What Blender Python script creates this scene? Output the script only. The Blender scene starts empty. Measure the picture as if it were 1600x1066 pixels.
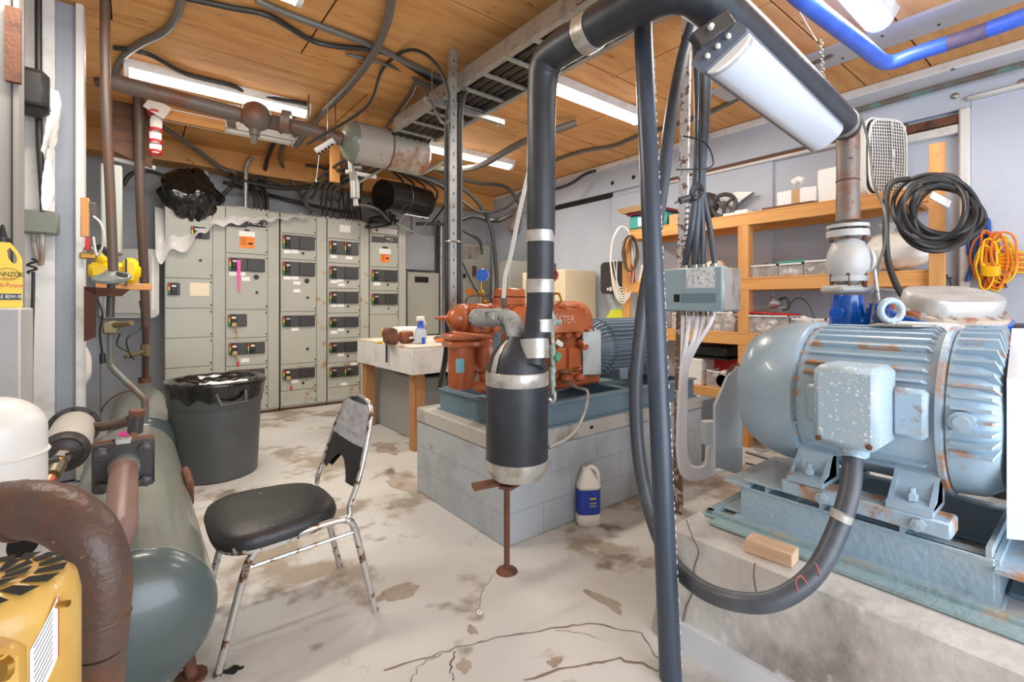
import bpy, bmesh, math, random
from mathutils import Vector, Matrix, noise
R = random.Random(7)
PI = math.pi
C = bpy.context.scene.collection
V = Vector
# ---------------------------------------------------------------- camera, world, light, exposure
H = 1.2; YAW = math.radians(38.5); FPX = 745.0; HOR = 477.0
S_, C_ = math.sin(YAW), math.cos(YAW)
cam = bpy.data.objects.new('camera', bpy.data.cameras.new('camera')); C.objects.link(cam)
cam.location = (0, 0, H); cam.rotation_euler = (PI / 2, 0, -YAW)
cam.data.sensor_width = 36; cam.data.lens = FPX * 36 / 1600
cam.data.shift_y = -(533 - HOR) / 1600
cam.data.clip_start = 0.02
bpy.context.scene.camera = cam
sc = bpy.context.scene
sc.view_settings.view_transform = 'Standard'; sc.view_settings.look = 'None'
sc.view_settings.exposure = 0.0; sc.view_settings.gamma = 1; sc.view_settings.use_curve_mapping = False
w = bpy.data.worlds.new('world'); sc.world = w; w.use_nodes = True
bg = w.node_tree.nodes['Background']; bg.inputs[0].default_value = (.80, .88, 1, 1); bg.inputs[1].default_value = 1.9

def area(name, loc, rot, sx, sy, power, col):
    l = bpy.data.lights.new(name, 'AREA'); l.shape = 'RECTANGLE'; l.size = sx; l.size_y = sy; l.energy = power; l.color = col
    o = bpy.data.objects.new(name, l); C.objects.link(o); o.location = loc; o.rotation_euler = rot
    return o
# daylight entering through the big open doorway behind the photographer
area('doorway_light', (1.6, -1.9, 1.5), (math.radians(83), 0, 0), 3.4, 2.4, 120, (.82, .9, 1))

# ---------------------------------------------------------------- pixel to place helpers (photo taken as 1600x1066)
def ray(u):
    t = (u - 800) / FPX
    return S_ + t * C_, C_ - t * S_
def P0(u, v, Z):
    dx, dy = ray(u); return V((dx * Z, dy * Z, H - (v - HOR) / FPX * Z))
def P(u, v, Z):
    # a point seen at (u, v) at depth Z, kept inside the room
    p = P0(u, v, Z); dx, dy = ray(u); lim = 6.05 if p.z > 2.68 else 6.34
    if p.y > lim: Z = lim / dy; p = P0(u, v, Z)
    if p.x > 4.475: Z = 4.475 / dx; p = P0(u, v, Z)
    if p.z > 2.895 and v < 470: p = P0(u, v, FPX * (2.895 - H) / (HOR - v))
    return p
def F(u, v, z=0.0):
    return P0(u, v, FPX * (H - z) / (v - HOR))
def PC(u, v, z=2.9): return P0(u, v, FPX * (z - H) / (HOR - v))
def PX(u, v, X): return P0(u, v, X / ray(u)[0])
def PY(u, v, Y): return P0(u, v, Y / ray(u)[1])
def depth(p): return p[0] * S_ + p[1] * C_

# ---------------------------------------------------------------- materials
def lin(c):
    return tuple((x / 255 / 12.92) if x / 255 <= .04045 else ((x / 255 + .055) / 1.055) ** 2.4 for x in c) + (1,)
_m = {}
def mat(name, c, r=.5, m=0., c2=None, sc2=6, th=(.5, .65), c3=None, sc3=30, th3=(.62, .68), bump=0., bsc=40, st=(1, 1, 1), emit=0., alpha=1., trans=0., coat=0., wave=None):
    if name in _m: return _m[name]
    M = bpy.data.materials.new(name); M.use_nodes = True; nt = M.node_tree; N = nt.nodes; L = nt.links
    b = N['Principled BSDF']; b.inputs['Base Color'].default_value = lin(c); b.inputs['Roughness'].default_value = r; b.inputs['Metallic'].default_value = m
    b.inputs['Coat Weight'].default_value = coat
    tc = N.new('ShaderNodeTexCoord'); mp = N.new('ShaderNodeMapping'); mp.inputs['Scale'].default_value = st; L.new(tc.outputs['Object'], mp.inputs[0])
    def noise_fac(scale, th_, det=8):
        n = N.new('ShaderNodeTexNoise'); n.inputs['Scale'].default_value = scale; n.inputs['Detail'].default_value = det; n.inputs['Roughness'].default_value = .62
        L.new(mp.outputs[0], n.inputs['Vector'])
        q = N.new('ShaderNodeMapRange'); q.inputs[1].default_value = th_[0]; q.inputs[2].default_value = th_[1]; L.new(n.outputs[0], q.inputs[0])
        return q.outputs[0]
    cur = None
    def mix(fac, colr, cur):
        x = N.new('ShaderNodeMix'); x.data_type = 'RGBA'; L.new(fac, x.inputs[0])
        if cur is None: x.inputs[6].default_value = lin(c)
        else: L.new(cur, x.inputs[6])
        x.inputs[7].default_value = lin(colr); return x.outputs[2]
    if wave:
        wv = N.new('ShaderNodeTexWave'); wv.bands_direction = wave[0]; wv.inputs['Scale'].default_value = wave[1]; wv.inputs['Distortion'].default_value = wave[2]; wv.inputs['Detail'].default_value = 3; wv.inputs['Detail Scale'].default_value = wave[3]
        L.new(mp.outputs[0], wv.inputs[0])
        q = N.new('ShaderNodeMapRange'); q.inputs[3].default_value = 0; q.inputs[4].default_value = wave[5]; L.new(wv.outputs[1], q.inputs[0])
        cur = mix(q.outputs[0], wave[4], cur)
    if c2: cur = mix(noise_fac(sc2, th), c2, cur)
    if c3: cur = mix(noise_fac(sc3, th3, 3), c3, cur)
    if cur: L.new(cur, b.inputs['Base Color'])
    if bump:
        n = N.new('ShaderNodeTexNoise'); n.inputs['Scale'].default_value = bsc; n.inputs['Detail'].default_value = 4; L.new(mp.outputs[0], n.inputs['Vector'])
        bp = N.new('ShaderNodeBump'); bp.inputs['Strength'].default_value = bump; bp.inputs['Distance'].default_value = .01
        L.new(n.outputs[0], bp.inputs['Height']); L.new(bp.outputs[0], b.inputs['Normal'])
    if emit:
        b.inputs['Emission Color'].default_value = lin(c); b.inputs['Emission Strength'].default_value = emit
    b.inputs['Alpha'].default_value = alpha; b.inputs['Transmission Weight'].default_value = trans
    _m[name] = M; return M
RUST = (120, 66, 38)
m_floor = mat('painted concrete floor', (200, 198, 193), .5, c2=(158, 146, 130), sc2=2.1, th=(.52, .6), c3=(124, 110, 98), sc3=3.4, th3=(.62, .72), bump=.3, bsc=14)
m_pad = mat('rough concrete pad', (210, 208, 204), .7, c2=(142, 136, 130), sc2=2.2, th=(.48, .68), c3=(226, 224, 222), sc3=7, th3=(.62, .7), bump=.5, bsc=22)
m_plinth = mat('grey painted concrete', (180, 187, 193), .55, c2=(160, 167, 172), sc2=4, th=(.45, .65), c3=(118, 120, 122), sc3=16, th3=(.7, .74), bump=.3, bsc=20)
m_wr = mat('blue grey wall paint', (194, 202, 215), .6, c2=(180, 190, 206), sc2=1.2, th=(.4, .7), bump=.05, bsc=30)
m_wb = mat('grey wall paint', (176, 178, 184), .55, c2=(158, 160, 166), sc2=1.4, th=(.4, .7), bump=.08, bsc=14)
m_wl = mat('pale grey wall paint', (192, 190, 188), .6, c2=(176, 175, 175), sc2=1.5, th=(.4, .7), bump=.05, bsc=30)
m_wl2 = mat('blue grey pilaster paint', (160, 166, 176), .55, c2=(148, 153, 162), sc2=2, th=(.4, .7))
m_white = mat('white trim paint', (226, 224, 220), .5, c2=(200, 196, 190), sc2=5)
m_ply = mat('plywood', (228, 168, 100), .6, c2=(202, 134, 72), sc2=1.3, th=(.42, .72), st=(1, 7, 1), c3=(96, 54, 28), sc3=5, th3=(.655, .71), wave=('Y', .55, 16, 1.8, (228, 176, 112), .7))
m_plyd = mat('dark stained plywood', (104, 68, 44), .6, c2=(70, 46, 32), sc2=2, st=(1, 1, 6), wave=('Z', 4, 6, 1, (124, 84, 56), .6))
m_pine = mat('pine lumber', (224, 164, 96), .55, c2=(200, 132, 66), sc2=2.5, th=(.45, .7), st=(1, .35, 4), c3=(140, 84, 44), sc3=9, th3=(.72, .76))
m_pinev = mat('pine upright', (222, 162, 98), .55, c2=(196, 130, 70), sc2=2.5, th=(.45, .7), st=(4, 4, .4), c3=(140, 84, 44), sc3=9, th3=(.74, .78))
m_mcc = mat('grey enamelled steel', (176, 175, 163), .38, c2=(165, 164, 153), sc2=1.5, th=(.4, .7))
m_mccr = mat('grey enamelled steel with rust', (176, 175, 164), .42, c2=(158, 122, 76), sc2=9, th=(.56, .68))
m_blk = mat('black plastic', (34, 34, 36), .4)
m_blk2 = mat('satin black plastic', (58, 56, 56), .38)
m_opg = mat('charcoal operator plate', (66, 64, 64), .4)
m_gap = mat('dark gap', (22, 22, 22), .8)
m_ins = mat('black foam insulation', (46, 50, 56), .42, c2=(58, 63, 70), sc2=5, th=(.45, .65), c3=(130, 134, 138), sc3=40, th3=(.74, .77), bump=.08, bsc=30)
m_cond = mat('slate plastic conduit', (60, 70, 84), .32, c2=(74, 86, 102), sc2=3)
m_cond2 = mat('dark flexible conduit', (72, 78, 86), .4, c2=(88, 94, 102), sc2=6)
m_cable = mat('black cable jacket', (48, 47, 46), .4)
m_cabg = mat('grey cable jacket', (104, 100, 94), .38)
m_tape = mat('silver duct tape', (196, 194, 188), .34, .45, c2=(166, 158, 142), sc2=14, bump=.3, bsc=30)
m_tank = mat('green grey tank paint', (128, 132, 122), .28, c2=(112, 118, 112), sc2=2.5, th=(.4, .7), c3=(150, 148, 136), sc3=14, th3=(.68, .74), coat=.3)
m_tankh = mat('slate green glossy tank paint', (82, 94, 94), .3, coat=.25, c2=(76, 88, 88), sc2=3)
m_brownpipe = mat('brown oxide painted pipe', (92, 76, 66), .42, c2=(110, 70, 56), sc2=5, th=(.5, .65))
m_rustpipe = mat('pitted rusty brown pipe', (88, 70, 62), .4, c2=(108, 68, 48), sc2=7, th=(.48, .62), c3=(176, 160, 146), sc3=34, th3=(.7, .76), bump=.35, bsc=60)
m_rust = mat('rusted iron', (110, 70, 50), .7, c2=(80, 52, 40), sc2=12, bump=.4, bsc=60)
m_orange = mat('rust orange machine enamel', (186, 104, 62), .28, c2=(166, 84, 46), sc2=4, th=(.45, .65), c3=(120, 80, 60), sc3=20, th3=(.7, .76), bump=.12, bsc=50, coat=.25)
m_motor = mat('pale blue machine paint', (170, 194, 210), .3, c2=(154, 178, 194), sc2=4, th=(.4, .7), c3=(176, 132, 98), sc3=9, th3=(.66, .73), bump=.1, bsc=50, coat=.2)
m_motors = mat('pale blue paint with white flecks', (166, 190, 206), .36, c2=(176, 192, 202), sc2=4, c3=(238, 240, 242), sc3=95, th3=(.61, .64), bump=.1, bsc=50)
m_motorr = mat('pale blue paint with rust bloom', (168, 192, 208), .4, c2=(190, 140, 100), sc2=9, th=(.47, .6), c3=(140, 84, 50), sc3=16, th3=(.62, .72), bump=.2, bsc=50)
m_frame = mat('pale blue frame paint', (168, 192, 206), .38, c2=(178, 192, 198), sc2=6, th=(.5, .7), c3=(214, 222, 226), sc3=48, th3=(.68, .74), bump=.45, bsc=45, coat=.2)
m_teal = mat('worn teal paint over concrete', (150, 178, 184), .5, c2=(190, 176, 156), sc2=8, th=(.55, .7), c3=(170, 110, 70), sc3=14, th3=(.74, .8), bump=.5, bsc=40)
m_base = mat('slate blue steel base paint', (112, 136, 150), .35, c2=(98, 120, 134), sc2=3)
m_motor2 = mat('grey blue motor paint', (132, 148, 160), .42, c2=(140, 140, 134), sc2=9, th=(.55, .7))
m_green = mat('grey green enamel', (148, 172, 180), .4, c2=(138, 162, 170), sc2=3)
m_worn = mat('scraped grey metal', (168, 162, 156), .5, .3, c2=(140, 116, 98), sc2=14, st=(1, 1, .3))
m_postp = mat('flaking white paint over rust', (218, 220, 224), .6, c2=(126, 88, 70), sc2=26, th=(.54, .6), bump=.4, bsc=60)
m_postr = mat('rusty post with paint remains', (124, 96, 84), .7, c2=(206, 200, 198), sc2=30, th=(.53, .6), bump=.4, bsc=60)
m_galv = mat('galvanised steel', (176, 176, 172), .36, .6, c2=(150, 150, 146), sc2=12)
m_steel = mat('bare zinc steel', (168, 166, 160), .32, .8)
m_chrome = mat('chrome with rust spots', (206, 204, 200), .22, .7, c2=(120, 84, 62), sc2=30, th=(.54, .6))
m_wplas = mat('white plastic', (236, 234, 228), .4)
m_wpaint = mat('white painted metal', (232, 230, 226), .38, c2=(212, 206, 198), sc2=5)
m_yel = mat('yellow plastic', (246, 206, 20), .35)
m_yel2 = mat('mustard yellow cast enamel', (214, 174, 92), .34, c2=(202, 158, 76), sc2=5, coat=.2)
m_red = mat('red plastic', (206, 34, 36), .4)
m_blue = mat('blue machine enamel', (8, 92, 196), .16, c2=(6, 76, 176), sc2=5, coat=.5)
m_bluepipe = mat('bright blue pipe paint', (64, 104, 214), .4, c2=(78, 118, 224), sc2=6)
m_bluepatch = mat('corroded purple brown pipe paint', (96, 88, 126), .6, c2=(110, 98, 120), sc2=20, bump=.3, bsc=60)
m_verd = mat('verdigris copper pipe', (110, 98, 92), .5, c2=(94, 150, 144), sc2=4, th=(.48, .6))
m_silver = mat('cast aluminium paint', (186, 184, 182), .36, .35, c2=(172, 164, 156), sc2=5)
m_brass = mat('brass', (178, 134, 62), .3, .8)
m_bin = mat('frosted clear plastic', (240, 234, 230), .25, alpha=.2)
m_film = mat('clear plastic film', (244, 242, 238), .16, alpha=.75, bump=.6, bsc=14)
m_bag = mat('glossy black bag plastic', (24, 24, 24), .14, coat=.5, bump=.6, bsc=18)
m_trash = mat('charcoal moulded plastic', (78, 80, 80), .45, c2=(86, 88, 88), sc2=3)
m_vinyl = mat('black vinyl upholstery', (36, 36, 38), .42, c2=(48, 48, 50), sc2=5, c3=(168, 158, 140), sc3=9, th3=(.69, .705), bump=.15, bsc=60)
m_card = mat('cardboard', (196, 158, 112), .8)
m_paper = mat('white paper', (238, 236, 232), .8)
m_lorange = mat('orange warning label', (244, 132, 40), .6)
m_pink = mat('fluorescent pink tape', (250, 90, 170), .5)
m_ltube = mat('lit fluorescent lens', (255, 246, 232), .4, emit=9)
m_lens = mat('unlit acrylic lens', (206, 212, 222), .22, coat=.3)
m_cream = mat('cream cabinet enamel', (232, 216, 184), .4)
m_tealp = mat('teal plastic', (62, 158, 150), .4)
m_maroon = mat('maroon plastic', (130, 40, 66), .4)
m_rope = mat('off white tubing', (226, 222, 210), .5)
m_brrope = mat('brown twine', (96, 80, 62), .8)
m_ycord = mat('yellow cord', (246, 196, 30), .45)
m_ocord = mat('orange cord', (238, 124, 36), .45)
m_bstrap = mat('blue strap', (30, 80, 160), .5)
m_dred = mat('dark red wheel paint', (150, 44, 30), .4)

# ---------------------------------------------------------------- mesh builder
W = {}
class MB:
    def __init__(s): s.v = []; s.f = []; s.T = Matrix()
    def add(s, vs, fs):
        o = len(s.v); s.v += [s.T @ V(p) for p in vs]; s.f += [tuple(o + i for i in f) for f in fs]; return s
    def box(s, c, d, ch=0., rot=None):
        hx, hy, hz = [abs(x) / 2 for x in d]; ch = min(ch, hx * .9, hy * .9, hz * .9); c = V(c)
        q = (lambda p: c + (rot @ V(p))) if rot is not None else (lambda p: c + V(p))
        if ch <= 0:
            vs = [q((x * hx, y * hy, z * hz)) for x in (-1, 1) for y in (-1, 1) for z in (-1, 1)]
            return s.add(vs, [(0, 1, 3, 2), (4, 6, 7, 5), (0, 4, 5, 1), (2, 3, 7, 6), (0, 2, 6, 4), (1, 5, 7, 3)])
        vs = []; ix = {}
        for x in (-1, 1):
            for y in (-1, 1):
                for z in (-1, 1):
                    for k, p in enumerate(((x * hx, y * (hy - ch), z * (hz - ch)), (x * (hx - ch), y * hy, z * (hz - ch)), (x * (hx - ch), y * (hy - ch), z * hz))):
                        ix[x, y, z, k] = len(vs); vs.append(V(p))
        fs = []
        for a in (-1, 1):
            fs += [[ix[a, -1, -1, 0], ix[a, 1, -1, 0], ix[a, 1, 1, 0], ix[a, -1, 1, 0]], [ix[-1, a, -1, 1], ix[1, a, -1, 1], ix[1, a, 1, 1], ix[-1, a, 1, 1]], [ix[-1, -1, a, 2], ix[1, -1, a, 2], ix[1, 1, a, 2], ix[-1, 1, a, 2]]]
            for b in (-1, 1):
                fs += [[ix[a, b, -1, 0], ix[a, b, 1, 0], ix[a, b, 1, 1], ix[a, b, -1, 1]], [ix[a, -1, b, 0], ix[a, 1, b, 0], ix[a, 1, b, 2], ix[a, -1, b, 2]], [ix[-1, a, b, 1], ix[1, a, b, 1], ix[1, a, b, 2], ix[-1, a, b, 2]]]
                for e in (-1, 1): fs.append([ix[a, b, e, 0], ix[a, b, e, 1], ix[a, b, e, 2]])
        out = []
        for f in fs:
            n = (vs[f[1]] - vs[f[0]]).cross(vs[f[2]] - vs[f[0]]); m = sum((vs[i] for i in f), V((0, 0, 0)))
            out.append(f if n.dot(m) > 0 else f[::-1])
        return s.add([q(p) for p in vs], out)
    def bb(s, x0, y0, z0, x1, y1, z1, ch=0.):
        return s.box(((x0 + x1) / 2, (y0 + y1) / 2, (z0 + z1) / 2), (x1 - x0, y1 - y0, z1 - z0), ch)
    def rings(s, rings, closed=False, caps=True):
        n = len(rings[0]); vs = [p for r in rings for p in r]; fs = []
        m = len(rings)
        for i in range(m if closed else m - 1):
            a = i * n; b = ((i + 1) % m) * n
            for j in range(n):
                k = (j + 1) % n; fs.append((a + j, a + k, b + k, b + j))
        if caps and not closed:
            fs.append(tuple(range(n))[::-1]); fs.append(tuple((m - 1) * n + j for j in range(n)))
        return s.add(vs, fs)
    def cyl(s, p0, p1, r0, r1=None, n=16, caps=True):
        return s.tube([p0, p1], [r0, r0 if r1 is None else r1], n, 0, caps)
    def tube(s, pts, r, n=8, sm=0, caps=True, closed=False):
        pts = [V(p) for p in pts]
        rr = list(r) if isinstance(r, (list, tuple)) else [r] * len(pts)
        if sm and len(pts) > 2:
            q = []; qr = []; m = len(pts)
            rng = range(m) if closed else range(m - 1)
            for i in rng:
                g = (lambda k: pts[k % m]) if closed else (lambda k: pts[min(max(k, 0), m - 1)])
                a, b, c, d = g(i - 1), g(i), g(i + 1), g(i + 2)
                for k in range(sm):
                    t = k / sm
                    q.append(.5 * ((2 * b) + (c - a) * t + (2 * a - 5 * b + 4 * c - d) * t * t + (3 * b - a - 3 * c + d) * t ** 3))
                    qr.append(rr[i % m] * (1 - t) + rr[(i + 1) % m] * t)
            if not closed: q.append(pts[-1]); qr.append(rr[-1])
            pts, rr = q, qr
        m = len(pts); rings = []
        def tan(i):
            if closed: return (pts[(i + 1) % m] - pts[i - 1]).normalized()
            a = pts[max(i - 1, 0)]; b = pts[min(i + 1, m - 1)]
            t = (b - a)
            if 0 < i < m - 1: t = (pts[i] - pts[i - 1]).normalized() + (pts[i + 1] - pts[i]).normalized()
            return t.normalized() if t.length > 1e-9 else V((0, 0, 1))
        t = tan(0); u = t.orthogonal().normalized()
        for i in range(m):
            t = tan(i); u = (u - t * u.dot(t)); u = u.normalized() if u.length > 1e-6 else t.orthogonal().normalized(); w_ = t.cross(u)
            rings.append([pts[i] + (u * math.cos(2 * PI * j / n) + w_ * math.sin(2 * PI * j / n)) * rr[i] for j in range(n)])
        return s.rings(rings, closed, caps)
    def lathe(s, prof, o=(0, 0, 0), ax=(0, 0, 1), n=24, caps=False):
        ax = V(ax).normalized(); u = ax.orthogonal().normalized(); w_ = ax.cross(u); o = V(o)
        return s.rings([[o + ax * z + (u * math.cos(2 * PI * j / n) + w_ * math.sin(2 * PI * j / n)) * max(r, .0004) for j in range(n)] for r, z in prof], False, True)
    def prism(s, pts, d):
        pts = [V(p) for p in pts]; d = V(d); n = len(pts)
        return s.add(pts + [p + d for p in pts], [tuple(range(n))[::-1], tuple(range(n, 2 * n))] + [(i, (i + 1) % n, n + (i + 1) % n, n + i) for i in range(n)])
    def sph(s, c, r, sc=(1, 1, 1), n=14, rot=None):
        c = V(c); rings = []
        for i in range(1, n // 2):
            a = PI * i / (n // 2)
            ring = [V((math.sin(a) * math.cos(2 * PI * j / n) * r * sc[0], math.sin(a) * math.sin(2 * PI * j / n) * r * sc[1], -math.cos(a) * r * sc[2])) for j in range(n)]
            rings.append([c + ((rot @ p) if rot is not None else p) for p in ring])
        return s.rings(rings)
    def torus(s, c, ax, R_, r, n=24, k=8):
        ax = V(ax).normalized(); u = ax.orthogonal().normalized(); w_ = ax.cross(u); c = V(c)
        return s.tube([c + (u * math.cos(2 * PI * j / n) + w_ * math.sin(2 * PI * j / n)) * R_ for j in range(n)], r, k, 0, False, True)
    def bolt(s, p, ax, r=.012, h=.01):
        p = V(p); ax = V(ax).normalized(); s.cyl(p, p + ax * h, r, r, 6); return s.cyl(p + ax * h, p + ax * h * 1.15, r * .8, r * .55, 6)
    def sheet(s, fn, nu, nv):
        vs = [fn(i / nu, j / nv) for j in range(nv + 1) for i in range(nu + 1)]
        return s.add(vs, [(j * (nu + 1) + i, j * (nu + 1) + i + 1, (j + 1) * (nu + 1) + i + 1, (j + 1) * (nu + 1) + i) for j in range(nv) for i in range(nu)])
    def rrect(s, c, ux, uy, w_, h, rad, d, k=4):
        """rounded rectangle plate: centre, in-plane axes, size, corner radius, depth vector"""
        c = V(c); ux = V(ux); uy = V(uy); pts = []
        for cx, cy, a0 in ((1, 1, 0), (-1, 1, 90), (-1, -1, 180), (1, -1, 270)):
            for i in range(k + 1):
                a = math.radians(a0 + 90 * i / k)
                pts.append(c + ux * (cx * (w_ / 2 - rad) + rad * math.cos(a)) + uy * (cy * (h / 2 - rad) + rad * math.sin(a)))
        return s.prism(pts, d)
    def build(s, name, m, parent=None, world=True, sharp=38, mods=None):
        vs = s.v
        if parent is not None and world and parent.name in W:
            inv = W[parent.name].inverted(); vs = [inv @ p for p in vs]
        elif parent is None and world and vs:
            xs = [p.x for p in vs]; ys = [p.y for p in vs]; z0 = min(p.z for p in vs)
            off = V(((min(xs) + max(xs)) / 2, (min(ys) + max(ys)) / 2, z0)); vs = [p - off for p in vs]
        me = bpy.data.meshes.new(name); me.from_pydata([tuple(p) for p in vs], [], s.f)
        bm_ = bmesh.new(); bm_.from_mesh(me); bmesh.ops.recalc_face_normals(bm_, faces=bm_.faces); bm_.to_mesh(me); bm_.free()
        me.materials.append(m); me.shade_smooth(); me.set_sharp_from_angle(angle=math.radians(sharp))
        o = bpy.data.objects.new(name, me); C.objects.link(o)
        if parent is None and world and s.v: o.location = off; W[o.name] = Matrix.Translation(off)
        elif parent is None: W[o.name] = Matrix()
        else:
            o.parent = parent; W[o.name] = W.get(parent.name, Matrix()).copy()
        return o
def tag(o, label=None, cat=None, group=None, kind=None):
    for k, x in (('label', label), ('category', cat), ('group', group), ('kind', kind)):
        if x: o[k] = x
    return o
def thing(name, label, cat, loc=(0, 0, 0), rz=0., group=None):
    o = bpy.data.objects.new(name, None); C.objects.link(o); o.location = loc; o.rotation_euler = (0, 0, rz); o.empty_display_size = .05
    W[o.name] = Matrix.Translation(V(loc)) @ Matrix.Rotation(rz, 4, 'Z')
    return tag(o, label, cat, group)
def solo(name, mb, m, label, cat, group=None, **k):
    return tag(mb.build(name, m, None, **k), label, cat, group)
def kids(o): return [c for c in bpy.data.objects if c.parent == o]
def copy_tree(o, parent=None):
    c = o.copy(); C.objects.link(c); c.parent = parent
    for ch in kids(o): copy_tree(ch, c)
    return c
def text(name, body, size, m, parent, loc, rot, depth_=.0006, world=True):
    """flat lettering as a mesh part; rot = 3x3 with columns right, up, out"""
    cu = bpy.data.curves.new(name, 'FONT'); cu.body = body; cu.size = size; cu.extrude = depth_; cu.align_x = 'CENTER'; cu.align_y = 'CENTER'
    to = bpy.data.objects.new(name + '_src', cu); C.objects.link(to)
    me = bpy.data.meshes.new_from_object(to.evaluated_get(bpy.context.evaluated_depsgraph_get()))
    bpy.data.objects.remove(to); bpy.data.curves.remove(cu)
    mtx = Matrix.Translation(V(loc)) @ rot.to_4x4()
    if world and parent is not None: mtx = W[parent.name].inverted() @ mtx
    me.transform(mtx); me.materials.clear(); me.materials.append(m); me.name = name
    o = bpy.data.objects.new(name, me); C.objects.link(o); o.parent = parent
    if parent is not None: W[o.name] = W[parent.name].copy()
    return o
def frame3(r, u):
    r = V(r).normalized(); u = V(u).normalized(); n = r.cross(u)
    return Matrix((r, u, n)).transposed()
X_, Y_, Z_ = V((1, 0, 0)), V((0, 1, 0)), V((0, 0, 1))
FRONT = frame3(X_, Z_)            # lettering facing -Y
LEFTF = frame3(-Y_, Z_)           # lettering facing -X
# ================================================================ SETTING
CEIL = 2.92; XR = 4.54; YB = 6.4
def struct(name, mb, m, parent=None):
    o = mb.build(name, m, parent)
    if parent is None: o['kind'] = 'structure'
    return o
floor = struct('floor', MB().bb(-1.2, -1.6, -.1, XR + .1, YB + .1, 0), m_floor)
# cracks and patches of the floor, thin relief on its paint
def ribbon(pts, wd, z=.0012):
    pts = [V(p) for p in pts]; a = []; b = []
    for i, p in enumerate(pts):
        t = (pts[min(i + 1, len(pts) - 1)] - pts[max(i - 1, 0)]).normalized(); n = V((-t.y, t.x, 0)) * wd * (.4 + R.random())
        a.append(V((p.x, p.y, z)) + n); b.append(V((p.x, p.y, z)) - n)
    mb = MB(); n = len(a); mb.add(a + b, [(i, i + 1, n + i + 1, n + i) for i in range(n - 1)]); return mb
def subdiv(pts, k=6, j=.008):
    out = []
    for a, b in zip(pts, pts[1:]):
        for i in range(k):
            p = a.lerp(b, i / k); out.append(p + V((R.uniform(-j, j), R.uniform(-j, j), 0)))
    return out + [pts[-1]]
m_crack = mat('grimy crack', (128, 112, 102), .9); m_crackd = mat('dark crack', (84, 74, 68), .9)
for pts, wd, mm in (
    ([(600, 1046), (690, 1020), (760, 1000), (860, 982), (930, 975), (1000, 990), (1030, 1030)], .006, m_crack),
    ([(820, 1066), (900, 1040), (960, 1028), (1010, 1040), (1040, 1052)], .008, m_crack),
    ([(710, 1018), (703, 1040), (708, 1064)], .004, m_crackd), ([(770, 900), (752, 925), (748, 950)], .0025, m_crack),
    ([(870, 985), (900, 988), (940, 1000)], .0015, m_crackd), ([(640, 1066), (655, 1040), (690, 1022)], .003, m_crack)):
    ribbon(subdiv([F(u, v) for u, v in pts]), wd * .5).build('crack', mm, floor)
def blob(u, v, r, z=.001, n=60, sx=1., sy=1.):
    c = F(u, v); pts = []
    for i in range(n):
        a = 2 * PI * i / n; q = r * (.85 + .6 * noise.noise(V((math.cos(a) * 1.3 + u, math.sin(a) * 1.3, v))) + .22 * noise.noise(V((math.cos(a) * 3 + u, math.sin(a) * 4, v)))); pts.append(V((c.x + math.cos(a) * q * sx, c.y + math.sin(a) * q * sy, z)))
    return MB().add(pts, [tuple(range(n))])
m_bare = mat('bare concrete where paint wore off', (168, 156, 142), .75, c2=(148, 132, 116), sc2=9, bump=.4, bsc=30)
for u, v, r, sx, sy in ((725, 1040, .035, 1, 1), (866, 1036, .03, 1.2, .7), (738, 985, .02, 1, 1.6), (945, 940, .06, .6, 1.8), (1010, 880, .05, 1, .7), (625, 925, .07, 1.6, .8), (635, 760, .16, .5, 1.8), (600, 700, .14, .7, 1.6)):
    blob(u, v, r, sx=sx, sy=sy).build('paint_wear', m_bare, floor)
blob(362, 1048, .024, .0016, sx=1.3).build('drain_stain', m_gap, floor)
solo('washer', MB().torus(F(749, 957, .003), Z_, .008, .003, 14, 6), m_wplas, 'tiny white washer lying on the bare floor in front of the plinth', 'washer')
# ceiling: dark backing with plywood sheets screwed on
ceiling = struct('ceiling', MB().bb(-1.2, -1.6, CEIL + .012, XR + .1, YB + .1, CEIL + .1), m_gap)
rows = [-1.6, -.41, .81, 1.2, 2.32, 3.45, 3.77, 4.97, 6.4]
for k, (y0, y1) in enumerate(zip(rows, rows[1:])):
    xs = [-1.2, [.9, -.1, 1.5, .4][k % 4], [3.34, 2.3, 3.95, 2.84][k % 4], XR]
    for x0, x1 in zip(xs, xs[1:]):
        mb = MB().bb(x0 + .005, y0 + .005, CEIL, x1 - .005, y1 - .005, CEIL + .012, .0015)
        mb.build('plywood_sheet', m_ply, ceiling)
b = MB().bb(3.62, -1.6, CEIL - .02, 3.9, 2.0, CEIL); b.build('grey_board', m_wl, ceiling)
b = MB()
for i in range(9): b.cyl((3.7 + .12 * (i % 2), -.6 + i * .25, CEIL - .024), (3.7 + .12 * (i % 2), -.6 + i * .25, CEIL - .02), .008, n=8)
b.build('screw_head', m_gap, ceiling)
# walls
wr = struct('wall_right', MB().bb(XR, -1.6, 0, XR + .1, YB + .1, CEIL), m_wr)
MB().bb(XR - .045, -1.6, 2.56, XR, YB, CEIL, .004).build('upper_band', m_wr, wr)
MB().bb(XR - .06, -1.6, CEIL - .07, XR, YB, CEIL - .002, .012).build('cornice', m_white, wr)
MB().bb(XR - .03, .95, 2.525, XR, 3.2, 2.56).build('dark_joint', m_plyd, wr)
MB().bb(XR - .052, .95, 2.50, XR, 3.2, 2.527, .005).build('ledge_strip', m_white, wr)
MB().bb(XR - .012, 3.75, 2.50, XR, 5.2, 2.56).build('dark_joint', m_gap, wr)  # dark strip painted in as the shadow of the panel gap
MB().bb(XR - .03, 1.9, 0, XR, 3.75, 2.5, .004).build('wall_panel', m_wr, wr)
MB().bb(XR - .05, -1.5, 0, XR, .60, 2.6, .004).build('wall_panel', m_wr, wr)
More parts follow.
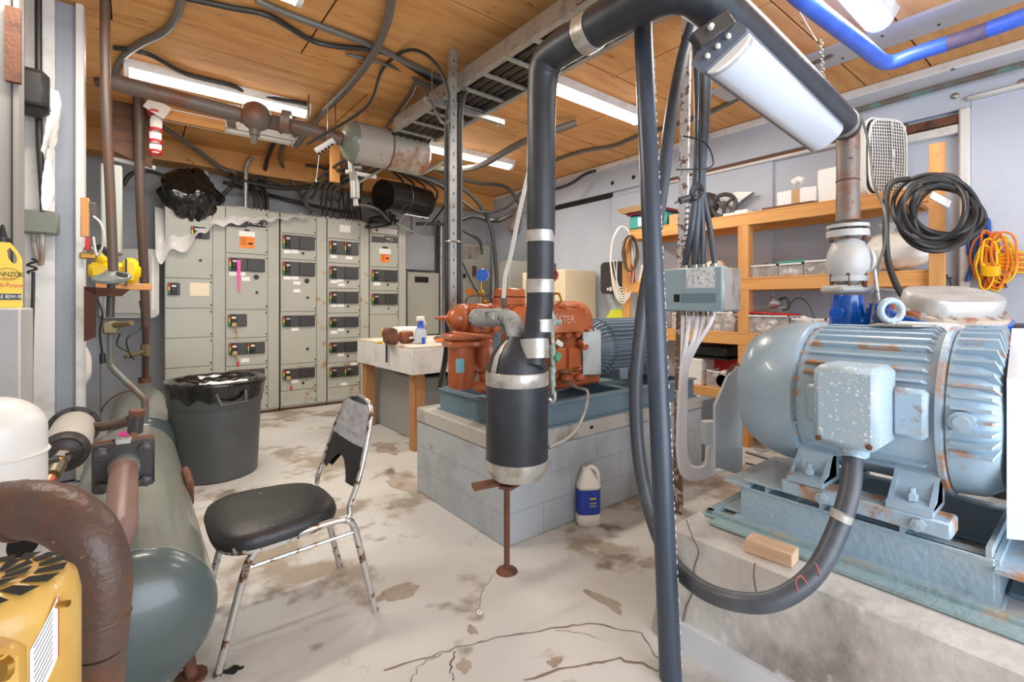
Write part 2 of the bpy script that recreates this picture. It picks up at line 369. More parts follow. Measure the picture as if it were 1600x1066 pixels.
MB().bb(XR - .075, .60, 0, XR, .66, 2.56, .012).build('batten', m_white, wr)
MB().bb(XR - .06, .66, 2.40, XR, 1.0, 2.46, .006).build('batten', m_white, wr)
MB().bb(XR - .06, .66, 2.47, XR, 1.22, 2.53, .01).build('rotten_board', m_rust, wr)
MB().bb(XR - .085, -.05, 2.6, XR, .62, 2.63, .01).build('batten', m_white, wr)
MB().bb(XR - .062, .2, 0, XR - .05, .21, 2.6).build('panel_seam', m_wb, wr)
MB().bb(XR - .054, -.4, 0, XR - .05, -.396, 2.6).build('panel_seam', m_gap, wr)
for u, v in ((957, 258), (957, 286), (990, 249), (990, 277), (1490, 105), (1492, 150), (1598, 128)):
    p = PX(u, v, XR - .045); MB().lathe([(.0, .012), (.012, .012), (.02, .008), (.024, 0)], p, (-1, 0, 0), 12).build('bolt_head', m_gap if u < 1000 else m_steel, wr)
wb = struct('wall_back', MB().bb(-1.2, YB, 0, XR + .1, YB + .1, CEIL), m_wb)
MB().bb(-1.2, 6.1, 2.70, XR - .05, YB, CEIL, .004).build('soffit', m_ply, wb)
MB().bb(-.25, YB - .02, 0, -.2, YB, 2.6).build('batten', m_wb, wb)
for x in (3.2, 4.0): MB().bb(x, YB - .008, 0, x + .008, YB, 2.6).build('panel_seam', m_gap, wb)
wl = struct('wall_left', MB().bb(-1.2, 2.9, 0, -.53, 4.3, CEIL).bb(-1.2, -1.6, 0, -1.1, 2.9, CEIL), m_wl)
MB().bb(-1.2, 4.42, 0, -.4, YB, CEIL).build('rear_bay', m_wb, wl)
# stub wall with boards facing the camera
u2x = lambda u, Y: PY(u, 0, Y).x
MB().bb(u2x(38, 3.68), 3.68, 0, u2x(86, 3.68), 3.80, CEIL, .003).build('wall_board', m_white, wl)
MB().bb(u2x(86, 3.68), 3.70, .2, u2x(118, 3.68), 3.80, CEIL, .003).build('wall_board', m_wl2, wl)
MB().bb(u2x(118, 3.68), 3.66, .2, u2x(132, 3.68), 3.80, CEIL, .004).build('wall_board', m_white, wl)
MB().bb(u2x(40, 3.64), 3.64, .0, u2x(130, 3.64), 3.79, .19, .01).build('skirting', m_wl2, wl)
MB().bb(u2x(0, 3.0) - .3, 3.06, 0, u2x(38, 3.2), 3.2, CEIL).build('wall_board', mat('grey brown board paint', (150, 147, 142), .6), wl)  # grey brown board, darker than the paint beside it
MB().bb(u2x(18, 3.05), 3.045, 1.2, u2x(19.5, 3.05), 3.06, CEIL).build('panel_seam', m_gap, wl)
MB().bb(u2x(8, 3.05) - .3, 2.78, 0, u2x(40, 2.9), 3.10, 1.188, .006).build('ledge', m_wl, wl)
MB().bb(u2x(8, 3.04), 3.03, PY(20, 128, 3.04).z, u2x(33, 3.04), 3.06, PY(20, 12, 3.04).z).build('raw_board', m_rust, wl)
wl2 = struct('wall_end', MB().bb(-1.2, -2.9, 0, -.4, -2.8, CEIL).bb(3.9, -2.9, 0, XR + .1, -2.8, CEIL).bb(-1.2, -2.9, 2.6, XR + .1, -2.8, CEIL), m_wb)
wl2.name = 'wall_front'
MB().bb(-1.2, -2.8, -.1, XR + .1, -1.6, 0).build('threshold', m_floor, floor)
MB().bb(-1.2, -2.8, CEIL, XR + .1, -1.6, CEIL + .1).build('lintel_board', m_ply, ceiling)
# raised concrete pad on the right
pad = MB()
pad.prism([(1.5, 1.06, 0), (1.5, -1.6, 0), (1.56, -1.6, .37), (1.56, 1.03, .37)], (2.42, 0, 0))
pad = solo('machine_pad', pad, m_pad, 'rough stained concrete pad carrying the big pale blue motor', 'concrete pad')
W[pad.name] = Matrix.Translation(pad.location)
MB().prism([(1.485, 1.02, 0), (1.485, -1.6, 0), (1.495, -1.6, .09), (1.495, 1.02, .09)], (.02, 0, 0)).build('painted_strip', mat('pale grey paint strip', (216, 220, 226), .5), pad)
def padface(u, v):   # point on the pad's left face
    p = PX(u, v, 1.53); k = (p.z / .37) * .06; p = PX(u, v, 1.5 + k - .002); return p
for pts in (((1072, 812), (1082, 840), (1092, 862), (1084, 890), (1088, 915), (1073, 945), (1066, 975)), ((1180, 880), (1178, 900), (1182, 925))):
    q = [padface(*p) for p in pts]; mb = MB(); mb.tube(q, .0018, 5, 3); mb.build('crack', m_crackd, pad)
# cinder block plinth in the middle
px0, px1, py0, py1, ph = 1.44, 3.25, 1.86, 2.80, .54
plinth = MB(); plinth.prism([(px0, py0, 0), (px1, py0, 0), (px1, py1, 0), (px0, py1, 0)], (0, 0, ph))
plinth = MB().bb(px0, py0, 0, px1, py1, ph - .09, .006)
plinth = solo('concrete_plinth', plinth, m_plinth, 'grey painted concrete plinth under the orange compressor', 'concrete plinth')
MB().bb(px0 - .004, py0 - .004, ph - .088, px1 + .004, py1, ph, .008).build('capping', mat('stained concrete top', (186, 184, 178), .7, c2=(128, 112, 96), sc2=3, th=(.54, .68), bump=.5, bsc=20), plinth)
m_joint = mat('darker grey mortar joint', (160, 166, 171), .8)  # darker tone of the plinth grey for the painted-over block joints
for z in (.16, .305): MB().tube([(px0 - .0005, py1, z), (px0 - .0005, py0 - .0005, z), (px1, py0 - .0005, z)], .0022, 5).build('mortar_joint', m_joint, plinth)
for k in range(8):
    x = px0 + .25 + k * .42 * .5
    for z0, z1, o_ in ((0, .16, 0), (.16, .305, .105), (.305, .45, 0)):
        if k % 2 == 0: MB().tube([(x + o_ * 2, py0 - .0005, z0), (x + o_ * 2, py0 - .0005, z1)], .0018, 5).build('mortar_joint', m_joint, plinth)
MB().box((2.06, py0 - .001, .50), (.03, .012, .02), .004).build('chip', m_gap, plinth)
MB().bb(px1, 1.95, 0, px1 + .38, 2.7, .47, .005).build('extension', mat('dark grey concrete', (120, 126, 132), .6), plinth)
solo('concrete_block', MB().bb(1.95, 3.75, 0, 2.24, 4.75, .56, .01).bb(2.24, 3.62, 0, 2.86, 4.75, .56, .01), mat('warm grey painted concrete', (160, 160, 158), .5), 'low grey painted concrete base under the workbench', 'concrete base')
# ================================================================ CEILING LIGHTS
def strip_light(x0, x1, y, z, label, lit=True, name='strip_light', bare=False):
    t = thing(name, label, 'light fixture', ((x0 + x1) / 2, y, z), 0, 'fluorescent strip lights under the ceiling')
    MB().prism([(x0, y - .1, z), (x0, y + .1, z), (x0, y + .072, z - .05), (x0, y - .072, z - .05)], (x1 - x0, 0, 0)).build('housing', m_wpaint, t)
    if lit:
        n = 8; pts = [(x0 + .03, y + .062 * math.cos(PI + PI * i / n), z - .045 + .045 * math.sin(PI + PI * i / n)) for i in range(n + 1)]
        MB().prism(pts, (x1 - x0 - .06, 0, 0)).build('lens', m_ltube, t)
        for x in (x0, x1 - .03):
            pts = [(x, y + .072 * math.cos(PI + PI * i / n), z - .04 + .055 * math.sin(PI + PI * i / n)) for i in range(n + 1)]
            MB().prism(pts, (.03, 0, 0)).build('end_cap', m_wplas, t)
        area('strip_lamp', ((x0 + x1) / 2, y, z - .13), (0, 0, 0), x1 - x0, .14, 30, (1, .93, .84))
    else:
        for dy in (-.03, .03): MB().cyl((x0 + .05, y + dy, z - .066), (x1 - .05, y + dy, z - .066), .013, n=10).build('tube', m_wplas, t)
        for x in (x0 + .03, x1 - .03): MB().box((x, y, z - .06), (.03, .11, .04), .006).build('lamp_holder', m_wplas, t)
    return t
strip_light(-.05, 1.2, 4.36, CEIL, 'lit strip light at the left, above the brown pipes and cabinets')
strip_light(2.33, 3.56, 4.5, CEIL, 'lit strip light beyond the cable tray, behind the upright strut')
strip_light(2.42, 3.58, 2.66, CEIL, 'lit strip light right of the tall black insulated pipe')
strip_light(2.25, 3.47, .86, CEIL, 'lit strip light at the top right above the bright blue pipe')
strip_light(-.5, .72, 2.74, CEIL, 'strip light with only its end showing at the top edge of the photo')
strip_light(.1, 1.3, 5.16, CEIL - .02, 'unlit strip light near the back wall above the left cabinets', lit=False)
# hanging unlit fixture, tilted on its chain below the black pipe
t = thing('hanging_light', 'unlit grey hanging light with frosted lens on a chain below the black pipe', 'light fixture', (2.17, .86, 2.06))
a, b_ = P(1130, 78, 1.6), P(1292, 216, 2.45); d = b_ - a
sd = (V((C_, -S_, 0)) * .85 + Z_ * .52).normalized(); sd = (sd - d.normalized() * sd.dot(d.normalized()) * .6).normalized() * .083; up = sd.cross(d).normalized()
up = up if up.dot(V((S_, C_, 0))) > 0 else -up
pts = [a + sd * 1.12 + up * .05, a + sd * 1.12, a + sd * .95 - up * .012, a - sd * .95 - up * .012, a - sd * 1.12, a - sd * 1.12 + up * .05, a - sd * .5 + up * .075, a + sd * .5 + up * .075]
MB().prism(pts, d).build('housing', mat('slate grey fixture paint', (112, 122, 136), .4), t)
n = 8; pts = [a + d * .02 + sd * math.cos(PI * i / n) - up * (.014 + .03 * math.sin(PI * i / n)) for i in range(n + 1)]
MB().prism(pts, d * .96).build('lens', m_lens, t)
MB().prism([p - d * .012 for p in pts], d * .03).build('end_frame', m_wplas, t)
for k in (-.5, 0, .5): MB().box(a + sd * k + up * .02 - d.normalized() * .01, (.018, .014, .018), .004).build('lamp_clip', m_wplas, t)
c0 = P(1283, 62, 2.35); c1 = P(1290, 190, 2.42); mb = MB()
for i in range(26):
    q = c0.lerp(c1, (i + .5) / 26); ax = X_ if i % 2 else Y_; mb.torus(q, ax, .0085, .0022, 8, 4)
solo('chain', mb, m_galv, 'thin hanging chain of twisted links above the hanging light', 'chain')
t = thing('channel_bracket', 'short black metal channel clamped across the post above the hanging light', 'bracket', P(1112, 48, 1.57))
q = P(1112, 48, 1.57); rt = Matrix.Rotation(-.62, 3, V((S_, C_, 0)))
rr = frame3(V((C_, -S_, 0)), Z_); rr = rt @ rr
MB().box(q, (.14, .055, .04), .004, rr).build('channel', m_blk2, t); MB().lathe([(0, .012), (.008, .012), (.01, 0)], P(1108, 46, 1.545) - V((S_, C_, 0)) * .012, (-S_, -C_, 0), 10).build('screw', m_wplas, t)

# ================================================================ CABLE TRAY
t = thing('cable_tray', 'galvanised ladder cable tray full of black cables under the ceiling', 'cable tray', (1.92, 2, 2.68))
for x, nm in ((1.73, 'rail'), (2.12, 'rail')):
    MB().bb(x - .004, -.6, 2.67, x + .004, 3.78, 2.78).bb(x - .02, -.6, 2.664, x + .02, 3.78, 2.672).build(nm, m_galv, t)
for i in range(18):
    y = -.5 + i * .25
    MB().bb(1.735, y - .018, 2.672, 2.115, y + .018, 2.69, .004).build('rung', m_galv, t)
for y in (1.6, 2.9): MB().bb(1.715, y - .05, 2.685, 1.728, y + .05, 2.765, .003).build('splice_plate', m_steel, t)
t2 = thing('strut_hanger', 'steel strut trapeze holding the cable tray on threaded rods', 'hanger', (1.9, 3.0, 2.62))
MB().bb(1.6, 2.98, 2.625, 2.3, 3.02, 2.664, .003).build('strut', m_galv, t2)
for x in (1.66, 2.24): MB().cyl((x, 3, 2.6), (x, 3, CEIL - .001), .005, n=8).build('threaded_rod', m_steel, t2)
for k in range(11):
    x = 1.76 + k * .033; zz = 2.705 + .012 * (k % 2)
    ex = 1.5 + .16 * k; pts = [(x, -.6, zz), (x + .006 * math.sin(k), 1, zz), (x, 2.2, zz), (x, 3.5, zz), (x, 3.85, zz - .03)]
    if k < 5: pts += [(x - .1 * (5 - k) * .3, 4.35, 2.6 - .02 * k), (x - .25, 5.0, 2.52 - .03 * k), (1.5 + .1 * k, 5.7, 2.42)]
    else: pts += [(x + .06, 4.3, 2.6 - .02 * (k - 5)), (x + .3, 5.0, 2.74), (2.7 + .16 * (k - 5), 5.6, 2.72), (2.7 + .16 * (k - 5), 6.02, 2.5 - .03 * (k - 5))]
    solo('tray_cable', MB().tube(pts, .0145, 7, 5), m_cable, 'black cable lying in the cable tray', 'cable', 'black cables in the ladder tray')

# ================================================================ UPRIGHT STRUT with cables
t = thing('upright_strut', 'galvanised strut rising from the plinth corner to the ceiling', 'strut post', (1.66, 2.735, .54))
MB().bb(1.638, 2.715, .54, 1.692, 2.745, 2.895, .003).build('channel', m_galv, t)
for k in range(26): MB().box((1.665, 2.7145, .62 + k * .088), (.008, .003, .02), .001).build('slot', m_opg, t)
MB().torus((1.665, 2.73, 1.62), Z_, .05, .006, 18, 6).build('clamp', m_steel, t)
for k, (dx, nm) in enumerate(((-.045, 0), (-.025, 0), (.05, 0), (.075, 0))):
    top = [V((1.665 + dx, 2.74, 2.35)), V((1.665 + dx, 2.74, 1.5)), V((1.665 + dx, 2.74, .95)), V((1.70 + dx, 2.9, .62))]
    if k == 0: top = [PC(480, 225, 2.4), PC(572, 168, 2.75), PC(598, 108), P(640, 78, 3.15), P(680, 98, 3.1), P(701, 150, 3.1)] + top
    elif k == 1: top = [PC(540, 85), PC(600, 100), PC(650, 125), P(690, 190, 3.12)] + top
    else: top = [V((1.8, 2.76, 2.66)), V((1.69 + dx, 2.745, 2.6))] + top
    solo('riser_cable', MB().tube(top, .011, 8, 5), [m_cable, m_cabg][k % 2], 'dark cable strapped to the galvanised upright strut', 'cable', 'cables strapped to the upright strut')

# ================================================================ MOTOR CONTROL CABINETS
YM = 5.85
cab_top = 2.25
def rect(u0, v0, u1, v1, Y=YM):
    a, b = PY(u0, v0, Y), PY(u1, v1, Y); return min(a.x, b.x), min(a.z, b.z), max(a.x, b.x), max(a.z, b.z)
def plate(par, name, u0, v0, u1, v1, m, d=.012, y=YM - .012, ch=.003, zc=None):
    """small plate on a door: width from the photo, level"""
    um = (u0 + u1) / 2; z0, z1 = PY(um, v1, YM).z, PY(um, v0, YM).z
    return MB().bb(PY(u0, v0, YM).x, y - d, z0, PY(u1, v0, YM).x, y, z1, ch).build(name, m, par)
m_lred = mat('red indicator', (214, 44, 34), .5); m_lyel = mat('yellow indicator', (240, 200, 50), .5); m_lgrn = mat('green indicator', (40, 150, 60), .5)
def operator(par, u0, v0, u1, v1, dual=False, lock=0, single=False):
    x0, z0, x1, z1 = PY(u0, 500, YM).x, PY((u0 + u1) / 2, v1, YM).z, PY(u1, 500, YM).x, PY((u0 + u1) / 2, v0, YM).z
    o = MB().bb(x0, YM - .034, z0, x1, YM - .012, z1, .006).build('operator_plate', m_opg, par)
    y = YM - .034; hh = z1 - z0
    xm = (x0 + x1) / 2
    for xs in ([x0, xm] if dual else [x0]):
        w_ = .05
        MB().bb(xs + .004, y - .005, z0 + .006, xs + .004 + w_ * .26, y, z0 + hh / 3).build('indicator', m_lgrn, o)
        MB().bb(xs + .004, y - .005, z0 + hh / 3, xs + .004 + w_ * .26, y, z0 + 2 * hh / 3).build('indicator', m_lyel, o)
        MB().bb(xs + .004, y - .005, z0 + 2 * hh / 3, xs + .004 + w_ * .26, y, z1 - .006).build('indicator', m_lred, o)
        MB().bb(xs + .022, y - .035, z0 + hh * .25, xs + .065, y, z0 + hh * .6, .006).bb(xs + .022, y - .012, z0 + .008, xs + .075, y, z1 - .008, .004).build('handle', m_blk, o)
        MB().bb(xs + .026, y - .04, z0 + hh * .62, xs + .066, y - .012, z0 + hh * .8, .003).build('lever', m_galv if not lock else m_cream, o)
    if not single:
        if not dual: MB().bb(xm + .002, y - .006, z0 + .004, x1 - .004, y, z1 - .004, .004).build('blank_plate', m_blk2, o)
        MB().bb(xm - .002, y - .002, z0 + .003, xm + .002, y, z1 - .003).build('joint', m_gap, o)
    if lock:
        zz = z0 - .02
        MB().box((x0 + .05, y - .03, z0 + .02), (.045, .02, .04), .004).build('hanging_tag', m_card, o)
        MB().tube([(x0 + .05, y - .02, z0), (x0 + .07, y - .03, zz - .02), (x0 + .08, y - .02, zz - .06)], .003, 6, 4).build('tag_cord', m_brass, o)
        MB().box((x0 + .08, y - .03, zz - .08), (.022, .014, .05), .005).build('padlock', m_red if lock > 1 else m_card, o)
    return o
def cabinet(u0, uw, u1, lines, label, rusty=False, zt=cab_top, first=False):
    x0, xw, x1 = PY(u0, 500, YM).x, PY(uw, 500, YM).x, PY(u1, 500, YM).x
    um = (u0 + uw) / 2
    t = thing('control_cabinet', label, 'electrical cabinet', ((x0 + x1) / 2, YM + .25, 0), 0)
    MB().bb(x0 + .001, YM, .03, x1 - .001, 6.36, zt, .004).build('body', m_mcc, t)
    MB().bb(x0 + .001, YM + .02, 0, x1 - .001, 6.34, .03).build('base_channel', m_rust, t)
    MB().bb(xw + .003, YM - .012, .05, x1 - .003, YM, zt - .01, .002).build('wireway_cover', m_mccr if rusty else m_mcc, t)
    zs = [zt - .012] + [PY(um, v, YM).z for v in lines] + [.05]
    for k, (a, b) in enumerate(zip(zs, zs[1:])):
        d = MB().bb(x0 + .004, YM - .012, b + .003, xw - .002, YM, a - .003, .003).build('door', m_mccr if rusty and k >= len(zs) - 3 else m_mcc, t)
        for zz in ((a - .035), (b + .035)):
            if a - b > .12: MB().lathe([(0, .008), (.006, .008), (.008, 0)], (xw - .014, YM - .012, zz), (0, -1, 0), 8).build('latch', m_gap, d)
    return t
c1 = cabinet(257, 332, 352, [435, 482, 528, 574, 612], 'leftmost grey control cabinet, half hidden under the black bag and film')
c2 = cabinet(352, 418, 436, [352, 397, 484, 528, 571, 612], 'second grey control cabinet, carrying the black MCC 2 nameplate')
c3 = cabinet(438, 494, 510, [366, 406, 487, 568, 609], 'third grey control cabinet, with four long black operator plates', True)
c4 = cabinet(511, 562, 576, [374, 412, 451, 489.5, 528, 566, 604], 'fourth grey control cabinet, with six stacked operator plates', True)
c5 = cabinet(577, 622, 634, [367, 379.5, 417.6, 454.5, 491.6, 560], 'rightmost grey control cabinet, carrying the black MCC 1 nameplate')
operator(c1, 298, 355, 327, 373); operator(c1, 262, 442, 281, 461, single=True)
plate(c1, 'window_patch', 296, 442, 327, 463, m_cream, .004)
operator(c2, 357, 404, 413, 424); operator(c2, 356, 491, 385, 510, lock=1, single=True); operator(c2, 357, 535, 413, 553, dual=True, lock=2); operator(c2, 357, 577, 413, 594, dual=True)
for v0, v1 in ((369, 390), (410, 431), (493, 510)): operator(c3, 441, v0, 491, v1)
operator(c3, 441, 575, 491, 591, lock=2)
operator(c4, 514, 378, 559, 398, dual=True)
for v0, v1 in ((417, 436), (456, 474), (495, 511), (534, 550)): operator(c4, 514, v0, 559, v1)
operator(c4, 514, 572, 559, 588, dual=True)
operator(c5, 580, 422, 620, 440); operator(c5, 580, 459, 620, 476)
def knob(par, u, v, r=.014, mm=None):
    p = PY(u, v, YM); MB().lathe([(0, .018), (r * .8, .018), (r, .012), (r, 0)], (p.x, YM - .012, p.z), (0, -1, 0), 12).build('knob', mm or m_blk, par)
for par, L_ in ((c1, [(313, 407, .013)]), (c2, [(400, 433, .026), (401, 457, .014)]), (c3, [(479, 439, .026), (473, 396, .014), (480, 465, .014), (480, 545, .014), (473, 598, .014)]), (c4, [(543, 441, .013), (543, 479, .013), (543, 518, .013), (543, 556, .013)]), (c5, [(605, 445, .013), (606, 482, .009)])):
    for u, v, r in L_: knob(par, u, v, r)
def label(par, u0, v0, u1, v1, m=None, name='paper_label'): return plate(par, name, u0, v0, u1, v1, m or m_paper, .0012, YM - .012, 0)
for u, v in ((443, 391), (455, 391), (443, 432), (455, 432), (458, 440), (458, 452), (455, 512), (455, 593)): label(c3, u, v, u + 11, v + 5)
for u, v in ((516, 399), (540, 401), (516, 438), (526, 436), (528, 443), (516, 475), (527, 475), (516, 517), (527, 513), (527, 552), (547, 567), (532, 598)): label(c4, u, v, u + 10, v + 4.5)
label(c4, 530, 352, 547, 363); label(c5, 583, 441, 594, 446)
for u, v in ((358, 425), (370, 425), (377, 433), (376, 560)): label(c2, u, v, u + 13, v + 6)
for c_, (a0, b0, a1, b1), (w0, q0, w1, q1) in ((c2, (374, 370, 397, 388), (373, 362, 398, 370)), (c5, (594, 398, 608, 410), (592, 389, 610, 397))):
    label(c_, w0, q0, w1, q1); o = label(c_, a0, b0, a1, b1, m_lorange, 'warning_label')
    x0, z0, x1, z1 = PY(a0, 380, YM).x, PY((a0 + a1) / 2, b1, YM).z, PY(a1, 380, YM).x, PY((a0 + a1) / 2, b0, YM).z
    mb = MB()
    for k in range(4): mb.bb(x0 + .01, YM - .0145, z1 - .02 - k * .022, x0 + (x1 - x0) * (.45 if k else .5), YM - .0132, z1 - .015 - k * .022)
    mb.bb(x0 + (x1 - x0) * .6, YM - .0145, z0 + .04, x1 - .015, YM - .0132, z0 + .06); mb.build('label_print', m_gap, o)
    plate(c_, 'small_nameplate', (w0 + w1) / 2 - 4, q0 - 3.5, (w0 + w1) / 2 + 4, q0 - .5, m_blk, .004)
for c_, u0, um, u1, v0, v1, s in ((c2, 353, 386, 415, 344, 355, 'MCC 2'), (c5, 580, 600, 621, 370, 379, 'MCC 1')):
    plate(c_, 'grey_plate', u0, v0, um, v1, m_opg, .004, YM - .012, .001); o = plate(c_, 'nameplate', um, v0, u1, v1, m_blk, .004, YM - .012, .001)
    xx = (PY(um, 350, YM).x + PY(u1, 350, YM).x) / 2; zz = PY((um + u1) / 2, (v0 + v1) / 2, YM).z
    text('lettering', s, .058 if c_ is c2 else .05, m_paper, o, (xx, YM - .0185, zz), FRONT)
plate(c5, 'header_strip', 581, 357, 621, 365, m_wpaint, .003)
p = PY(588, 358, YM); MB().box((p.x, YM - .017, PY(588, 360, YM).z), (.03, .004, .03)).build('emblem', m_dred, c5)
x_, z_ = PY(372, 407, YM), PY(369, 458, YM)
MB().prism([(x_.x - .02, YM - .05, x_.z), (x_.x + .018, YM - .05, x_.z), (x_.x + .012, YM - .03, z_.z + .02), (x_.x - .0, YM - .03, z_.z)], (0, -.002, 0)).build('pink_ribbon', m_pink, c2)
# conduits above the cabinets, stubbed into their tops
k = 0
for u in (398, 404, 412, 418, 505, 512, 521, 533, 538, 544, 549, 554, 559, 564, 611, 617, 623):
    x = PY(u, 330, YM + .12).x
    top = P(u + R.uniform(-10, 14), 262 + R.uniform(-8, 14), 5.9) if u > 450 else PY(u - 14, 285, YM + .3)
    if u > 600: top = P(u - 25, 330 - (u - 611), 6.15)
    mid = V((x + R.uniform(-.02, .02), YM + .14, cab_top + .22)); 
    if u > 600: mid = V((x - .05, YM + .16, cab_top + .12))
    pts = [(x, YM + .12, cab_top - .01), (x, YM + .12, cab_top + .07), mid, top, top + V((R.uniform(-.3, .1), .05, .05))]
    tc_ = solo('conduit_whip', MB().tube(pts, .0145, 7, 5), m_cable, 'black cable rising from a cabinet top', 'cable', 'black cables rising from the cabinet tops')
    MB().cyl((x, YM + .12, cab_top - .012), (x, YM + .12, cab_top + .03), .021, n=10).build('fitting', m_steel, tc_)
for (pts, r, mm, lab) in (
    ([PC(176, 128), PC(190, 92), PC(220, 68), PC(256, 50), PC(276, 24), PC(286, -20)], .022, m_cabg, 'fat grey cable curving along the ceiling at top left'),
    ([PC(230, 184, 2.86), P(290, 222, 4.7), P(345, 262, 5.2), P(367, 270, 5.4), P(362, 290, 5.6), P(340, 312, 5.9)], .024, m_cabg, 'grey cable swooping down to the black bag on the cabinets'),
    ([P(290, 222, 5.2), P(345, 260, 5.6), P(385, 272, 5.9), P(440, 290, 6.1)], .013, m_cable, 'thin black cable crossing behind the swooping grey cable'),
    ([P(462, 175, 5.0), P(430, 220, 5.2), P(415, 260, 5.6), P(412, 300, 5.9), PY(414, 330, YM + .12)], .024, m_cable, 'left one of two fat black cables dropping behind the unlit strip light'),
    ([P(480, 200, 5.0), P(447, 222, 5.2), P(440, 255, 5.6), P(462, 290, 5.8), PY(486, 332, YM + .12)], .024, m_cabg, 'right one of two fat black cables dropping behind the unlit strip light'),
    ([PC(612, -20, 2.87), PC(606, 30, 2.87), PC(583, 85, 2.87), PC(545, 135, 2.87), PC(510, 170, 2.87), PC(485, 200, 2.87), PC(462, 228, 2.8)], .026, m_cabg, 'long grey conduit snaking down from the ceiling at top centre'),
    ([PC(290, -3), PC(360, 12), PC(420, 25), PC(480, 60), PC(520, 72), PC(600, 82), PC(650, 110), PC(690, 135)], .017, m_cable, 'thin dark cable clipped along the plywood from top left'),
    ([PC(400, 0), PC(450, 22), PC(530, 52), PC(590, 75), PC(640, 100), PC(698, 128)], .02, m_cabg, 'grey cable clipped along the plywood beside the thin dark one'),
    ([PC(178, 75), PC(230, 84), PC(290, 115), PC(360, 133), PC(392, 146), PC(480, 163)], .016, m_cable, 'dark cable clipped just before the left strip light'),
    ([P(664, 262, 5.5), P(740, 262, 5.2), P(818, 222, 4.5), PC(900, 192, 2.87)], .034, m_cabg, 'thick grey conduit passing in front of the far lit strip light'),
    ([PC(850, 258), PC(905, 238), PC(960, 228), PC(1000, 212), PC(1100, 180), PC(1200, 130), PC(1300, 85)], .019, m_cabg, 'grey cable clipped across the plywood behind the leaning pipe'),
    ([P(860, 298, 5.9), P(890, 288, 5.9), P(915, 272, 5.8), PX(930, 267, 4.485)], .02, m_cable, 'short dark cable drooping along the right wall'),
    ([P(375, 282, 5.9), P(450, 294, 6.1), P(520, 285, 6.2), P(560, 275, 6.2)], .03, m_cable, 'bundle like fat black cable running above the cabinets'),
    ([P(350, 285, 5.9), P(440, 310, 5.9), P(520, 328, 6.0), P(560, 332, 6.1)], .022, m_cable, 'sagging black cable resting behind the cabinet tops'),
    ([P(620, 262, 5.3), P(680, 265, 5.5), P(740, 285, 5.9), P(790, 292, 6.2), P(812, 320, 6.3)], .022, m_cable, 'black cable sweeping right behind the upright strut, upper one'),
    ([P(600, 250, 5.4), P(660, 275, 5.6), P(730, 300, 5.9), P(765, 350, 6.1), P(775, 420, 6.2), P(776, 455, 6.2)], .026, m_cable, 'black cable sweeping down past the louvred cabinet'),
    ([P(610, 262, 5.4), P(690, 290, 5.6), P(745, 330, 5.9), P(790, 325, 6.2), P(815, 300, 6.25)], .018, m_cable, 'black cable looping on the back wall beside the corner'),
    ([P(650, 350, 6.2), P(700, 352, 6.2), P(745, 372, 6.2), P(752, 388, 6.25), P(753, 398, 6.25)], .022, m_cable, 'pair of black cables entering the louvred cabinet top'),
    ([P(718, 345, 6.2), P(740, 338, 6.25), P(775, 345, 6.25), P(800, 335, 6.3)], .03, m_cable, 'stubby black cable bundle in the back corner'),
    ([PY(718, 400, 6.19), PY(745, 455, 6.18), PY(764, 462, 6.19)], .008, m_cable, 'thin black wire crossing the louvred cabinet'),
    ([PC(700, 150, 2.88), PC(655, 130, 2.88), PC(640, 150, 2.88), PC(600, 205, 2.88)], .016, m_cabg, 'thin grey conduit running to the ceiling beside the tray')):
    solo('cable', MB().tube(pts, r, 8, 6), mm, lab, 'cable')
# white standpipe and coils over the cabinets
solo('standpipe', MB().tube([P(394, 245, 5.7), P(385, 258, 5.9), P(384, 275, 6.0), (P(384, 275, 6.0).x, P(384, 275, 6.0).y, 2.25)], .025, 12, 4), m_galv, 'pale metal pipe standing on top of the second cabinet', 'pipe')
for i in range(3):
    c_ = P(592 + 3 * i, 352 - 6 * i, 6.05); n = 22
    solo('cable_coil', MB().tube([c_ + V((.16 * math.cos(2 * PI * k / n), .1 * math.sin(2 * PI * k / n), .05 * math.sin(2 * PI * k / n + 1))) for k in range(n)], .017, 7, 0, True, True), m_cable, 'loop of black cable lying on the rightmost cabinet', 'cable', 'loops of cable on the rightmost cabinet')
# junction box on the back wall
solo('junction_box', MB().bb(*PY(287, 278, 6.4)[:1], 6.3, PY(300, 278, 6.4).z, PY(324, 278, 6.4).x, 6.4, PY(300, 244, 6.4).z, .01), m_wpaint, 'square white junction box on the back wall above the black bag', 'box')
# draped bag and clear film on cabinet top
def drape(name, u0, u1, vt, vb, m, lab, cat, seed, Z0=5.75, dep=.3, amp=.05, nu=34, nv=20, par=None):
    r2 = random.Random(seed)
    def fn(a, b):
        u = u0 + (u1 - u0) * a; top = vt(a); bot = vb(a)
        v = top + (bot - top) * b
        p = PY(u, v, YM - .05); nz = noise.noise(V((a * 5 + seed, b * 4, 0))) + .6 * noise.noise(V((a * 14, b * 11 + seed, 3)))
        p.y += (1 - b) * dep + nz * amp - .05; return p
    return MB().sheet(fn, nu, nv)
film = drape('f', 243, 478, lambda a: 318 + 8 * a + 5 * math.sin(a * 9), lambda a: (400 + 12 * math.sin(a * 40)) * (1 - min(max(a - .12, 0) / .25, 1)) + (356 - 22 * (a - .3)) * min(max(a - .12, 0) / .25, 1) + (2.5 * math.sin(a * 60)), m_film, '', '', 3, dep=.25, amp=.03, nu=70, nv=14)
solo('plastic_film', film, m_film, 'crinkled clear plastic film draped over the left cabinet tops', 'plastic sheet', sharp=80)
mb = MB()
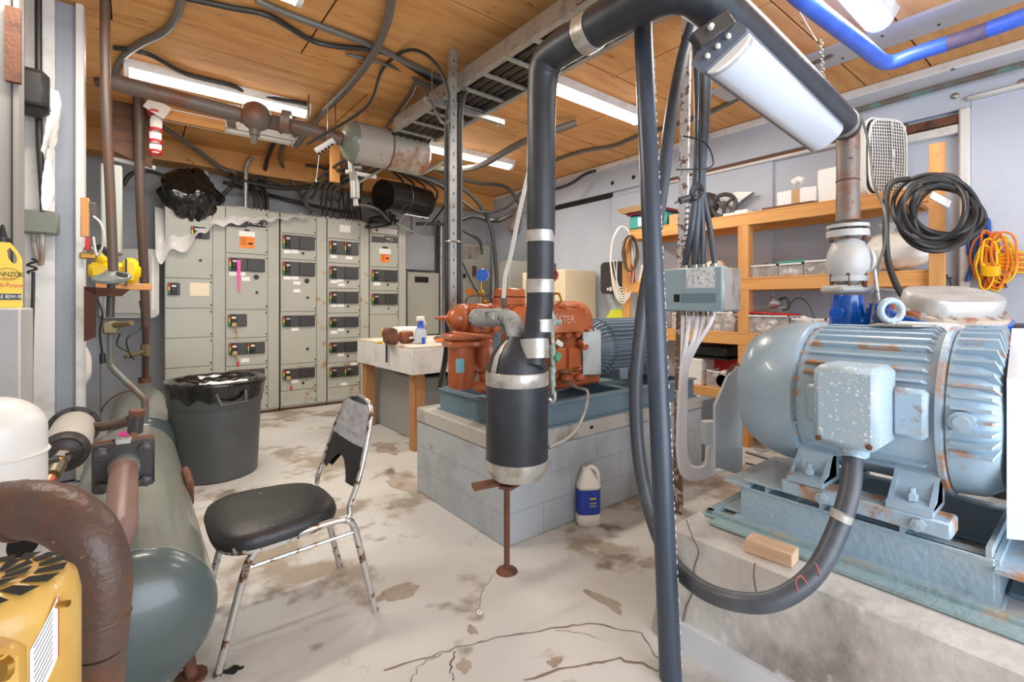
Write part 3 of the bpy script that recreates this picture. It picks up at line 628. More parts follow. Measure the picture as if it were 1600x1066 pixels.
def bagfn(a, b):
    th = 2 * PI * a; ph = PI * b
    r_ = .24 * (1 + .28 * noise.noise(V((math.cos(th) * 2.2, math.sin(th) * 2.2, b * 5))) + .13 * noise.noise(V((math.cos(th) * 7, math.sin(th) * 7, b * 12))))
    return V((math.sin(ph) * math.cos(th) * r_ * 1.08, math.sin(ph) * math.sin(th) * r_ * .8, math.cos(ph) * r_ * 1.12))
c_ = PY(298, 308, YM + .06); mb.T = Matrix.Translation(c_); mb.sheet(bagfn, 44, 26)
solo('black_bag', mb, m_bag, 'crumpled glossy black plastic bag on top of the leftmost cabinet', 'bag', sharp=70)
# things on the back wall right of the cabinets
t = thing('meter_cabinet', 'pale grey wall box with black slot right of the control cabinets', 'electrical cabinet', PY(662, 530, 6.2))
a, b_ = PY(637, 524, 6.1), PY(686, 427, 6.1); MB().bb(a.x, 6.1, a.z, b_.x, 6.38, b_.z, .006).build('body', m_mcc, t)
s0, s1 = PY(648, 441, 6.1), PY(669, 433, 6.1); MB().bb(s0.x, 6.09, s0.z, s1.x, 6.1, s1.z).build('slot', m_gap, t)
MB().bb(a.x - .06, 6.12, a.z - .09, a.x + .02, 6.2, a.z + .02).build('bracket', m_blk, t)
solo('upper_panel', MB().bb(PY(637, 0, 6.2).x, 6.25, PY(650, 422, 6.25).z, PY(682, 0, 6.2).x, 6.39, PY(650, 366, 6.25).z, .006).lathe([(0, .006), (.03, .006), (.03, 0)], PY(676, 388, 6.25), (0, -1, 0), 16), m_wb, 'flat grey wall panel above the pale grey wall box', 'panel')
t = thing('louvred_cabinet', 'tall grey cabinet with three louvre windows beside the back corner', 'electrical cabinet', PY(742, 470, 6.25))
a, b_ = PY(716, 560, 6.2), PY(766, 384, 6.2); MB().bb(a.x, 6.2, .3, b_.x, 6.39, b_.z, .006).build('body', m_mcc, t)
for i in range(3):
    q = MB(); l0, l1 = PY(719 + i * 10.5, 404, 6.2), PY(727 + i * 10.5, 386, 6.2)
    g = MB().bb(l0.x, 6.19, l0.z, l1.x, 6.2, l1.z).build('louvre', m_worn, t)
l0, l1 = PY(728, 460, 6.2), PY(740, 452, 6.2); MB().bb(l0.x, 6.19, l0.z, l1.x, 6.2, l1.z).build('warning_label', m_lorange, t)
l0, l1 = PY(738, 432, 6.2), PY(743, 416, 6.2); MB().bb(l0.x, 6.17, l0.z, l1.x, 6.2, l1.z).build('handle', m_rust, t)
l0, l1 = PY(722, 434, 6.2), PY(727, 428, 6.2); MB().bb(l0.x, 6.18, l0.z, l1.x, 6.2, l1.z).build('switch', m_blk, t)
for u, r, m_ in ((689, .03, m_galv), (684, .02, m_blk), (697, .02, m_galv)): solo('wall_conduit', MB().cyl((PY(u, 0, 6.2).x, 6.2, .6), (PY(u, 0, 6.2).x, 6.2, 2.45), r, n=10), m_, 'vertical conduit on the back wall, ' + {.03: 'thickest and pale', .02: 'thin'}[r] + (' black' if m_ is m_blk else ' beside the wall box'), 'pipe')
solo('grey_switch_box', MB().box(PX(805, 345, 4.46), (.14, .12, .34), .006, Matrix.Rotation(.3, 3, 'Y')), m_worn, 'tilted grey box hanging in the back corner behind the insulated pipe', 'box')
solo('corner_cabinet', MB().bb(PY(796, 0, 5.2).x, 5.2, 0, min(PY(826, 0, 5.2).x, 4.5), 5.6, PY(800, 407, 5.2).z, .006), m_mcc, 'grey green cabinet in the back corner, mostly behind the insulated pipe', 'electrical cabinet')
a = PX(862, 540, 3.98); 
t = thing('cream_cabinet', 'tall cream coloured metal cabinet beside the paper towel dispenser', 'cabinet', (4.2, 4.4, 0))
cx0, cy0 = 3.95, 3.98; zt = 1.62
MB().bb(cx0, cy0, .02, 4.5, 4.75, zt, .006).build('body', m_cream, t)
MB().bb(cx0 - .012, cy0 + .02, .06, cx0, 4.36, zt - .02, .003).build('door', m_cream, t); MB().bb(cx0 - .012, 4.37, .06, cx0, 4.73, zt - .02, .003).build('door', m_cream, t)
t = thing('towel_dispenser', 'black paper towel dispenser on the right wall beside the cream cabinet', 'dispenser', (4.42, 3.72, 1.3))
mb = MB(); a0, a1 = PX(934, 457, 4.3), PX(969, 410, 4.3)
yc = (a0.y + a1.y) / 2; zc = (a0.z + a1.z) / 2; wdt = abs(a0.y - a1.y); hh = abs(a1.z - a0.z)
mb.rrect((4.51, yc, zc), Y_, Z_, wdt, hh + .04, .05, (-.16, 0, 0)); mb.build('cover', m_blk2, t)
mb = MB()
for k in range(3): mb.box((4.345, yc + .05 - .04 * k, zc - .13), (.006, .03, .03 + .02 * (k == 1)), .005)
mb.build('white_mark', m_paper, t)
# ================================================================ LEFT SIDE: receivers, pipes
def receiver(x, z, r, y0, y1, label_, foot=True):
    t = thing('receiver_tank', label_, 'tank', (x, (y0 + y1) / 2, 0))
    pr = [(r, y0 + .002), (r + .002, y0 + .004), (r + .002, y1 - .004), (r, y1 - .002)]
    MB().lathe(pr, (x, 0, z), Y_, 48).build('shell', m_tank, t)
    h = r * .55; n = 9
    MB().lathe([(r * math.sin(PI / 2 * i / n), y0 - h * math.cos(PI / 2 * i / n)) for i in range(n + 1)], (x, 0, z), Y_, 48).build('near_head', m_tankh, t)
    MB().lathe([(r * math.cos(PI / 2 * i / n), y1 + h * math.sin(PI / 2 * i / n)) for i in range(n + 1)], (x, 0, z), Y_, 48).build('far_head', m_tank, t)
    for y in (y0 + .12, y1 - .3):
        for s in (-1, 1):
            MB().cyl((x + s * r * .72, y, 0.012), (x + s * r * .62, y, z - r * .7), .018, n=10).cyl((x + s * r * .72, y, 0), (x + s * r * .72, y, .012), .045, n=12).build('leg', m_rust, t)
    return t
rt1 = receiver(.0, .30, .205, 1.72, 3.5, 'near grey green horizontal receiver tank beside the chair')
receiver(.05, .28, .19, 3.92, 5.5, 'far grey green horizontal receiver tank behind the near one, rusty crown')
MB().tube([V((.0 + .207 * math.sin(a * .1), 5.2, .28 + .0 + .192 * math.cos(a * .1))) for a in range(-14, 15)], .006, 5).build('band', m_rust, rt1)
MB().bb(.185, 2.55, .3, .215, 2.8, .42, .01).build('side_bracket', m_rust, rt1)
# flanged outlet and brown pipe
t = thing('flanged_pipe', 'reddish brown pipe bolted to a square black flange over the near tank', 'pipe', P(195, 730, 1.45))
fc = P(194, 727, 1.46); ax = (P(188, 830, 1.12) - fc).normalized(); rx = V((0, 0, 1)).cross(ax).normalized(); ry = ax.cross(rx)
rm = Matrix((rx, ry, ax)).transposed()
MB().box(fc, (.15, .15, .026), .008, rm).build('flange', m_blk2, t)
MB().box(fc - ax * .032, (.15, .15, .026), .008, rm).build('back_flange', m_rust, t)
for sx in (-1, 1):
    for sy in (-1, 1): MB().cyl(fc + rx * sx * .052 + ry * sy * .052 - ax * .07, fc + rx * sx * .052 + ry * sy * .052 + ax * .012, .011, n=6).bolt(fc + rx * sx * .052 + ry * sy * .052 + ax * .013, ax, .018, .016).build('bolt', m_opg, t)
m_pinkpipe = mat('reddish brown painted pipe', (134, 106, 98), .4, c2=(116, 84, 72), sc2=6, c3=(186, 180, 172), sc3=22, th3=(.72, .78))
MB().cyl(fc, fc + ax * .04, .042, .038, 18).build('hub', m_tank, t)
MB().tube([fc + ax * .02, fc + ax * .42, P(150, 900, 1.05)], .035, 18).build('pipe_run', m_pinkpipe, t)
MB().tube([fc - ax * .04, fc - ax * .1, fc - ax * .1 - V((0, 0, .25))], .035, 16, 4).build('tank_nozzle', m_tank, t)
# big rusty elbow, near left
t = thing('rusty_elbow', 'very large pitted rusty brown pipe elbow at the bottom left', 'pipe', P(165, 1040, .9))
pts = [P(-90, 812, .93), P(-20, 800, .93), P(50, 796, .93), P(100, 808, .93), P(140, 842, .92), P(160, 900, .92), P(160, 960, .92), P(156, 1012, .92)]
MB().tube(pts, [.052, .054, .054, .052, .049, .046, .044, .043], 28, 6).build('bend', m_rustpipe, t)
p0, p1 = P(30, 798, .93), P(44, 796, .93); MB().torus(p0, p1 - p0, .052, .006, 28, 8).build('weld', m_rustpipe, t)
p0, p1 = P(160, 965, .92), P(160, 972, .92); MB().torus(p0, p1 - p0, .042, .004, 28, 8).build('weld', m_rustpipe, t)
MB().tube([P(156, 1012, .92), P(150, 1100, .95), P(120, 1250, 1.1)], .042, 20, 4).build('lower_run', m_rustpipe, t)
solo('thin_wire', MB().tube([P(197, 915, 1.0), P(193, 980, 1.0), P(180, 1040, 1.0), P(170, 1090, 1.0), P(165, 1300, 1.0)], .004, 6, 5), m_blk, 'thin black wire hanging beside the rusty elbow', 'wire')
# filter drier and its piping
t = thing('filter_cylinder', 'pale grey filter cylinder with dark end discs at the left', 'filter', P(105, 705, 1.7))
a, b_ = P(101, 706, 1.62), P(116, 668, 2.02); d = (b_ - a).normalized(); L_ = (b_ - a).length
MB().lathe([(.066, .0), (.070, .01), (.070, L_), (.066, L_ + .01)], a, d, 32).build('shell', mat('pale grey shell', (186, 182, 174), .4), t)
MB().lathe([(.0, -.022), (.03, -.022), (.045, -.014), (.05, -.018), (.06, -.006), (.068, .0), (.068, .012)], a, d, 32).build('near_disc', m_opg, t)
MB().lathe([(.068, L_ - .02), (.088, L_ - .02), (.088, L_ + .0), (.07, L_ + .0)], a, d, 32).build('rim', m_opg, t)
for k in range(8):
    q = a + d * (L_ - .024) + (d.orthogonal().normalized() * math.cos(k * PI / 4) + d.cross(d.orthogonal().normalized()) * math.sin(k * PI / 4)) * .079
    MB().bolt(q, -d, .007, .006).build('bolt', m_blk, t)
MB().tube([P(101, 708, 1.60), P(94, 718, 1.53), P(84, 738, 1.47), P(72, 758, 1.42)], .014, 12, 3).build('brass_nipple', m_brass, t)
MB().cyl(P(97, 714, 1.56), P(91, 722, 1.52), .024, n=6).build('union_nut', m_steel, t)
MB().cyl(P(88, 728, 1.49), P(80, 744, 1.45), .026, .022, 12).build('valve_body', mat('dull bronze', (122, 112, 92), .4, .5), t)
MB().box(P(76, 722, 1.47), (.05, .02, .02), .004).build('valve_handle', m_opg, t)
MB().cyl(P(78, 748, 1.44), P(73, 757, 1.42), .017, n=12).build('copper_stub', mat('copper', (190, 112, 84), .35, .6), t)
t = thing('fitting_run', 'corroded grey pipe and tee joining the filter cylinder to the tank', 'pipe', P(205, 690, 1.9))
MB().tube([P(140, 668, 1.98), P(180, 664, 1.93), P(206, 655, 1.9)], .02, 12, 3).build('pipe_run', m_rustpipe, t)
MB().cyl(P(214, 648, 1.9), P(211, 676, 1.9), .026, n=12).build('tee', m_opg, t)
MB().cyl(P(215, 641, 1.9), P(214, 650, 1.9), .028, n=6).build('plug', m_rust, t)
MB().cyl(P(209, 676, 1.9), P(208, 704, 1.7), .014, n=10).build('nipple', m_rust, t)
MB().prism([P(183, 678, 1.6), P(196, 674, 1.6), P(204, 684, 1.6), P(190, 686, 1.6)], (0, .002, .001)).build('pink_flag', m_pink, t)
t = thing('copper_tube', 'thin dark rod with a hose clamp lying across to the flange', 'tube', P(150, 705, 1.5))
MB().tube([P(104, 710, 1.5), P(140, 698, 1.48), P(180, 688, 1.46), P(198, 684, 1.46)], .005, 8, 3).build('rod', m_blk2, t)
MB().box(P(193, 689, 1.45), (.04, .02, .02), .003).build('clamp', m_steel, t)
# white domed vessel and white box behind elbow
t = thing('white_dome_vessel', 'white insulated vessel with domed top at the left edge', 'vessel', P(6, 800, 1.2))
c_ = P(-14, 640, 1.25); r = .108
MB().lathe([(r, -.6), (r, 0)] + [(r * math.cos(PI / 2 * i / 8), r * .85 * math.sin(PI / 2 * i / 8)) for i in range(1, 9)], (c_.x, c_.y, P(8, 676, 1.25).z), Z_, 40).build('jacket', mat('white vessel paint', (232, 230, 224), .32, c2=(206, 196, 184), sc2=7, th=(.58, .7)), t)
MB().lathe([(r + .004, -.004), (r + .006, 0), (r + .004, .004)], (c_.x, c_.y, P(8, 712, 1.25).z), Z_, 40).build('seam', m_wplas, t)
t = thing('white_block', 'white block with a round black opening below the rusty elbow', 'box', P(50, 870, 1.1))
bc = P(52, 862, 1.12); rm = Matrix.Rotation(-YAW, 3, 'Z')
MB().box(bc + V((0, .06, -.1)), (.16, .12, .3), .01, rm).build('body', m_wplas, t)
MB().lathe([(.034, .004), (.034, 0), (.0, 0)], P(38, 848, 1.07), (-S_ * .9, -C_ * .9, .45), 24).build('opening', m_gap, t)
# mustard electric motor, bottom left corner
t = thing('yellow_motor', 'mustard yellow electric motor with vented cowl in the bottom left corner', 'motor', P(40, 1066, .72))
cc = P0(-24, 900, .66); rad = .1
zt = .815
body = [(rad * .55, zt + .004), (rad * .8, zt - .004), (rad * .95, zt - .018), (rad, zt - .045), (rad, zt - .5)]
MB().lathe([(0.001, zt + .004)] + body, (cc.x, cc.y, 0), Z_, 56).build('cowl', m_yel2, t)
mb = MB()
for ring, (r0, r1) in enumerate(((.02, .048), (.054, .084))):
    nn = 10 if ring == 0 else 16
    for k in range(nn):
        a0 = 2 * PI * k / nn; a1 = a0 + 2 * PI / nn * .68; sk = .16
        zz = zt + (.0062 if ring == 0 else .0015)
        za = zt + (.005 if ring else .0062); zb = zt - (.0035 if ring else -.0052)
        f = lambda r_, a_, z_: (cc.x + r_ * math.cos(a_), cc.y + r_ * math.sin(a_), z_)
        mb.add([f(r0, a0, za), f(r0, a1, za), f(r1, a1 + sk, zb + .004), f(r1, a0 + sk, zb + .004)], [(0, 1, 2, 3)])
mb.build('vent_slots', m_gap, t)
lugd = V((C_, -S_, 0))
MB().tube([V((cc.x, cc.y, zt - .03)) + lugd * rad, V((cc.x, cc.y, zt - .028)) + lugd * (rad + .016)], .0045, 10).build('grease_nipple', m_brass, t)
for k, (z0_, hh) in enumerate(((zt - .12, .1), (zt - .26, .1))):
    pass
vd = -V((S_, C_, 0)); 
def cylface(ang, z): return V((cc.x + (rad + .0012) * math.cos(ang), cc.y + (rad + .0012) * math.sin(ang), z))
ab = math.atan2(vd.y, vd.x)
ang_at = lambda u: min([ab + k * .01 for k in range(-40, 160)], key=lambda a_: abs(800 + FPX * ((cylface(a_, 0).x * C_ - cylface(a_, 0).y * S_) / depth(cylface(a_, 0))) - u))
aL, aR = ang_at(46), ang_at(124)
def lab_fn(a_, b): 
    an = aL + (aR - aL) * a_; return cylface(an, zt - .155 + a_ * .055 + b * .085)
MB().sheet(lab_fn, 10, 2).build('rating_label', m_paper, t)
mb = MB()
for k in range(9):
    def ln(a_, b, k=k): an = aL + (aR - aL) * (.12 + a_ * .62); p = cylface(an, zt - .15 + (.12 + a_ * .62) * .055 + .008 + k * .0082 + b * .0022); return V((cc.x, cc.y, p.z)) + (p - V((cc.x, cc.y, p.z))) * 1.004
    mb.sheet(ln, 8, 1)
mb.build('label_print', mat('grey print', (120, 120, 130), .7), t)
def rd(a_, b): an = aL + (aR - aL) * (.95 + a_ * .04); p = cylface(an, zt - .103 + b * .085); return V((cc.x, cc.y, p.z)) + (p - V((cc.x, cc.y, p.z))) * 1.004
MB().sheet(rd, 2, 1).build('red_edge', m_red, t)
q = P0(-12, 1024, .55); MB().box(q - Z_ * .09, (.05, .05, .2), .012, Matrix.Rotation(-YAW - .4, 3, 'Z')).build('terminal_box', m_yel2, t)
MB().lathe([(0, .006), (.012, .006), (.014, 0)], P0(4, 1045, .515), (-S_, -C_, .2), 12).build('screw', m_brass, t)
# tall brown pipes, regulator, bracket
t = thing('regulator_riser', 'left brown painted riser pipe dropping into a round grey regulator', 'pipe', P(178, 440, 2.65))
zc_ = 2.65
MB().tube([P(164, 1, zc_), P(165, 150, zc_), P(172, 300, zc_), P(177, 428, zc_)], .0235, 14, 2).build('riser', m_brownpipe, t)
MB().lathe([(.028, .04), (.04, .024), (.068, .015), (.085, .007), (.087, -.007), (.068, -.016), (.04, -.024), (.024, -.04)], P(175, 434, zc_), (-.15, -.35, 1), 30).build('diaphragm_disc', mat('grey regulator paint', (124, 130, 124), .35), t)
MB().cyl(P(185, 428, zc_ - .05), P(196, 431, zc_ - .1), .013, n=12).build('side_plug', m_opg, t)
MB().cyl(P(174, 440, zc_), P(172, 496, zc_), .019, n=14).build('lower_pipe', m_opg, t)
MB().box(P(173, 512, zc_), (.072, .05, .072), .01).build('strainer', m_brass if 0 else mat('tarnished bronze', (126, 112, 84), .45, .4), t)
MB().cyl(P(180, 508, zc_), P(206, 505, zc_ - .05), .018, .014, 12).build('strainer_leg', _m['tarnished bronze'], t)
MB().tube([P(173, 520, zc_), P(173, 566, zc_), P(180, 580, zc_ - .02), P(220, 618, zc_ - .05), P(226, 628, zc_ - .05), P(226, 660, zc_ - .05)], .0165, 12, 3).build('drop_leg', mat('grey green corroded pipe', (96, 104, 98), .45, c2=(110, 70, 54), sc2=7), t)
t = thing('gooseneck_riser', 'right brown painted riser pipe with an elbow at its top', 'pipe', P(236, 600, 4.4))
MB().tube([P(150, 128, 3.9), P(190, 133, 3.9), P(208, 140, 3.95), P(216, 160, 3.98), P(219, 300, 4.1), P(225, 420, 4.25), P(228, 510, 4.35)], .036, 14, 3).build('riser', m_brownpipe, t)
MB().cyl(P(228, 508, 4.35), P(227, 596, 4.55), .028, n=14).build('lower_pipe', m_rustpipe, t)
MB().cyl(P(226, 590, 4.55), P(226, 598, 4.55), .05, n=14).build('collar', m_rust, t)
MB().cyl(P(228, 538, 4.4), P(228, 556, 4.4), .042, n=8).cyl(P(222, 550, 4.35), P(196, 558, 4.1), .022, .018, 10).build('valve_body', _m['tarnished bronze'], t)
MB().tube([P(218, 470, 4.1), P(222, 510, 4.1), P(198, 530, 4.0), P(205, 560, 4.05)], .006, 6, 5).tube([P(188, 520, 3.3), P(183, 540, 3.5), P(200, 550, 3.8), P(210, 562, 4.05)], .006, 6, 5).build('capillary_tube', m_blk, t)
t = thing('angle_bracket', 'dark brown steel angle bracket standing under the regulator', 'bracket', P(140, 530, 3.1))
Zb = 2.6
MB().prism([P(131, 448, Zb), P(150, 450, Zb), P(150, 527, Zb), P(131, 534, Zb)], (0, .012, 0)).prism([P(131, 448, Zb), P(204, 452, Zb), P(190, 463, Zb), P(152, 463, Zb), P(131, 452, Zb)], V((0, .012, .0))).build('plate', mat('dark brown steel', (96, 62, 50), .5, c2=(80, 50, 42), sc2=8), t)
solo('cooler_lid', MB().rrect(P(200, 443, 4.7), V((C_, -S_, 0)) , Z_, .57, .68, .055, V((S_, C_, 0)) * .03, 5).rrect(P(200, 443, 4.68), V((C_, -S_, 0)), Z_, .47, .58, .045, V((S_, C_, 0)) * .02, 5), m_wplas, 'white moulded cooler lid standing behind the brown pipes', 'lid')
t = thing('yellow_power_tool', 'yellow and black power tool lying behind the grey regulator', 'power tool', P(185, 440, 3.7))
MB().box(P(180, 424, 3.75), (.32, .12, .13), .03).box(P(204, 424, 3.72), (.1, .13, .2), .03).build('housing', m_yel, t)
MB().cyl(P(152, 400, 3.7), P(166, 412, 3.7), .035, n=12).build('motor_cap', m_yel, t)
MB().box(P(197, 426, 3.62), (.012, .1, .2)).tube([P(145, 390, 3.65), P(158, 386, 3.65), P(172, 400, 3.65)], .02, 8, 4).build('black_trim', m_blk, t)
MB().box(P(195, 448, 3.7), (.34, .1, .05), .004).build('wood_rest', m_pine, t)
solo('power_cord', MB().tube([P(151, 465, 3.4), P(160, 490, 3.4), P(156, 520, 3.4), P(160, 552, 3.4)], .007, 7, 5).cyl(P(160, 552, 3.4), P(161, 568, 3.4), .017, .02, 10), m_blk, 'short black power cord with its plug hanging under the bracket', 'cord')
t = thing('key_rack', 'small wooden rack with nails on the white post', 'rack', P(138, 350, 4.0))
Zk = 2.74
MB().box(P(133, 340, Zk), (.038, .035, .225), .004).build('rack_board', m_pinev, t)
for k in range(5): MB().cyl(P(137, 316 + 3.5 * k, Zk), P(150, 319 + 3.5 * k, Zk), .004, n=6).build('nail', m_steel, t)
solo('white_cord_loop', MB().tube([P(146, 338, 2.74), P(158, 350, 2.74), P(163, 375, 2.74), P(152, 400, 2.74), P(146, 370, 2.74)], .006, 6, 5), m_wplas, 'white cord looped below the wooden rack', 'cord')
t = thing('padlock', 'brass padlock with red tag hanging below the wooden rack', 'padlock', P(138, 395, 3.9))
MB().box(P(138, 400, 2.72), (.075, .022, .035), .006).build('body', m_brass, t); MB().torus(P(138, 392, 2.72), (S_, C_, 0), .025, .005, 14, 6).build('shackle', m_steel, t)
MB().box(P(137, 382, 2.7), (.02, .01, .07), .003).build('red_tag', m_red, t)
solo('grey_wall_cabinet', MB().bb(PY(157, 0, 5.0).x, 5.0, PY(170, 395, 5.0).z, PY(191, 0, 5.0).x, 5.3, PY(170, 256, 5.0).z, .01), mat('pale green grey enamel', (176, 182, 172), .4), 'narrow pale green grey cabinet behind the left brown pipe', 'cabinet')
t = thing('backing_board', 'dark stained plywood board hanging behind the right brown riser', 'board', PY(205, 262, 5.3))
MB().prism([PY(176, 118, 5.2), PY(238, 165, 5.2), PY(238, 263, 5.2), PY(176, 235, 5.2)], (0, .02, 0)).build('plywood_sheet', m_plyd, t)
t = thing('blister_strip', 'white hanging strip of red tipped packets beside the dark board', 'packaging', PY(243, 260, 5.1))
for k, (du, dv) in enumerate(((0, 0), (3, 28), (2, 46), (2, 62))):
    MB().sph(PY(241 + du, 165 + dv, 5.05), .05, (.9, .3, 1.6), 10).build('packet', m_wplas, t); MB().torus(PY(241 + du, 176 + dv, 5.03), (0, .2, 1), .042, .011, 12, 6).build('red_ring', m_red, t)
MB().box(PY(246, 168, 5.0), (.16, .02, .12), .004, Matrix.Rotation(.5, 3, 'Y')).build('white_tag', m_paper, t)
solo('white_bar', MB().tube([PY(178, 248, 5.3), PY(243, 263, 5.3)], .02, 8), m_wplas, 'white bar along the bottom of the dark board', 'bar')
solo('black_hose_arc', MB().tube([PY(192, 290, 5.9), PY(205, 272, 5.9), PY(235, 268, 5.9), PY(262, 280, 5.9), PY(280, 296, 5.9)], .02, 8, 5), m_cable, 'black cable arching from the left bay to the black bag', 'cable')
# left wall fittings
t = thing('wall_conduit_box', 'grey green wall box with hoses and coiled cord below it', 'box', P(62, 360, 3.8))
Zw = 2.58
MB().box(P(62, 348, Zw), (.155, .07, .125), .01).build('body', mat('olive grey enamel', (122, 126, 116), .4), t)
for k, (a0, a1) in enumerate((((52, 366), (66, 412)), ((66, 366), (66, 413)))): MB().tube([P(a0[0], 366, Zw), P(56 + 10 * k, 395, Zw), P(64, 414, Zw)], .012, 8, 4).build('flex_hose', m_worn, t)
MB().tube([P(50 + 8 * math.sin(k * 1.7), 405 + 3.2 * k, Zw - .02) for k in range(8)], .006, 6, 4).build('coiled_cord', m_cable, t)
MB().tube([P(52, 425, Zw), P(52, 450, Zw), P(50, 520, Zw), P(49, 600, Zw), P(49, 700, Zw)], .008, 8, 3).build('down_cord', m_cable, t)
solo('black_wall_pipe', MB().tube([P(60, -20, 2.56), P(60, 40, 2.56), P(61, 200, 2.56), P(64, 260, 2.56), P(69, 335, 2.58)], .015, 10, 3), m_cable, 'black pipe on the left wall running down to the grey green box', 'pipe')
t = thing('black_wall_unit', 'rounded black plastic unit on the left wall at the top', 'wall unit', P(55, 180, 3.6))
MB().box(P(51, 145, 2.5), (.13, .09, .25), .03).build('cover', m_blk2, t); MB().box(P(51, 165, 2.48), (.132, .09, .02), .008).build('seam_band', m_blk, t)
mb = MB()
def clf(a, b): 
    p = P(72 + 14 * a * (1 - .4 * b) + 4 * math.sin(b * 6), 140 + 190 * b, 2.58); p += V((S_, C_, 0)) * .03 * math.sin(a * 7 + b * 9); return p
mb.sheet(clf, 8, 22); solo('hanging_cloth', mb, m_wplas, 'crumpled white cloth hanging beside the black pipe on the left wall', 'cloth', sharp=80)
# oil jug
t = thing('gear_oil_jug', 'yellow oil jug with black spout on the left ledge', 'jug', P(14, 481, 2.0))
q = P(14, 481, 2.0); K = 2.0 / FPX; rx_, ry_ = ray(14); vz = V((rx_, ry_, 0)).normalized(); ux = V((vz.y, -vz.x, 0)); KX = K / 1.45
def jp(u, v): return q + ux * (u - 14) * KX + Z_ * (481 - v) * K
out = [(-8, 481), (34, 481), (36, 478), (35, 470), (36, 440), (35, 415), (35, 405), (28, 393), (16, 380), (-2, 380), (-8, 395)]
hole = [(11, 392), (16, 388), (23, 396), (27, 405), (25, 412), (20, 412), (13, 404)]
mb = MB(); po = [jp(*p) - vz * .03 for p in out]; ph_ = [jp(*p) - vz * .03 for p in hole]
bm = bmesh.new(); e = []
for loop in (po, ph_):
    vs = [bm.verts.new(p) for p in loop]
    for i in range(len(vs)): e.append(bm.edges.new((vs[i], vs[(i + 1) % len(vs)])))
r_ = bmesh.ops.triangle_fill(bm, edges=e, use_beauty=True); fs = [g for g in r_['geom'] if isinstance(g, bmesh.types.BMFace)]
ex = bmesh.ops.extrude_face_region(bm, geom=fs); bmesh.ops.translate(bm, verts=[g for g in ex['geom'] if isinstance(g, bmesh.types.BMVert)], vec=vz * .07)
bmesh.ops.recalc_face_normals(bm, faces=bm.faces); bm.verts.index_update()
mb.add([v.co.copy() for v in bm.verts], [tuple(v.index for v in f.verts) for f in bm.faces]); bm.free()
mb.build('bottle', m_yel, t)
MB().lathe([(.026, 0), (.026, .018), (.016, .022), (.004, .075), (.002, .076)], jp(4, 380), Z_, 16).build('spout', m_blk, t)
fr = frame3(ux, Z_) @ Matrix.Diagonal((.72, 1, 1)); q2 = -vz * .0312; jang = math.atan2(ux.y, ux.x)
text('lettering', 'PENNZOIL', .027, m_gap, t, jp(13, 429.5) + q2 * 1.02, fr); text('lettering', 'Multi-Purpose', .0235, m_red, t, jp(14, 446) + q2, fr)
MB().box(jp(13, 464) + q2, (.075, .001, .026), 0, Matrix.Rotation(jang, 3, 'Z')).build('black_band', m_blk, t)
text('lettering', 'SAE 80W-90', .021, m_wplas, t, jp(14, 464) + q2 * 1.04, fr)
nn = 28; mb = MB(); mb.tube([jp(12 + 19 * math.cos(2 * PI * k / nn), 429 - 9 * math.sin(2 * PI * k / nn)) + q2 for k in range(nn)], .0011, 4, 0, True, True); mb.build('oval_border', m_gap, t)
MB().tube([jp(4, 435.5) + q2, jp(24, 435.5) + q2], .0018, 4).build('red_print', m_red, t)
solo('red_pull_handle', MB().tube([P(-10, 513, 2.5), P(5, 515, 2.5), P(13, 519, 2.5)], .014, 10, 3), m_red, 'red plastic handle poking in at the left edge', 'handle')
solo('floor_standing_board', MB().tube([P(130, 545, 4.1), P(136, 560, 4.1), P(136, 585, 4.1), P(130, 598, 4.1)], .03, 10, 4), m_wplas, 'white rounded bundle behind the white post', 'bundle')

# ================================================================ TRASH CAN
tp = F(340, 752); c_ = P(338, 500, 3.42); cx, cy = c_.x, c_.y
t = thing('trash_can', 'round charcoal plastic trash can lined with a black bag', 'trash can', (cx, cy, 0))
MB().lathe([(.0, .012), (.24, .012), (.25, 0), (.262, .01), (.285, .5), (.29, .5), (.293, .52), (.302, .62), (.302, .645), (.318, .65), (.318, .668), (.296, .668), (.29, .6), (.25, .03), (0, .03)], (cx, cy, 0), Z_, 56).build('body', m_trash, t)
hd = V((C_ * .75 - S_ * .66, -S_ * .75 - C_ * .66, 0)).normalized()
for s in (1, -1):
    h = hd * s; tn = Z_.cross(h); c0 = V((cx, cy, .56)) + h * .295
    MB().tube([c0 - tn * .09 + Z_ * .05, c0 - tn * .075 + h * .05 - Z_ * .02, c0 + tn * .075 + h * .05 - Z_ * .02, c0 + tn * .09 + Z_ * .05], .011, 8).build('handle', m_trash, t)
def linf(a, b):
    th = 2 * PI * a; prof = [(.30, .60), (.322, .655), (.315, .68), (.29, .672), (.26, .645), (.2, .63), (.08, .61)]
    k = b * (len(prof) - 1); i = min(int(k), len(prof) - 2); f_ = k - i; r_ = prof[i][0] * (1 - f_) + prof[i + 1][0] * f_; z = prof[i][1] * (1 - f_) + prof[i + 1][1] * f_
    nz = noise.noise(V((math.cos(th) * 6, math.sin(th) * 6, b * 6)))
    return V((cx + r_ * math.cos(th), cy + r_ * math.sin(th), z + nz * (.006 + .035 * max(0, b - .5)) - (.04 + .05 * noise.noise(V((math.cos(th) * 3, math.sin(th) * 3, 0))) if b < .05 else 0)))
MB().sheet(linf, 80, 14).build('bin_liner', m_bag, t, sharp=80)
mb = MB()
def papf(a, b): return V((cx + .04 + (a - .5) * .3, cy - .1 + (b - .5) * .14, .652 + .018 * noise.noise(V((a * 6, b * 4, 1)))))
solo('crumpled_paper', mb.sheet(papf, 16, 8), m_paper, 'crumpled white paper lying in the trash can', 'paper', sharp=80)

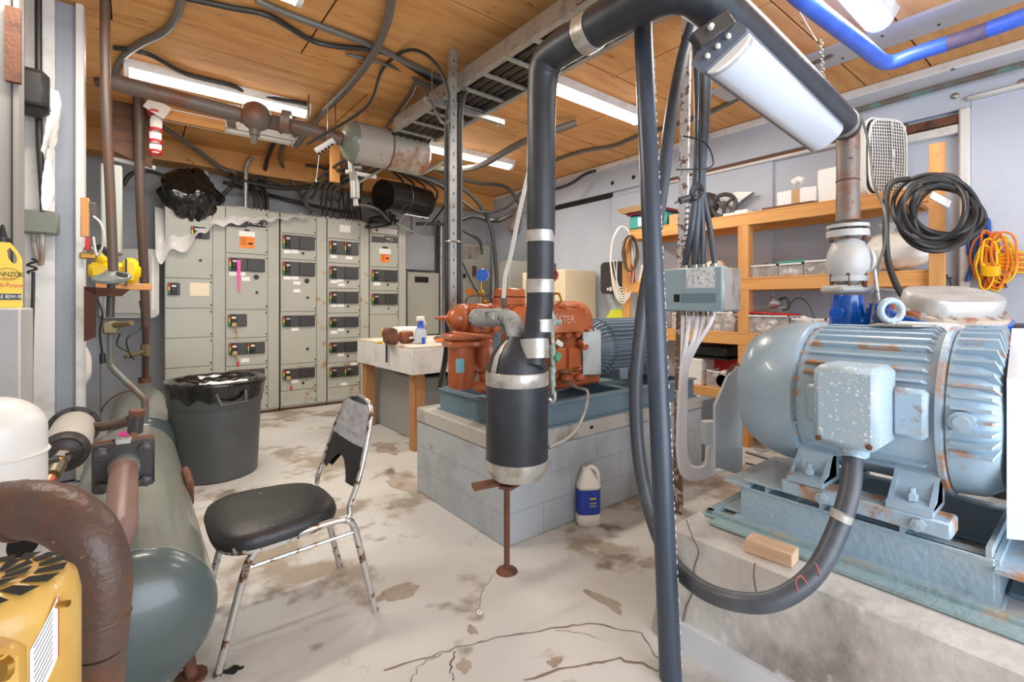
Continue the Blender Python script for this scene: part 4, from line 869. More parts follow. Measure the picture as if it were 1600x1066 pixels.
# ================================================================ CHAIR
t = thing('stacking_chair', 'worn stacking chair with black seat and duct taped back', 'chair', (.47, 2.0, 0))
ya, yb = 1.80, 2.21
n = 40; pts = []
def seat_pt(a, k=1.):
    c, s = math.cos(a), math.sin(a); e = .62
    x = .215 * abs(c) ** e * (1 if c > 0 else -1); y = .225 * abs(s) ** e * (1 if s > 0 else -1)
    return V((.42 + x * k, 2.005 + y * k * (1 - .12 * (x / .215)), 0))
def ring_at(k, z): return [seat_pt(2 * PI * i / n, k) + V((0, 0, z)) for i in range(n)]
MB().rings([ring_at(.9, .38), ring_at(.99, .385), ring_at(1.01, .405), ring_at(.98, .425), ring_at(.88, .44), ring_at(.6, .448), ring_at(.25, .45)]).build('seat', m_vinyl, t, sharp=60)
MB().rings([ring_at(.93, .37), ring_at(.96, .37), ring_at(.96, .383), ring_at(.93, .383)]).build('seat_frame', m_chrome, t)
for y, nm in ((ya, 0), (yb, 1)):
    sgn = -1 if nm == 0 else 1
    fr_ = MB().tube([(.215, y, 0.0), (.245, y, .12), (.29, y, .30), (.315, y, .355), (.36, y, .38), (.56, y, .395), (.63, y, .388), (.66, y, .355), (.69, y, .24), (.745, y, 0.0)], .013, 10, 5)
    fr_.build('leg_frame', m_chrome, t)
    MB().tube([(.30, y, .32), (.665, y, .335)], .007, 8).build('stretcher', m_chrome, t)
    for x_, z_ in ((.215, 0), (.745, 0)): MB().cyl((x_, y, 0), (x_, y, .012), .0125, n=10).build('foot_cap', m_blk2, t)
bx = lambda z: .655 + (z - .44) * .30 + max(0, .52 - z) * -.1
def backy(z):     # half width of the back at height z
    f_ = (z - .46) / .34; return .195 - .075 * f_ ** 2.2 if z < .74 else .195 - .075 * ((.74 - .46) / .34) ** 2.2
zs = [.44, .50, .56, .62, .68, .73, .765]
L1 = [V((bx(z), 2.005 - .20 + (.0 if z < .5 else .055 * ((z - .5) / .27) ** 2), z)) for z in zs]
L2 = [V((p.x, 4.01 - p.y, p.z)) for p in L1[::-1]]
hoop = [V((.58, 1.80, .39)), V((.64, 1.80, .40))] + L1 + [V((bx(.80), 1.915, .797)), V((bx(.81), 2.005, .808)), V((bx(.80), 2.095, .797))] + L2 + [V((.64, 2.21, .40)), V((.58, 2.21, .39))]
MB().tube(hoop, .0105, 10, 5).build('back_hoop', m_chrome, t)
def hw(z): 
    for p, q_ in zip(L1, L1[1:]):
        if p.z <= z <= q_.z: f_ = (z - p.z) / (q_.z - p.z); return 2.005 - (p.y * (1 - f_) + q_.y * f_)
    return .145 - (z - .765) * 1.2 if z > .765 else .2
def padf(z0f, z1, th, nu=40, nv=10, off=0.):
    mb = MB()
    for sgn in (-1, 1):
        def fn(a, b):
            s = (a - .5) * 2; z0 = z0f(s); z = z0 + (z1 - z0) * b; wv = off * noise.noise(V((a * 7, b * 9, 2 + sgn)))
            bulge = th * (1 - abs(s) ** 4 * .7); return V((bx(z) + sgn * bulge + wv, 2.005 + s * (hw(min(z, .795)) - .006), z))
        mb.sheet(fn, nu, nv)
    return mb
padf(lambda s: .50 + .075 * max(0, 1 - (s / .6) ** 2), .66, .014).build('backrest', m_vinyl, t, sharp=70)
m_grtape = mat('grey duct tape cloth', (172, 175, 180), .36, .0, c2=(158, 160, 164), sc2=9, bump=.3, bsc=12)
padf(lambda s: .64, .79, .017, 24, 16, .005).build('tape_wrap', m_grtape, t, sharp=70)
# ================================================================ MIDDLE: suction vessel and its pipes
vx, vy = 1.356, 1.668
t = thing('suction_vessel', 'black insulated vertical vessel with silver tape bands on a rusty post', 'vessel', (vx, vy, .43))
MB().lathe([(.001, .415), (.05, .42), (.11, .435), (.137, .47), (.14, .5), (.14, .86), (.135, .92), (.118, .975), (.085, 1.02), (.055, 1.045), (.045, 1.06), (.0, 1.06)], (vx, vy, 0), Z_, 48).build('insulation', m_ins, t)
MB().lathe([(.001, .411), (.05, .416), (.112, .43), (.139, .468), (.1425, .50), (.1425, .515), (.1385, .515)], (vx, vy, 0), Z_, 40).build('bottom_tape', m_tape, t)
MB().lathe([(.141, .845), (.1432, .85), (.1428, .9), (.1395, .905)], (vx, vy, 0), Z_, 48).build('tape_band', m_tape, t)
def dome_strip(a0, a1, z0=.9, z1=1.045):
    prof = [(.1425, .86), (.139, .9), (.1375, .92), (.1205, .975), (.0875, 1.02), (.0575, 1.045)]
    def fn(a, b):
        k = b * (len(prof) - 1); i = min(int(k), len(prof) - 2); f = k - i; r_ = prof[i][0] * (1 - f) + prof[i + 1][0] * f + .0012; z = prof[i][1] * (1 - f) + prof[i + 1][1] * f
        th = a0 + (a1 - a0) * a; return V((vx + r_ * math.cos(th), vy + r_ * math.sin(th), z))
    return MB().sheet(fn, 4, 10)
vb = math.atan2(-vy, -vx)
dome_strip(vb - .95, vb - .7).build('tape_strip', m_tape, t)
t = thing('rusty_stand', 'thin rusty pipe post with plates holding up the black vessel', 'stand', F(792, 893))
q = F(792, 893); MB().cyl(q, (q.x, q.y, .40), .0135, n=12).build('post', m_rust, t)
MB().lathe([(.05, 0), (.045, .008), (.02, .016), (.0, .018)], (q.x, q.y, 0), Z_, 12).build('foot', m_rust, t)
MB().box((q.x - .02, q.y + .01, .408), (.27, .07, .014), .003, Matrix.Rotation(-.4, 3, 'Z') @ Matrix.Rotation(-.1, 3, 'Y')).box((q.x + .03, q.y - .01, .39), (.2, .06, .014), .003, Matrix.Rotation(.5, 3, 'Z') @ Matrix.Rotation(.14, 3, 'Y')).build('plate', m_rust, t)
t = thing('suction_pipe', 'tall black insulated pipe with silver tape rising from the vessel to overhead', 'pipe', P(836, 560, 2.08))
cx, cy = 1.425, 1.575
zz = lambda v, Z=2.13: H - (v - HOR) / FPX * Z
MB().tube([P(833, 575, 2.06), P(836, 540, 2.1), (cx - .015, cy, zz(480)), (cx - .01, cy, zz(362))], [.045, .058, .06, .06], 28, 2).build('lower_insulation', m_ins, t)
MB().tube([(cx - .01, cy, zz(366)), (cx - .008, cy, zz(355)), (cx - .006, cy, zz(200)), (cx + .0, cy, 2.17), (cx, cy - .02, 2.25), (cx, cy - .1, 2.29), (cx, 1.1, 2.29), (cx - .0, .98, 2.285), (cx + .03, .9, 2.27), (cx + .12, .87, 2.255), (2.2, .88, 2.225), (3.0, .915, 2.2), (3.12, .925, 2.19)], [.058, .063, .063, .065, .07, .07, .075, .078, .08, .08, .078, .074, .072], 28, 4).build('upper_insulation', m_ins, t)
def band(z0, z1, r, x=cx - .013, y=cy): MB().lathe([(r - .002, z0), (r, z0 + .002), (r, z1 - .002), (r - .002, z1)], (x, y, 0), Z_, 32).build('tape_band', m_tape, t)
band(zz(380), zz(362), .0635); band(zz(458), zz(437), .0625); band(zz(518), zz(498), .0625)
MB().tube([P(836, 560, 2.09), P(835, 530, 2.1)], .064, 28).build('tape_band', m_tape, t)
MB().tube([(cx, 1.33, 2.29), (cx, 1.27, 2.29)], .0775, 28).build('tape_band', m_tape, t)
MB().tube([(3.02, .915, 2.2), (3.06, .918, 2.198)], .078, 28).build('tape_band', m_galv, t)
MB().tube([(1.36, .93, 2.33), (1.36, .93, 2.9)], .006, 8).build('hanger_rod', m_steel, t)
t = thing('discharge_riser', 'bare rusty vertical pipe coming down from the black pipe to the white valve', 'pipe', P(1324, 352, 2.72))
MB().tube([(3.08, .922, 2.195), (3.15, .93, 2.185), (3.19, .935, 2.13), (3.19, .935, zz(290, 2.72)), (3.19, .935, zz(345, 2.72))], [.06, .06, .058, .056, .06], 24, 4).build('pipe_run', mat('rust stained bare pipe', (138, 128, 120), .45, .3, c2=(140, 84, 56), sc2=4, th=(.45, .62), c3=(70, 60, 56), sc3=16, th3=(.64, .72), bump=.25, bsc=50), t)
MB().torus((3.19, .935, zz(283, 2.72)), Z_, .055, .005, 20, 6).build('weld', m_rust, t)
t = thing('globe_valve', 'white painted flanged check valve between the rusty riser and the blue elbow', 'valve', (3.19, .935, zz(460, 2.72)))
vxx, vyy = 3.19, .935; zv = lambda v: zz(v, 2.72)
m_wpv = mat('grey white valve paint', (198, 200, 198), .4, c2=(206, 190, 170), sc2=8, th=(.58, .7), c3=(150, 110, 84), sc3=14, th3=(.7, .76))
MB().lathe([(.05, zv(374)), (.078, zv(380)), (.1, zv(395)), (.106, zv(410)), (.1, zv(426)), (.075, zv(440)), (.05, zv(445))], (vxx, vyy, 0), Z_, 32).build('body', m_wpv, t)
for v0, v1, r in ((352, 357, .105), (361, 371, .105), (432, 440, .1)): MB().lathe([(.0, zv(v1)), (r, zv(v1)), (r, zv(v0)), (0, zv(v0))], (vxx, vyy, 0), Z_, 10).build('flange', m_wpv, t)
MB().box((vxx, vyy, zv(452)), (.22, .17, .045), .015, Matrix.Rotation(-.6, 3, 'Z')).build('square_flange', m_wpv, t)
MB().lathe([(0, .03), (.06, .03), (.075, .015), (.075, 0)], (vxx + .09 * C_, vyy - .09 * S_, zv(408)), (C_, -S_, .0), 24).build('side_cover', m_wpv, t)
for k in range(6):
    a = k * PI / 3 + .3
    MB().cyl((vxx + .09 * math.cos(a), vyy + .09 * math.sin(a), zv(376)), (vxx + .09 * math.cos(a), vyy + .09 * math.sin(a), zv(358)), .011, n=6).build('bolt', m_rust, t)
    MB().cyl((vxx + .087 * math.cos(a), vyy + .087 * math.sin(a), zv(450)), (vxx + .087 * math.cos(a), vyy + .087 * math.sin(a), zv(428)), .011, n=6).build('bolt', m_rust, t)
t = thing('blue_elbow', 'glossy blue cast elbow below the white valve, behind the big motor', 'pipe fitting', (3.2, .93, .9))
MB().tube([(vxx, vyy, zv(462)), (vxx, vyy, zv(480)), (vxx + .02, vyy - .01, zv(505)), (vxx + .1, vyy - .1, zv(502)), (vxx + .3, vyy - .26, zv(500))], [.075, .082, .1, .082, .07], 28, 5).build('casting', m_blue, t)
MB().tube([(vxx, vyy, zv(500)), (vxx, vyy, zv(620))], .09, 24).build('lower_body', m_blue, t)
MB().cyl(P(1310, 487, 2.6), P(1306, 490, 2.5), .03, n=14).build('plug', m_blue, t)
MB().tube([P(1372, 500, 2.6), P(1372, 474, 2.6)], .04, 14).build('bonnet', m_blue, t); MB().cyl(P(1372, 470, 2.6), P(1366, 421, 2.6), .011, n=10).build('stem', m_chrome, t)
solo('tie_rod', MB().cyl(P(1320, 446, 2.75), P(1410, 455, 2.75), .007, n=8), m_steel, 'thin steel rod running right from the white valve', 'rod')

# leaning pipe, flexible conduit
a, b_ = P(1048, 1062, 1.53), P(1003, 0, 1.88); a.z = .0; d = (b_ - a); k = (2.9 - a.z) / d.z
t = thing('leaning_pipe', 'slate black pipe leaning from the floor to overhead in the foreground', 'pipe', a)
MB().tube([a, a + d * k], .035, 28).build('pipe_run', m_cond, t)
mb = MB(); sd = V((C_, -S_, 0)); R2 = random.Random(4)
q = 0.02
while q < 1.0:
    L_ = R2.uniform(.0015, .006); p = a + d * q + sd * .0322 - V((S_, C_, 0)) * .0148; mb.box(p, (.003, .003, L_ * d.length), 0, (sd.cross(d.normalized())).to_track_quat('Y', 'Z').to_matrix() if 0 else None)
    q += L_ + (R2.uniform(.002, .01) if R2.random() < .75 else .02)
o = mb.build('printed_marks', m_wplas, t); o['kind'] = 'stuff'
pts = [P(1108, -30, 2.35), P(1078, 50, 2.3), P(1060, 120, 2.25), P(1046, 200, 2.2), P(1034, 300, 2.15), P(1020, 390, 2.1), P(1006, 470, 2.1), P(998, 540, 2.08), P(993, 610, 2.06), P(996, 690, 2.04), P(1006, 760, 1.98), P(1024, 825, 1.9), P(1044, 868, 1.75), P(1075, 905, 1.58), P(1120, 932, 1.46), P(1180, 943, 1.38), P(1230, 930, 1.36), P(1275, 893, 1.37), P(1308, 830, 1.4), P(1328, 765, 1.44), P(1332, 712, 1.49)]
t = thing('flexible_conduit', 'long grey flexible conduit looping from overhead down to the motor terminal box', 'conduit', pts[10])
MB().tube(pts, .028, 18, 6).build('hose', m_cond2, t)
MB().cyl(P(1332, 716, 1.49), P(1332, 700, 1.5), .034, n=16).build('gland', m_motors, t)
MB().tube([P(1312, 812, 1.36), P(1316, 802, 1.36)], .0292, 16).build('tape_patch', m_tape, t)
mr = mat('pink red chalk', (206, 96, 90), .7)
for pp in ([P(1247, 925, 1.335), P(1244, 908, 1.325), P(1252, 900, 1.325), P(1262, 914, 1.335)], [P(1274, 880, 1.33), P(1280, 893, 1.335), P(1281, 905, 1.345)]): MB().tube(pp, .0015, 5, 3).build('chalk_mark', mr, t)

# perforated post, disconnect box, conduits
qx, qy = 2.50, 1.58
t = thing('perforated_post', 'flaking white perforated steel post, rusty below the grey green box', 'post', (qx, qy, 0))
def postpart(z0, z1, m, nm):
    mb = MB(); s = lambda z: V((.05 * (z / 2.9), -.03 * (z / 2.9), 0))
    for (ax_, ay_, dx, dy) in ((0, 0, .10, .006), (0, 0, .006, -.05)):
        p0, p1 = V((qx, qy, z0)) + s(z0), V((qx, qy, z1)) + s(z1)
        mb.prism([p0 + V((-.05, 0, 0)), p0 + V((-.05 + dx, 0, 0)), p0 + V((-.05 + dx, dy, 0)), p0 + V((-.05, dy, 0))], p1 - p0)
    return mb.build(nm, m, t)
postpart(0, 1.25, m_postr, 'lower_section'); postpart(1.2, 2.9, m_postp, 'upper_section')
mb = MB()
for k in range(34):
    z = 1.45 + k * .043; p = V((qx + .05 * z / 2.9 + .012, qy - .03 * z / 2.9 - .001, z)); mb.prism([p + V((.01 * math.cos(a_ * PI / 3), 0, .007 * math.sin(a_ * PI / 3))) for a_ in range(6)], (0, -.001, 0))
mb.build('slots', m_gap, t)['kind'] = 'stuff'
bx0, by0, by1 = 2.28, 1.19, 1.535
t = thing('disconnect_box', 'grey green electrical box with scraped white label strapped to the post', 'electrical box', (2.37, 1.36, 1.17))
MB().bb(bx0, by0, 1.17, bx0 + .18, by1, 1.39, .008).build('body', m_worn, t)
MB().bb(bx0 - .006, by0 + .004, 1.168, bx0 + .05, by1 + .004, 1.395, .006).build('cover', m_green, t)
def onbox(u0, v0, u1, v1, nm, m, d=.003):
    p0, p1 = PX(u0, v1, bx0 - .006), PX(u1, v0, bx0 - .006); return MB().bb(bx0 - .006 - d, p1.y, p0.z, bx0 - .006, p0.y, p1.z, .001).build(nm, m, t)
onbox(1072, 418, 1117, 451, 'worn_label', mat('scraped white label', (224, 226, 230), .6, c2=(150, 160, 168), sc2=60, th=(.52, .6)), .002); onbox(1053, 460, 1062, 472, 'switch_opening', m_gap, .002); onbox(1065, 458, 1119, 473, 'slide_plate', m_base, .004)
onbox(1093, 432, 1099, 437, 'white_dot', m_paper, .003)
for k, (u, r, up_) in enumerate(((1071, .018, [(1080, 360), (1086, 300), (1090, 200), (1088, 80), (1084, 10)]), (1086, .02, [(1088, 360), (1092, 300), (1098, 200), (1100, 80), (1104, 10)]), (1098, .015, [(1098, 360), (1096, 300), (1102, 200), (1106, 80), (1112, 10)]), (1116, .015, [(1108, 350), (1098, 290), (1104, 200), (1110, 100), (1116, 20)]))):
    q = PX(u, 418, 2.36); q.z = 1.385
    pts = [q, q + V((0, 0, .05))] + [P(a_, b__, 2.5) for a_, b__ in up_]
    o = solo('box_conduit', MB().tube(pts, r, 12, 5), m_cond2, ['leftmost ribbed conduit', 'second, fattest ribbed conduit', 'third slim conduit', 'rightmost bent conduit'][k] + ' rising from the grey green box', 'conduit', 'dark conduits above the grey green box')
    MB().cyl(q, q + V((0, 0, .03)), r * 1.45, n=12).build('gland', m_steel, o)
    if k < 2:
        mb = MB()
        for i in range(12): mb.torus(q + V((0, 0, .05 + i * .016)) + (P(*up_[0], 2.5) - q) * (i * .06), Z_, r * 1.0, .0025, 12, 4)
        mb.build('ribs', m_cond2, o)
for k, (u, down) in enumerate(((1067, [(1066, 560), (1061, 640), (1060, 710), (1068, 742), (1090, 748), (1125, 736), (1150, 728)]), (1078, [(1072, 540), (1064, 590), (1063, 700), (1070, 738), (1095, 744), (1112, 728), (1115, 700)]), (1091, [(1084, 530), (1070, 570), (1066, 640), (1065, 705), (1074, 738), (1096, 740), (1118, 724), (1118, 694)]), (1100, [(1092, 530), (1074, 570), (1069, 640), (1068, 705), (1078, 734), (1100, 734), (1110, 715), (1110, 694)]), (1113, [(1106, 512), (1086, 545), (1073, 580), (1071, 650), (1071, 705), (1080, 730), (1102, 728), (1106, 696)]))):
    q = PX(u, 487, 2.34); q.z = 1.17; pts = [q, q - V((0, 0, .03))] + [P(a_, b__, 2.4 if b__ < 700 else 2.42) for a_, b__ in down]
    o = solo('white_flex_conduit', MB().tube(pts, .0105, 10, 5), mat('pale blue grey conduit core', (236, 238, 244), .5), ['leftmost', 'second', 'third', 'fourth', 'rightmost'][k] + ' of the white ribbed conduits below the grey green box', 'conduit', 'white conduits below the grey green box')
    MB().cyl(q, q - V((0, 0, .025)), .016, n=8).build('gland', m_steel, o)
    mb = MB(); full = MB().tube(pts, .0125, 8, 16); nr = len(full.v) // 8
    for i in range(4, nr - 1): 
        ring = full.v[i * 8:(i + 1) * 8]; c__ = sum(ring, V()) / 8; ax_ = (ring[0] - c__).cross(ring[2] - c__)
        mb.torus(c__, ax_, .0108, .0014, 8, 4)
    mb.build('ribs', mat('white ribbed conduit', (244, 246, 250), .4), o)['kind'] = 'stuff'
t = thing('tied_power_cord', 'black power cord knotted round the conduits with its plug hanging out', 'cord', P(1090, 300, 2.4))
MB().tube([P(1066, 212, 2.38), P(1100, 222, 2.38), P(1113, 245, 2.38), P(1108, 262, 2.38), P(1056, 265, 2.38)], .004, 6, 6).build('wire_tail', m_blk, t)
for k in range(4): MB().tube([P(1078 + 2 * k, 318 - 2 * k, 2.36), P(1080, 296 + 3 * k, 2.34), P(1092, 285 + 3 * k, 2.34), P(1098, 300, 2.36), P(1088, 306 + 2 * k, 2.33), P(1077, 312, 2.34)], .006, 7, 6).build('knot_turn', m_blk, t)
MB().tube([P(1094, 310, 2.34), P(1092, 200, 2.38), P(1097, 60, 2.4), P(1103, -20, 2.4)], .005, 6, 4).build('cord_run', m_blk, t)
MB().cyl(P(1078, 308, 2.33), P(1062, 314, 2.33), .014, .018, 10).cyl(P(1062, 313, 2.33), P(1054, 318, 2.33), .004, n=6).build('plug', m_opg, t)

# ================================================================ BLEACH JUG by the plinth
q = F(922, 822); q.y -= .0
t = thing('white_jug', 'white plastic jug with torn blue label against the plinth', 'jug', (q.x, q.y, 0))
mb = MB(); rz = Matrix.Rotation(-.55, 3, 'Z'); jc = V((q.x + .02, q.y + .035, 0))
def jr(w_, d_, z, k=20, ox=0.): return [jc + rz @ V((ox + w_ * (abs(math.cos(a_)) ** .55) * (1 if math.cos(a_) > 0 else -1), d_ * (abs(math.sin(a_)) ** .55) * (1 if math.sin(a_) > 0 else -1), z)) + V((z * .05, z * .03, 0)) for a_ in [2 * PI * i / k for i in range(k)]]
mb.rings([jr(.06, .042, 0), jr(.066, .046, .008), jr(.066, .046, .05), jr(.063, .043, .056), jr(.063, .043, .195), jr(.066, .046, .2), jr(.062, .042, .215), jr(.045, .03, .25, ox=-.005), jr(.026, .02, .285, ox=-.01), jr(.02, .018, .30, ox=-.012)]).build('bottle', mat('off white jug plastic', (234, 228, 216), .4, c2=(206, 176, 130), sc2=9, th=(.6, .68)), t)
MB().rings([jr(.0640, .0440, .058), jr(.0644, .0446, .19)], caps=False).build('blue_label', mat('blue label', (38, 66, 170), .45, c2=(30, 52, 140), sc2=20), t)
MB().tube([jc + rz @ V((-.015, 0, .29)) + V((.015, .01, 0)), jc + rz @ V((.02, 0, .302)) + V((.015, .01, 0)), jc + rz @ V((.052, 0, .27)) + V((.015, .01, 0)), jc + rz @ V((.055, 0, .21)) + V((.01, .006, 0))], .012, 10, 5).build('handle', _m['off white jug plastic'], t)
fr = frame3(rz @ X_, Z_)
for z, w_, mm in ((.145, .035, m_yel), (.12, .04, m_galv), (.105, .035, m_galv)): MB().box(jc + rz @ V((.015, -.0455, z)) + V((z * .05, z * .03, 0)), (w_, .002, .008), 0, rz).build('label_print', mm, t)

# ================================================================ COMPRESSOR SKID on the plinth
bz0, bz1 = .54, .675
t = thing('steel_base_frame', 'slate blue steel channel frame lying on the plinth', 'machine base', (2.35, 2.3, bz0))
def chan(p0, p1, nm='channel'):
    a, b__ = V(p0), V(p1); d = b__ - a; n_ = V((-d.y, d.x, 0)).normalized()
    mb = MB()
    for off, w_, z0, z1 in ((0, .008, bz0, bz1), (-.025, .05, bz1 - .01, bz1), (-.025, .05, bz0, bz0 + .01)):
        o_ = n_ * off; mb.prism([a + o_ + V((0, 0, z0)), a + o_ + n_ * w_ + V((0, 0, z0)), a + o_ + n_ * w_ + V((0, 0, z1)), a + o_ + V((0, 0, z1))], d)
    return mb.build(nm, m_base, t)
chan((1.52, 1.885, 0), (3.18, 1.885, 0)); chan((1.56, 2.66, 0), (3.18, 2.66, 0)); chan((1.54, 1.885, 0), (1.54, 2.66, 0)); chan((3.16, 1.93, 0), (3.16, 2.66, 0)); chan((2.45, 1.93, 0), (2.45, 2.66, 0))
MB().bb(1.56, 1.91, .595, 3.17, 2.66, .60).build('drip_pan', m_base, t)

t = thing('screw_compressor', 'rust orange compressor with bolted end cover and frosted suction elbow', 'compressor', (2.0, 2.3, .66))
O = m_orange
cz = .93
MB().lathe([(.001, -.55), (.12, -.55), (.13, -.53), (.13, .0), (.15, .02), (.15, .3), (.001, .3)], (2.1, 2.3, 1.08), X_, 28).build('rotor_housing', O, t)
MB().bb(1.95, 2.12, .675, 2.45, 2.5, .8, .02).build('foot_casting', O, t)
MB().lathe([(.18, .72), (.16, .78), (.11, .86), (.12, .98), (.16, 1.04), (.0, 1.05)], (2.22, 2.28, 0), Z_, 28).build('lower_housing', O, t)
# end cover facing the walkway
Ye = 2.05
p0, p1 = PY(812, 530, Ye), PY(917, 478, Ye); cw, chh = p1.x - p0.x, p1.z - p0.z; cc_ = V(((p0.x + p1.x) / 2, Ye, (p0.z + p1.z) / 2))
co = MB(); outl = [V((p0.x, Ye, p0.z)), V((p1.x - .06, Ye, p0.z)), V((p1.x - .015, Ye, p0.z + .03))] + [V((p1.x - .13 + .13 * math.cos(a_ * PI / 16), Ye, p1.z - .15 + .15 * math.sin(a_ * PI / 16))) for a_ in range(9)] + [V((p0.x + .08, Ye, p1.z)), V((p0.x, Ye, p1.z - .06))]
co.prism(outl, (0, .03, 0)).build('cover_flange', O, t)
cen = sum(outl, V()) / len(outl); inn = [cen + (p - cen) * .80 for p in outl]; inn2 = [cen + (p - cen) * .72 + V((0, -.05, 0)) for p in outl]
MB().rings([inn, [p + V((0, -.03, 0)) for p in inn], inn2]).build('end_cover', O, t)
text('lettering', 'STER', .062, mat('highlight toned cast lettering', (224, 170, 136), .4), t, PY(885, 500, Ye - .052), FRONT, .005)  # lighter enamel colour stands in for light catching the raised letters
ob = [outl[0].lerp(outl[1], f) for f in (.3, .5, .7, .9)] + [outl[2].lerp(outl[3], .5)] + outl[4:12:2] + [outl[11].lerp(outl[12], f) for f in (.3, .6)]
for p in ob: MB().bolt(cen + (p - cen) * .925 + V((0, .002, 0)), -Y_, .019, .034).build('bolt', O, t)
MB().prism([cen + (p - cen) * .97 + V((0, .03, 0)) for p in outl], (0, .16, 0)).build('end_housing', O, t)
# stop valve at the left
sb = P(741, 498, 2.72)
MB().box(sb, (.17, .15, .17), .02).build('valve_block', O, t)
MB().box(sb + V((.0, -.085, 0)), (.16, .03, .16), .012).build('square_flange', O, t)
for sx in (-1, 1):
    for sz in (-1, 1): MB().bolt(sb + V((sx * .06, -.1, sz * .06)), -Y_, .016, .022).build('bolt', O, t)
MB().torus(sb + V((.005, -.1, 0)), Y_, .053, .009, 24, 8).build('ring', O, t)
MB().lathe([(.085, 0), (.085, .02), (.065, .03), (.055, .07), (.03, .09), (.014, .095), (.014, .14), (.008, .145), (.008, .17)], sb + V((-.08, 0, 0)), (-1, 0, .05), 20).build('bonnet', O, t)
MB().bb(sb.x + .07, sb.y - .05, sb.z - .06, 1.8, sb.y + .06, sb.z + .07, .02).build('manifold', O, t)
for u in (795,): MB().cyl(PY(778, 478, 2.4) - V((0, 0, .03)), PY(778, 478, 2.4) + V((0, 0, .0)), .05, n=16).build('boss', O, t)
q = P(796, 465, 2.9); MB().box(q, (.17, .12, .11), .012).bb(q.x - .085, q.y - .06, q.z - .0, q.x + .085, q.y + .06, q.z + .006).build('control_block', O, t)
MB().cyl(q - V((0, 0, .12)), q - V((0, 0, .05)), .06, n=18).build('neck', O, t)
# oil canister
cq = P(721, 540, 2.62); cz0, cz1 = H - (608 - HOR) / FPX * 2.62, H - (540 - HOR) / FPX * 2.62
MB().lathe([(.001, cz0 - .004), (.05, cz0), (.07, cz0 + .012), (.073, cz0 + .03), (.073, cz1)], (cq.x, cq.y, 0), Z_, 32).build('oil_canister', O, t)
rzz = Matrix.Rotation(-.25, 3, 'Z')
MB().box((cq.x + .01, cq.y, cz1 + .01), (.2, .17, .035), .01, rzz).build('canister_flange', O, t)
MB().box((cq.x + .01, cq.y, cz1 + .05), (.21, .18, .035), .012, rzz).build('canister_lid', O, t)
MB().tube([P(706, 520, 2.6), P(740, 524, 2.55), P(775, 527, 2.5)], .012, 10, 3).build('oil_line', O, t)
f_ = lambda a_, b: V((cq.x + .0742 * math.cos(-2.55 + .62 * a_), cq.y + .0742 * math.sin(-2.55 + .62 * a_), cz0 + .1 + .075 * b))
MB().sheet(f_, 6, 1).build('blue_label', mat('pale cyan label', (120, 190, 206), .5, c2=(190, 220, 226), sc2=26), t)
MB().sph(P(757, 552, 2.75), .12, (.72, .8, 1.05), 20).build('separator_bulb', O, t)
MB().tube([P(757, 582, 2.75), P(758, 600, 2.75), P(752, 612, 2.75)], [.05, .035, .04], 14, 3).build('bulb_leg', O, t)
MB().tube([P(740, 604, 2.7), P(770, 606, 2.7)], .03, 12).build('drain_pipe', O, t)
MB().tube([P(778, 520, 2.5), P(776, 540, 2.5), P(778, 552, 2.5)], .02, 10, 3).build('small_valve', m_base, t)
MB().tube([P(868, 578, 2.75), P(890, 578, 2.8), P(900, 578, 2.85)], .009, 8, 2).build('brass_line', m_brass, t)
for u, v, r in ((900, 575, .035), (893, 560, .03), (905, 590, .035), (876, 560, .03), (886, 590, .045), (864, 586, .04)): MB().sph(P(u, v, 2.9), r, (1.1, 1, .8), 10).build('casting_lump', O, t)
MB().box(P(884, 560, 2.8), (.22, .05, .13), .01).box(P(874, 560, 2.77), (.012, .05, .12)).box(P(886, 560, 2.77), (.012, .05, .12)).build('ribbed_box', O, t)
MB().tube([P(905, 536, 2.85), P(915, 543, 2.8)], .022, 10).build('side_stub', O, t)
MB().box(P(874, 537, 2.7), (.05, .02, .03), .004, Matrix.Rotation(.5, 3, 'Y')).build('white_knob', m_wplas, t)
MB().tube([P(862, 462, 2.9), P(872, 458, 2.9), P(877, 470, 2.9), P(868, 478, 2.9)], .008, 8, 4).build('tube_loop', m_brass, t)
t = thing('frosted_elbow', 'mottled grey insulated elbow from compressor valve to the black vessel', 'pipe', P(808, 530, 2.2))
MB().tube([P(744, 497, 2.58), P(762, 497, 2.5), P(785, 496, 2.38), P(800, 503, 2.28), P(806, 518, 2.2), P(806, 540, 2.16)], [.05, .048, .046, .045, .043, .042], 24, 6).build('bend', mat('frosted grey wrap', (160, 166, 168), .6, c2=(84, 92, 98), sc2=11, th=(.5, .62), c3=(226, 228, 228), sc3=22, th3=(.64, .7), bump=.8, bsc=30), t)
t = thing('pressure_gauge', 'blue round gauge standing above the compressor valve', 'gauge', P(752, 470, 2.8))
MB().lathe([(0, .015), (.036, .015), (.04, .0), (.036, -.02), (0, -.02)], P(754, 430, 2.85), (S_, C_, .1), 24).build('dial', m_blue, t)
MB().cyl(P(753, 441, 2.85), P(752, 478, 2.8), .006, n=8).build('stem', m_brass, t)
MB().tube([P(727, 474, 2.75), P(732, 464, 2.75), P(752, 462, 2.78), P(768, 466, 2.8), P(770, 478, 2.8)], .005, 6, 4).build('capillary_tube', m_rust, t)
MB().box(P(752, 458, 2.82), (.04, .03, .03), .008).sph(P(760, 472, 2.8), .02, n=8).build('valve_body', m_brass, t)
t = thing('red_handwheel', 'small dark red handwheel peeking out right of the insulated pipe', 'valve wheel', P(862, 430, 3.0))
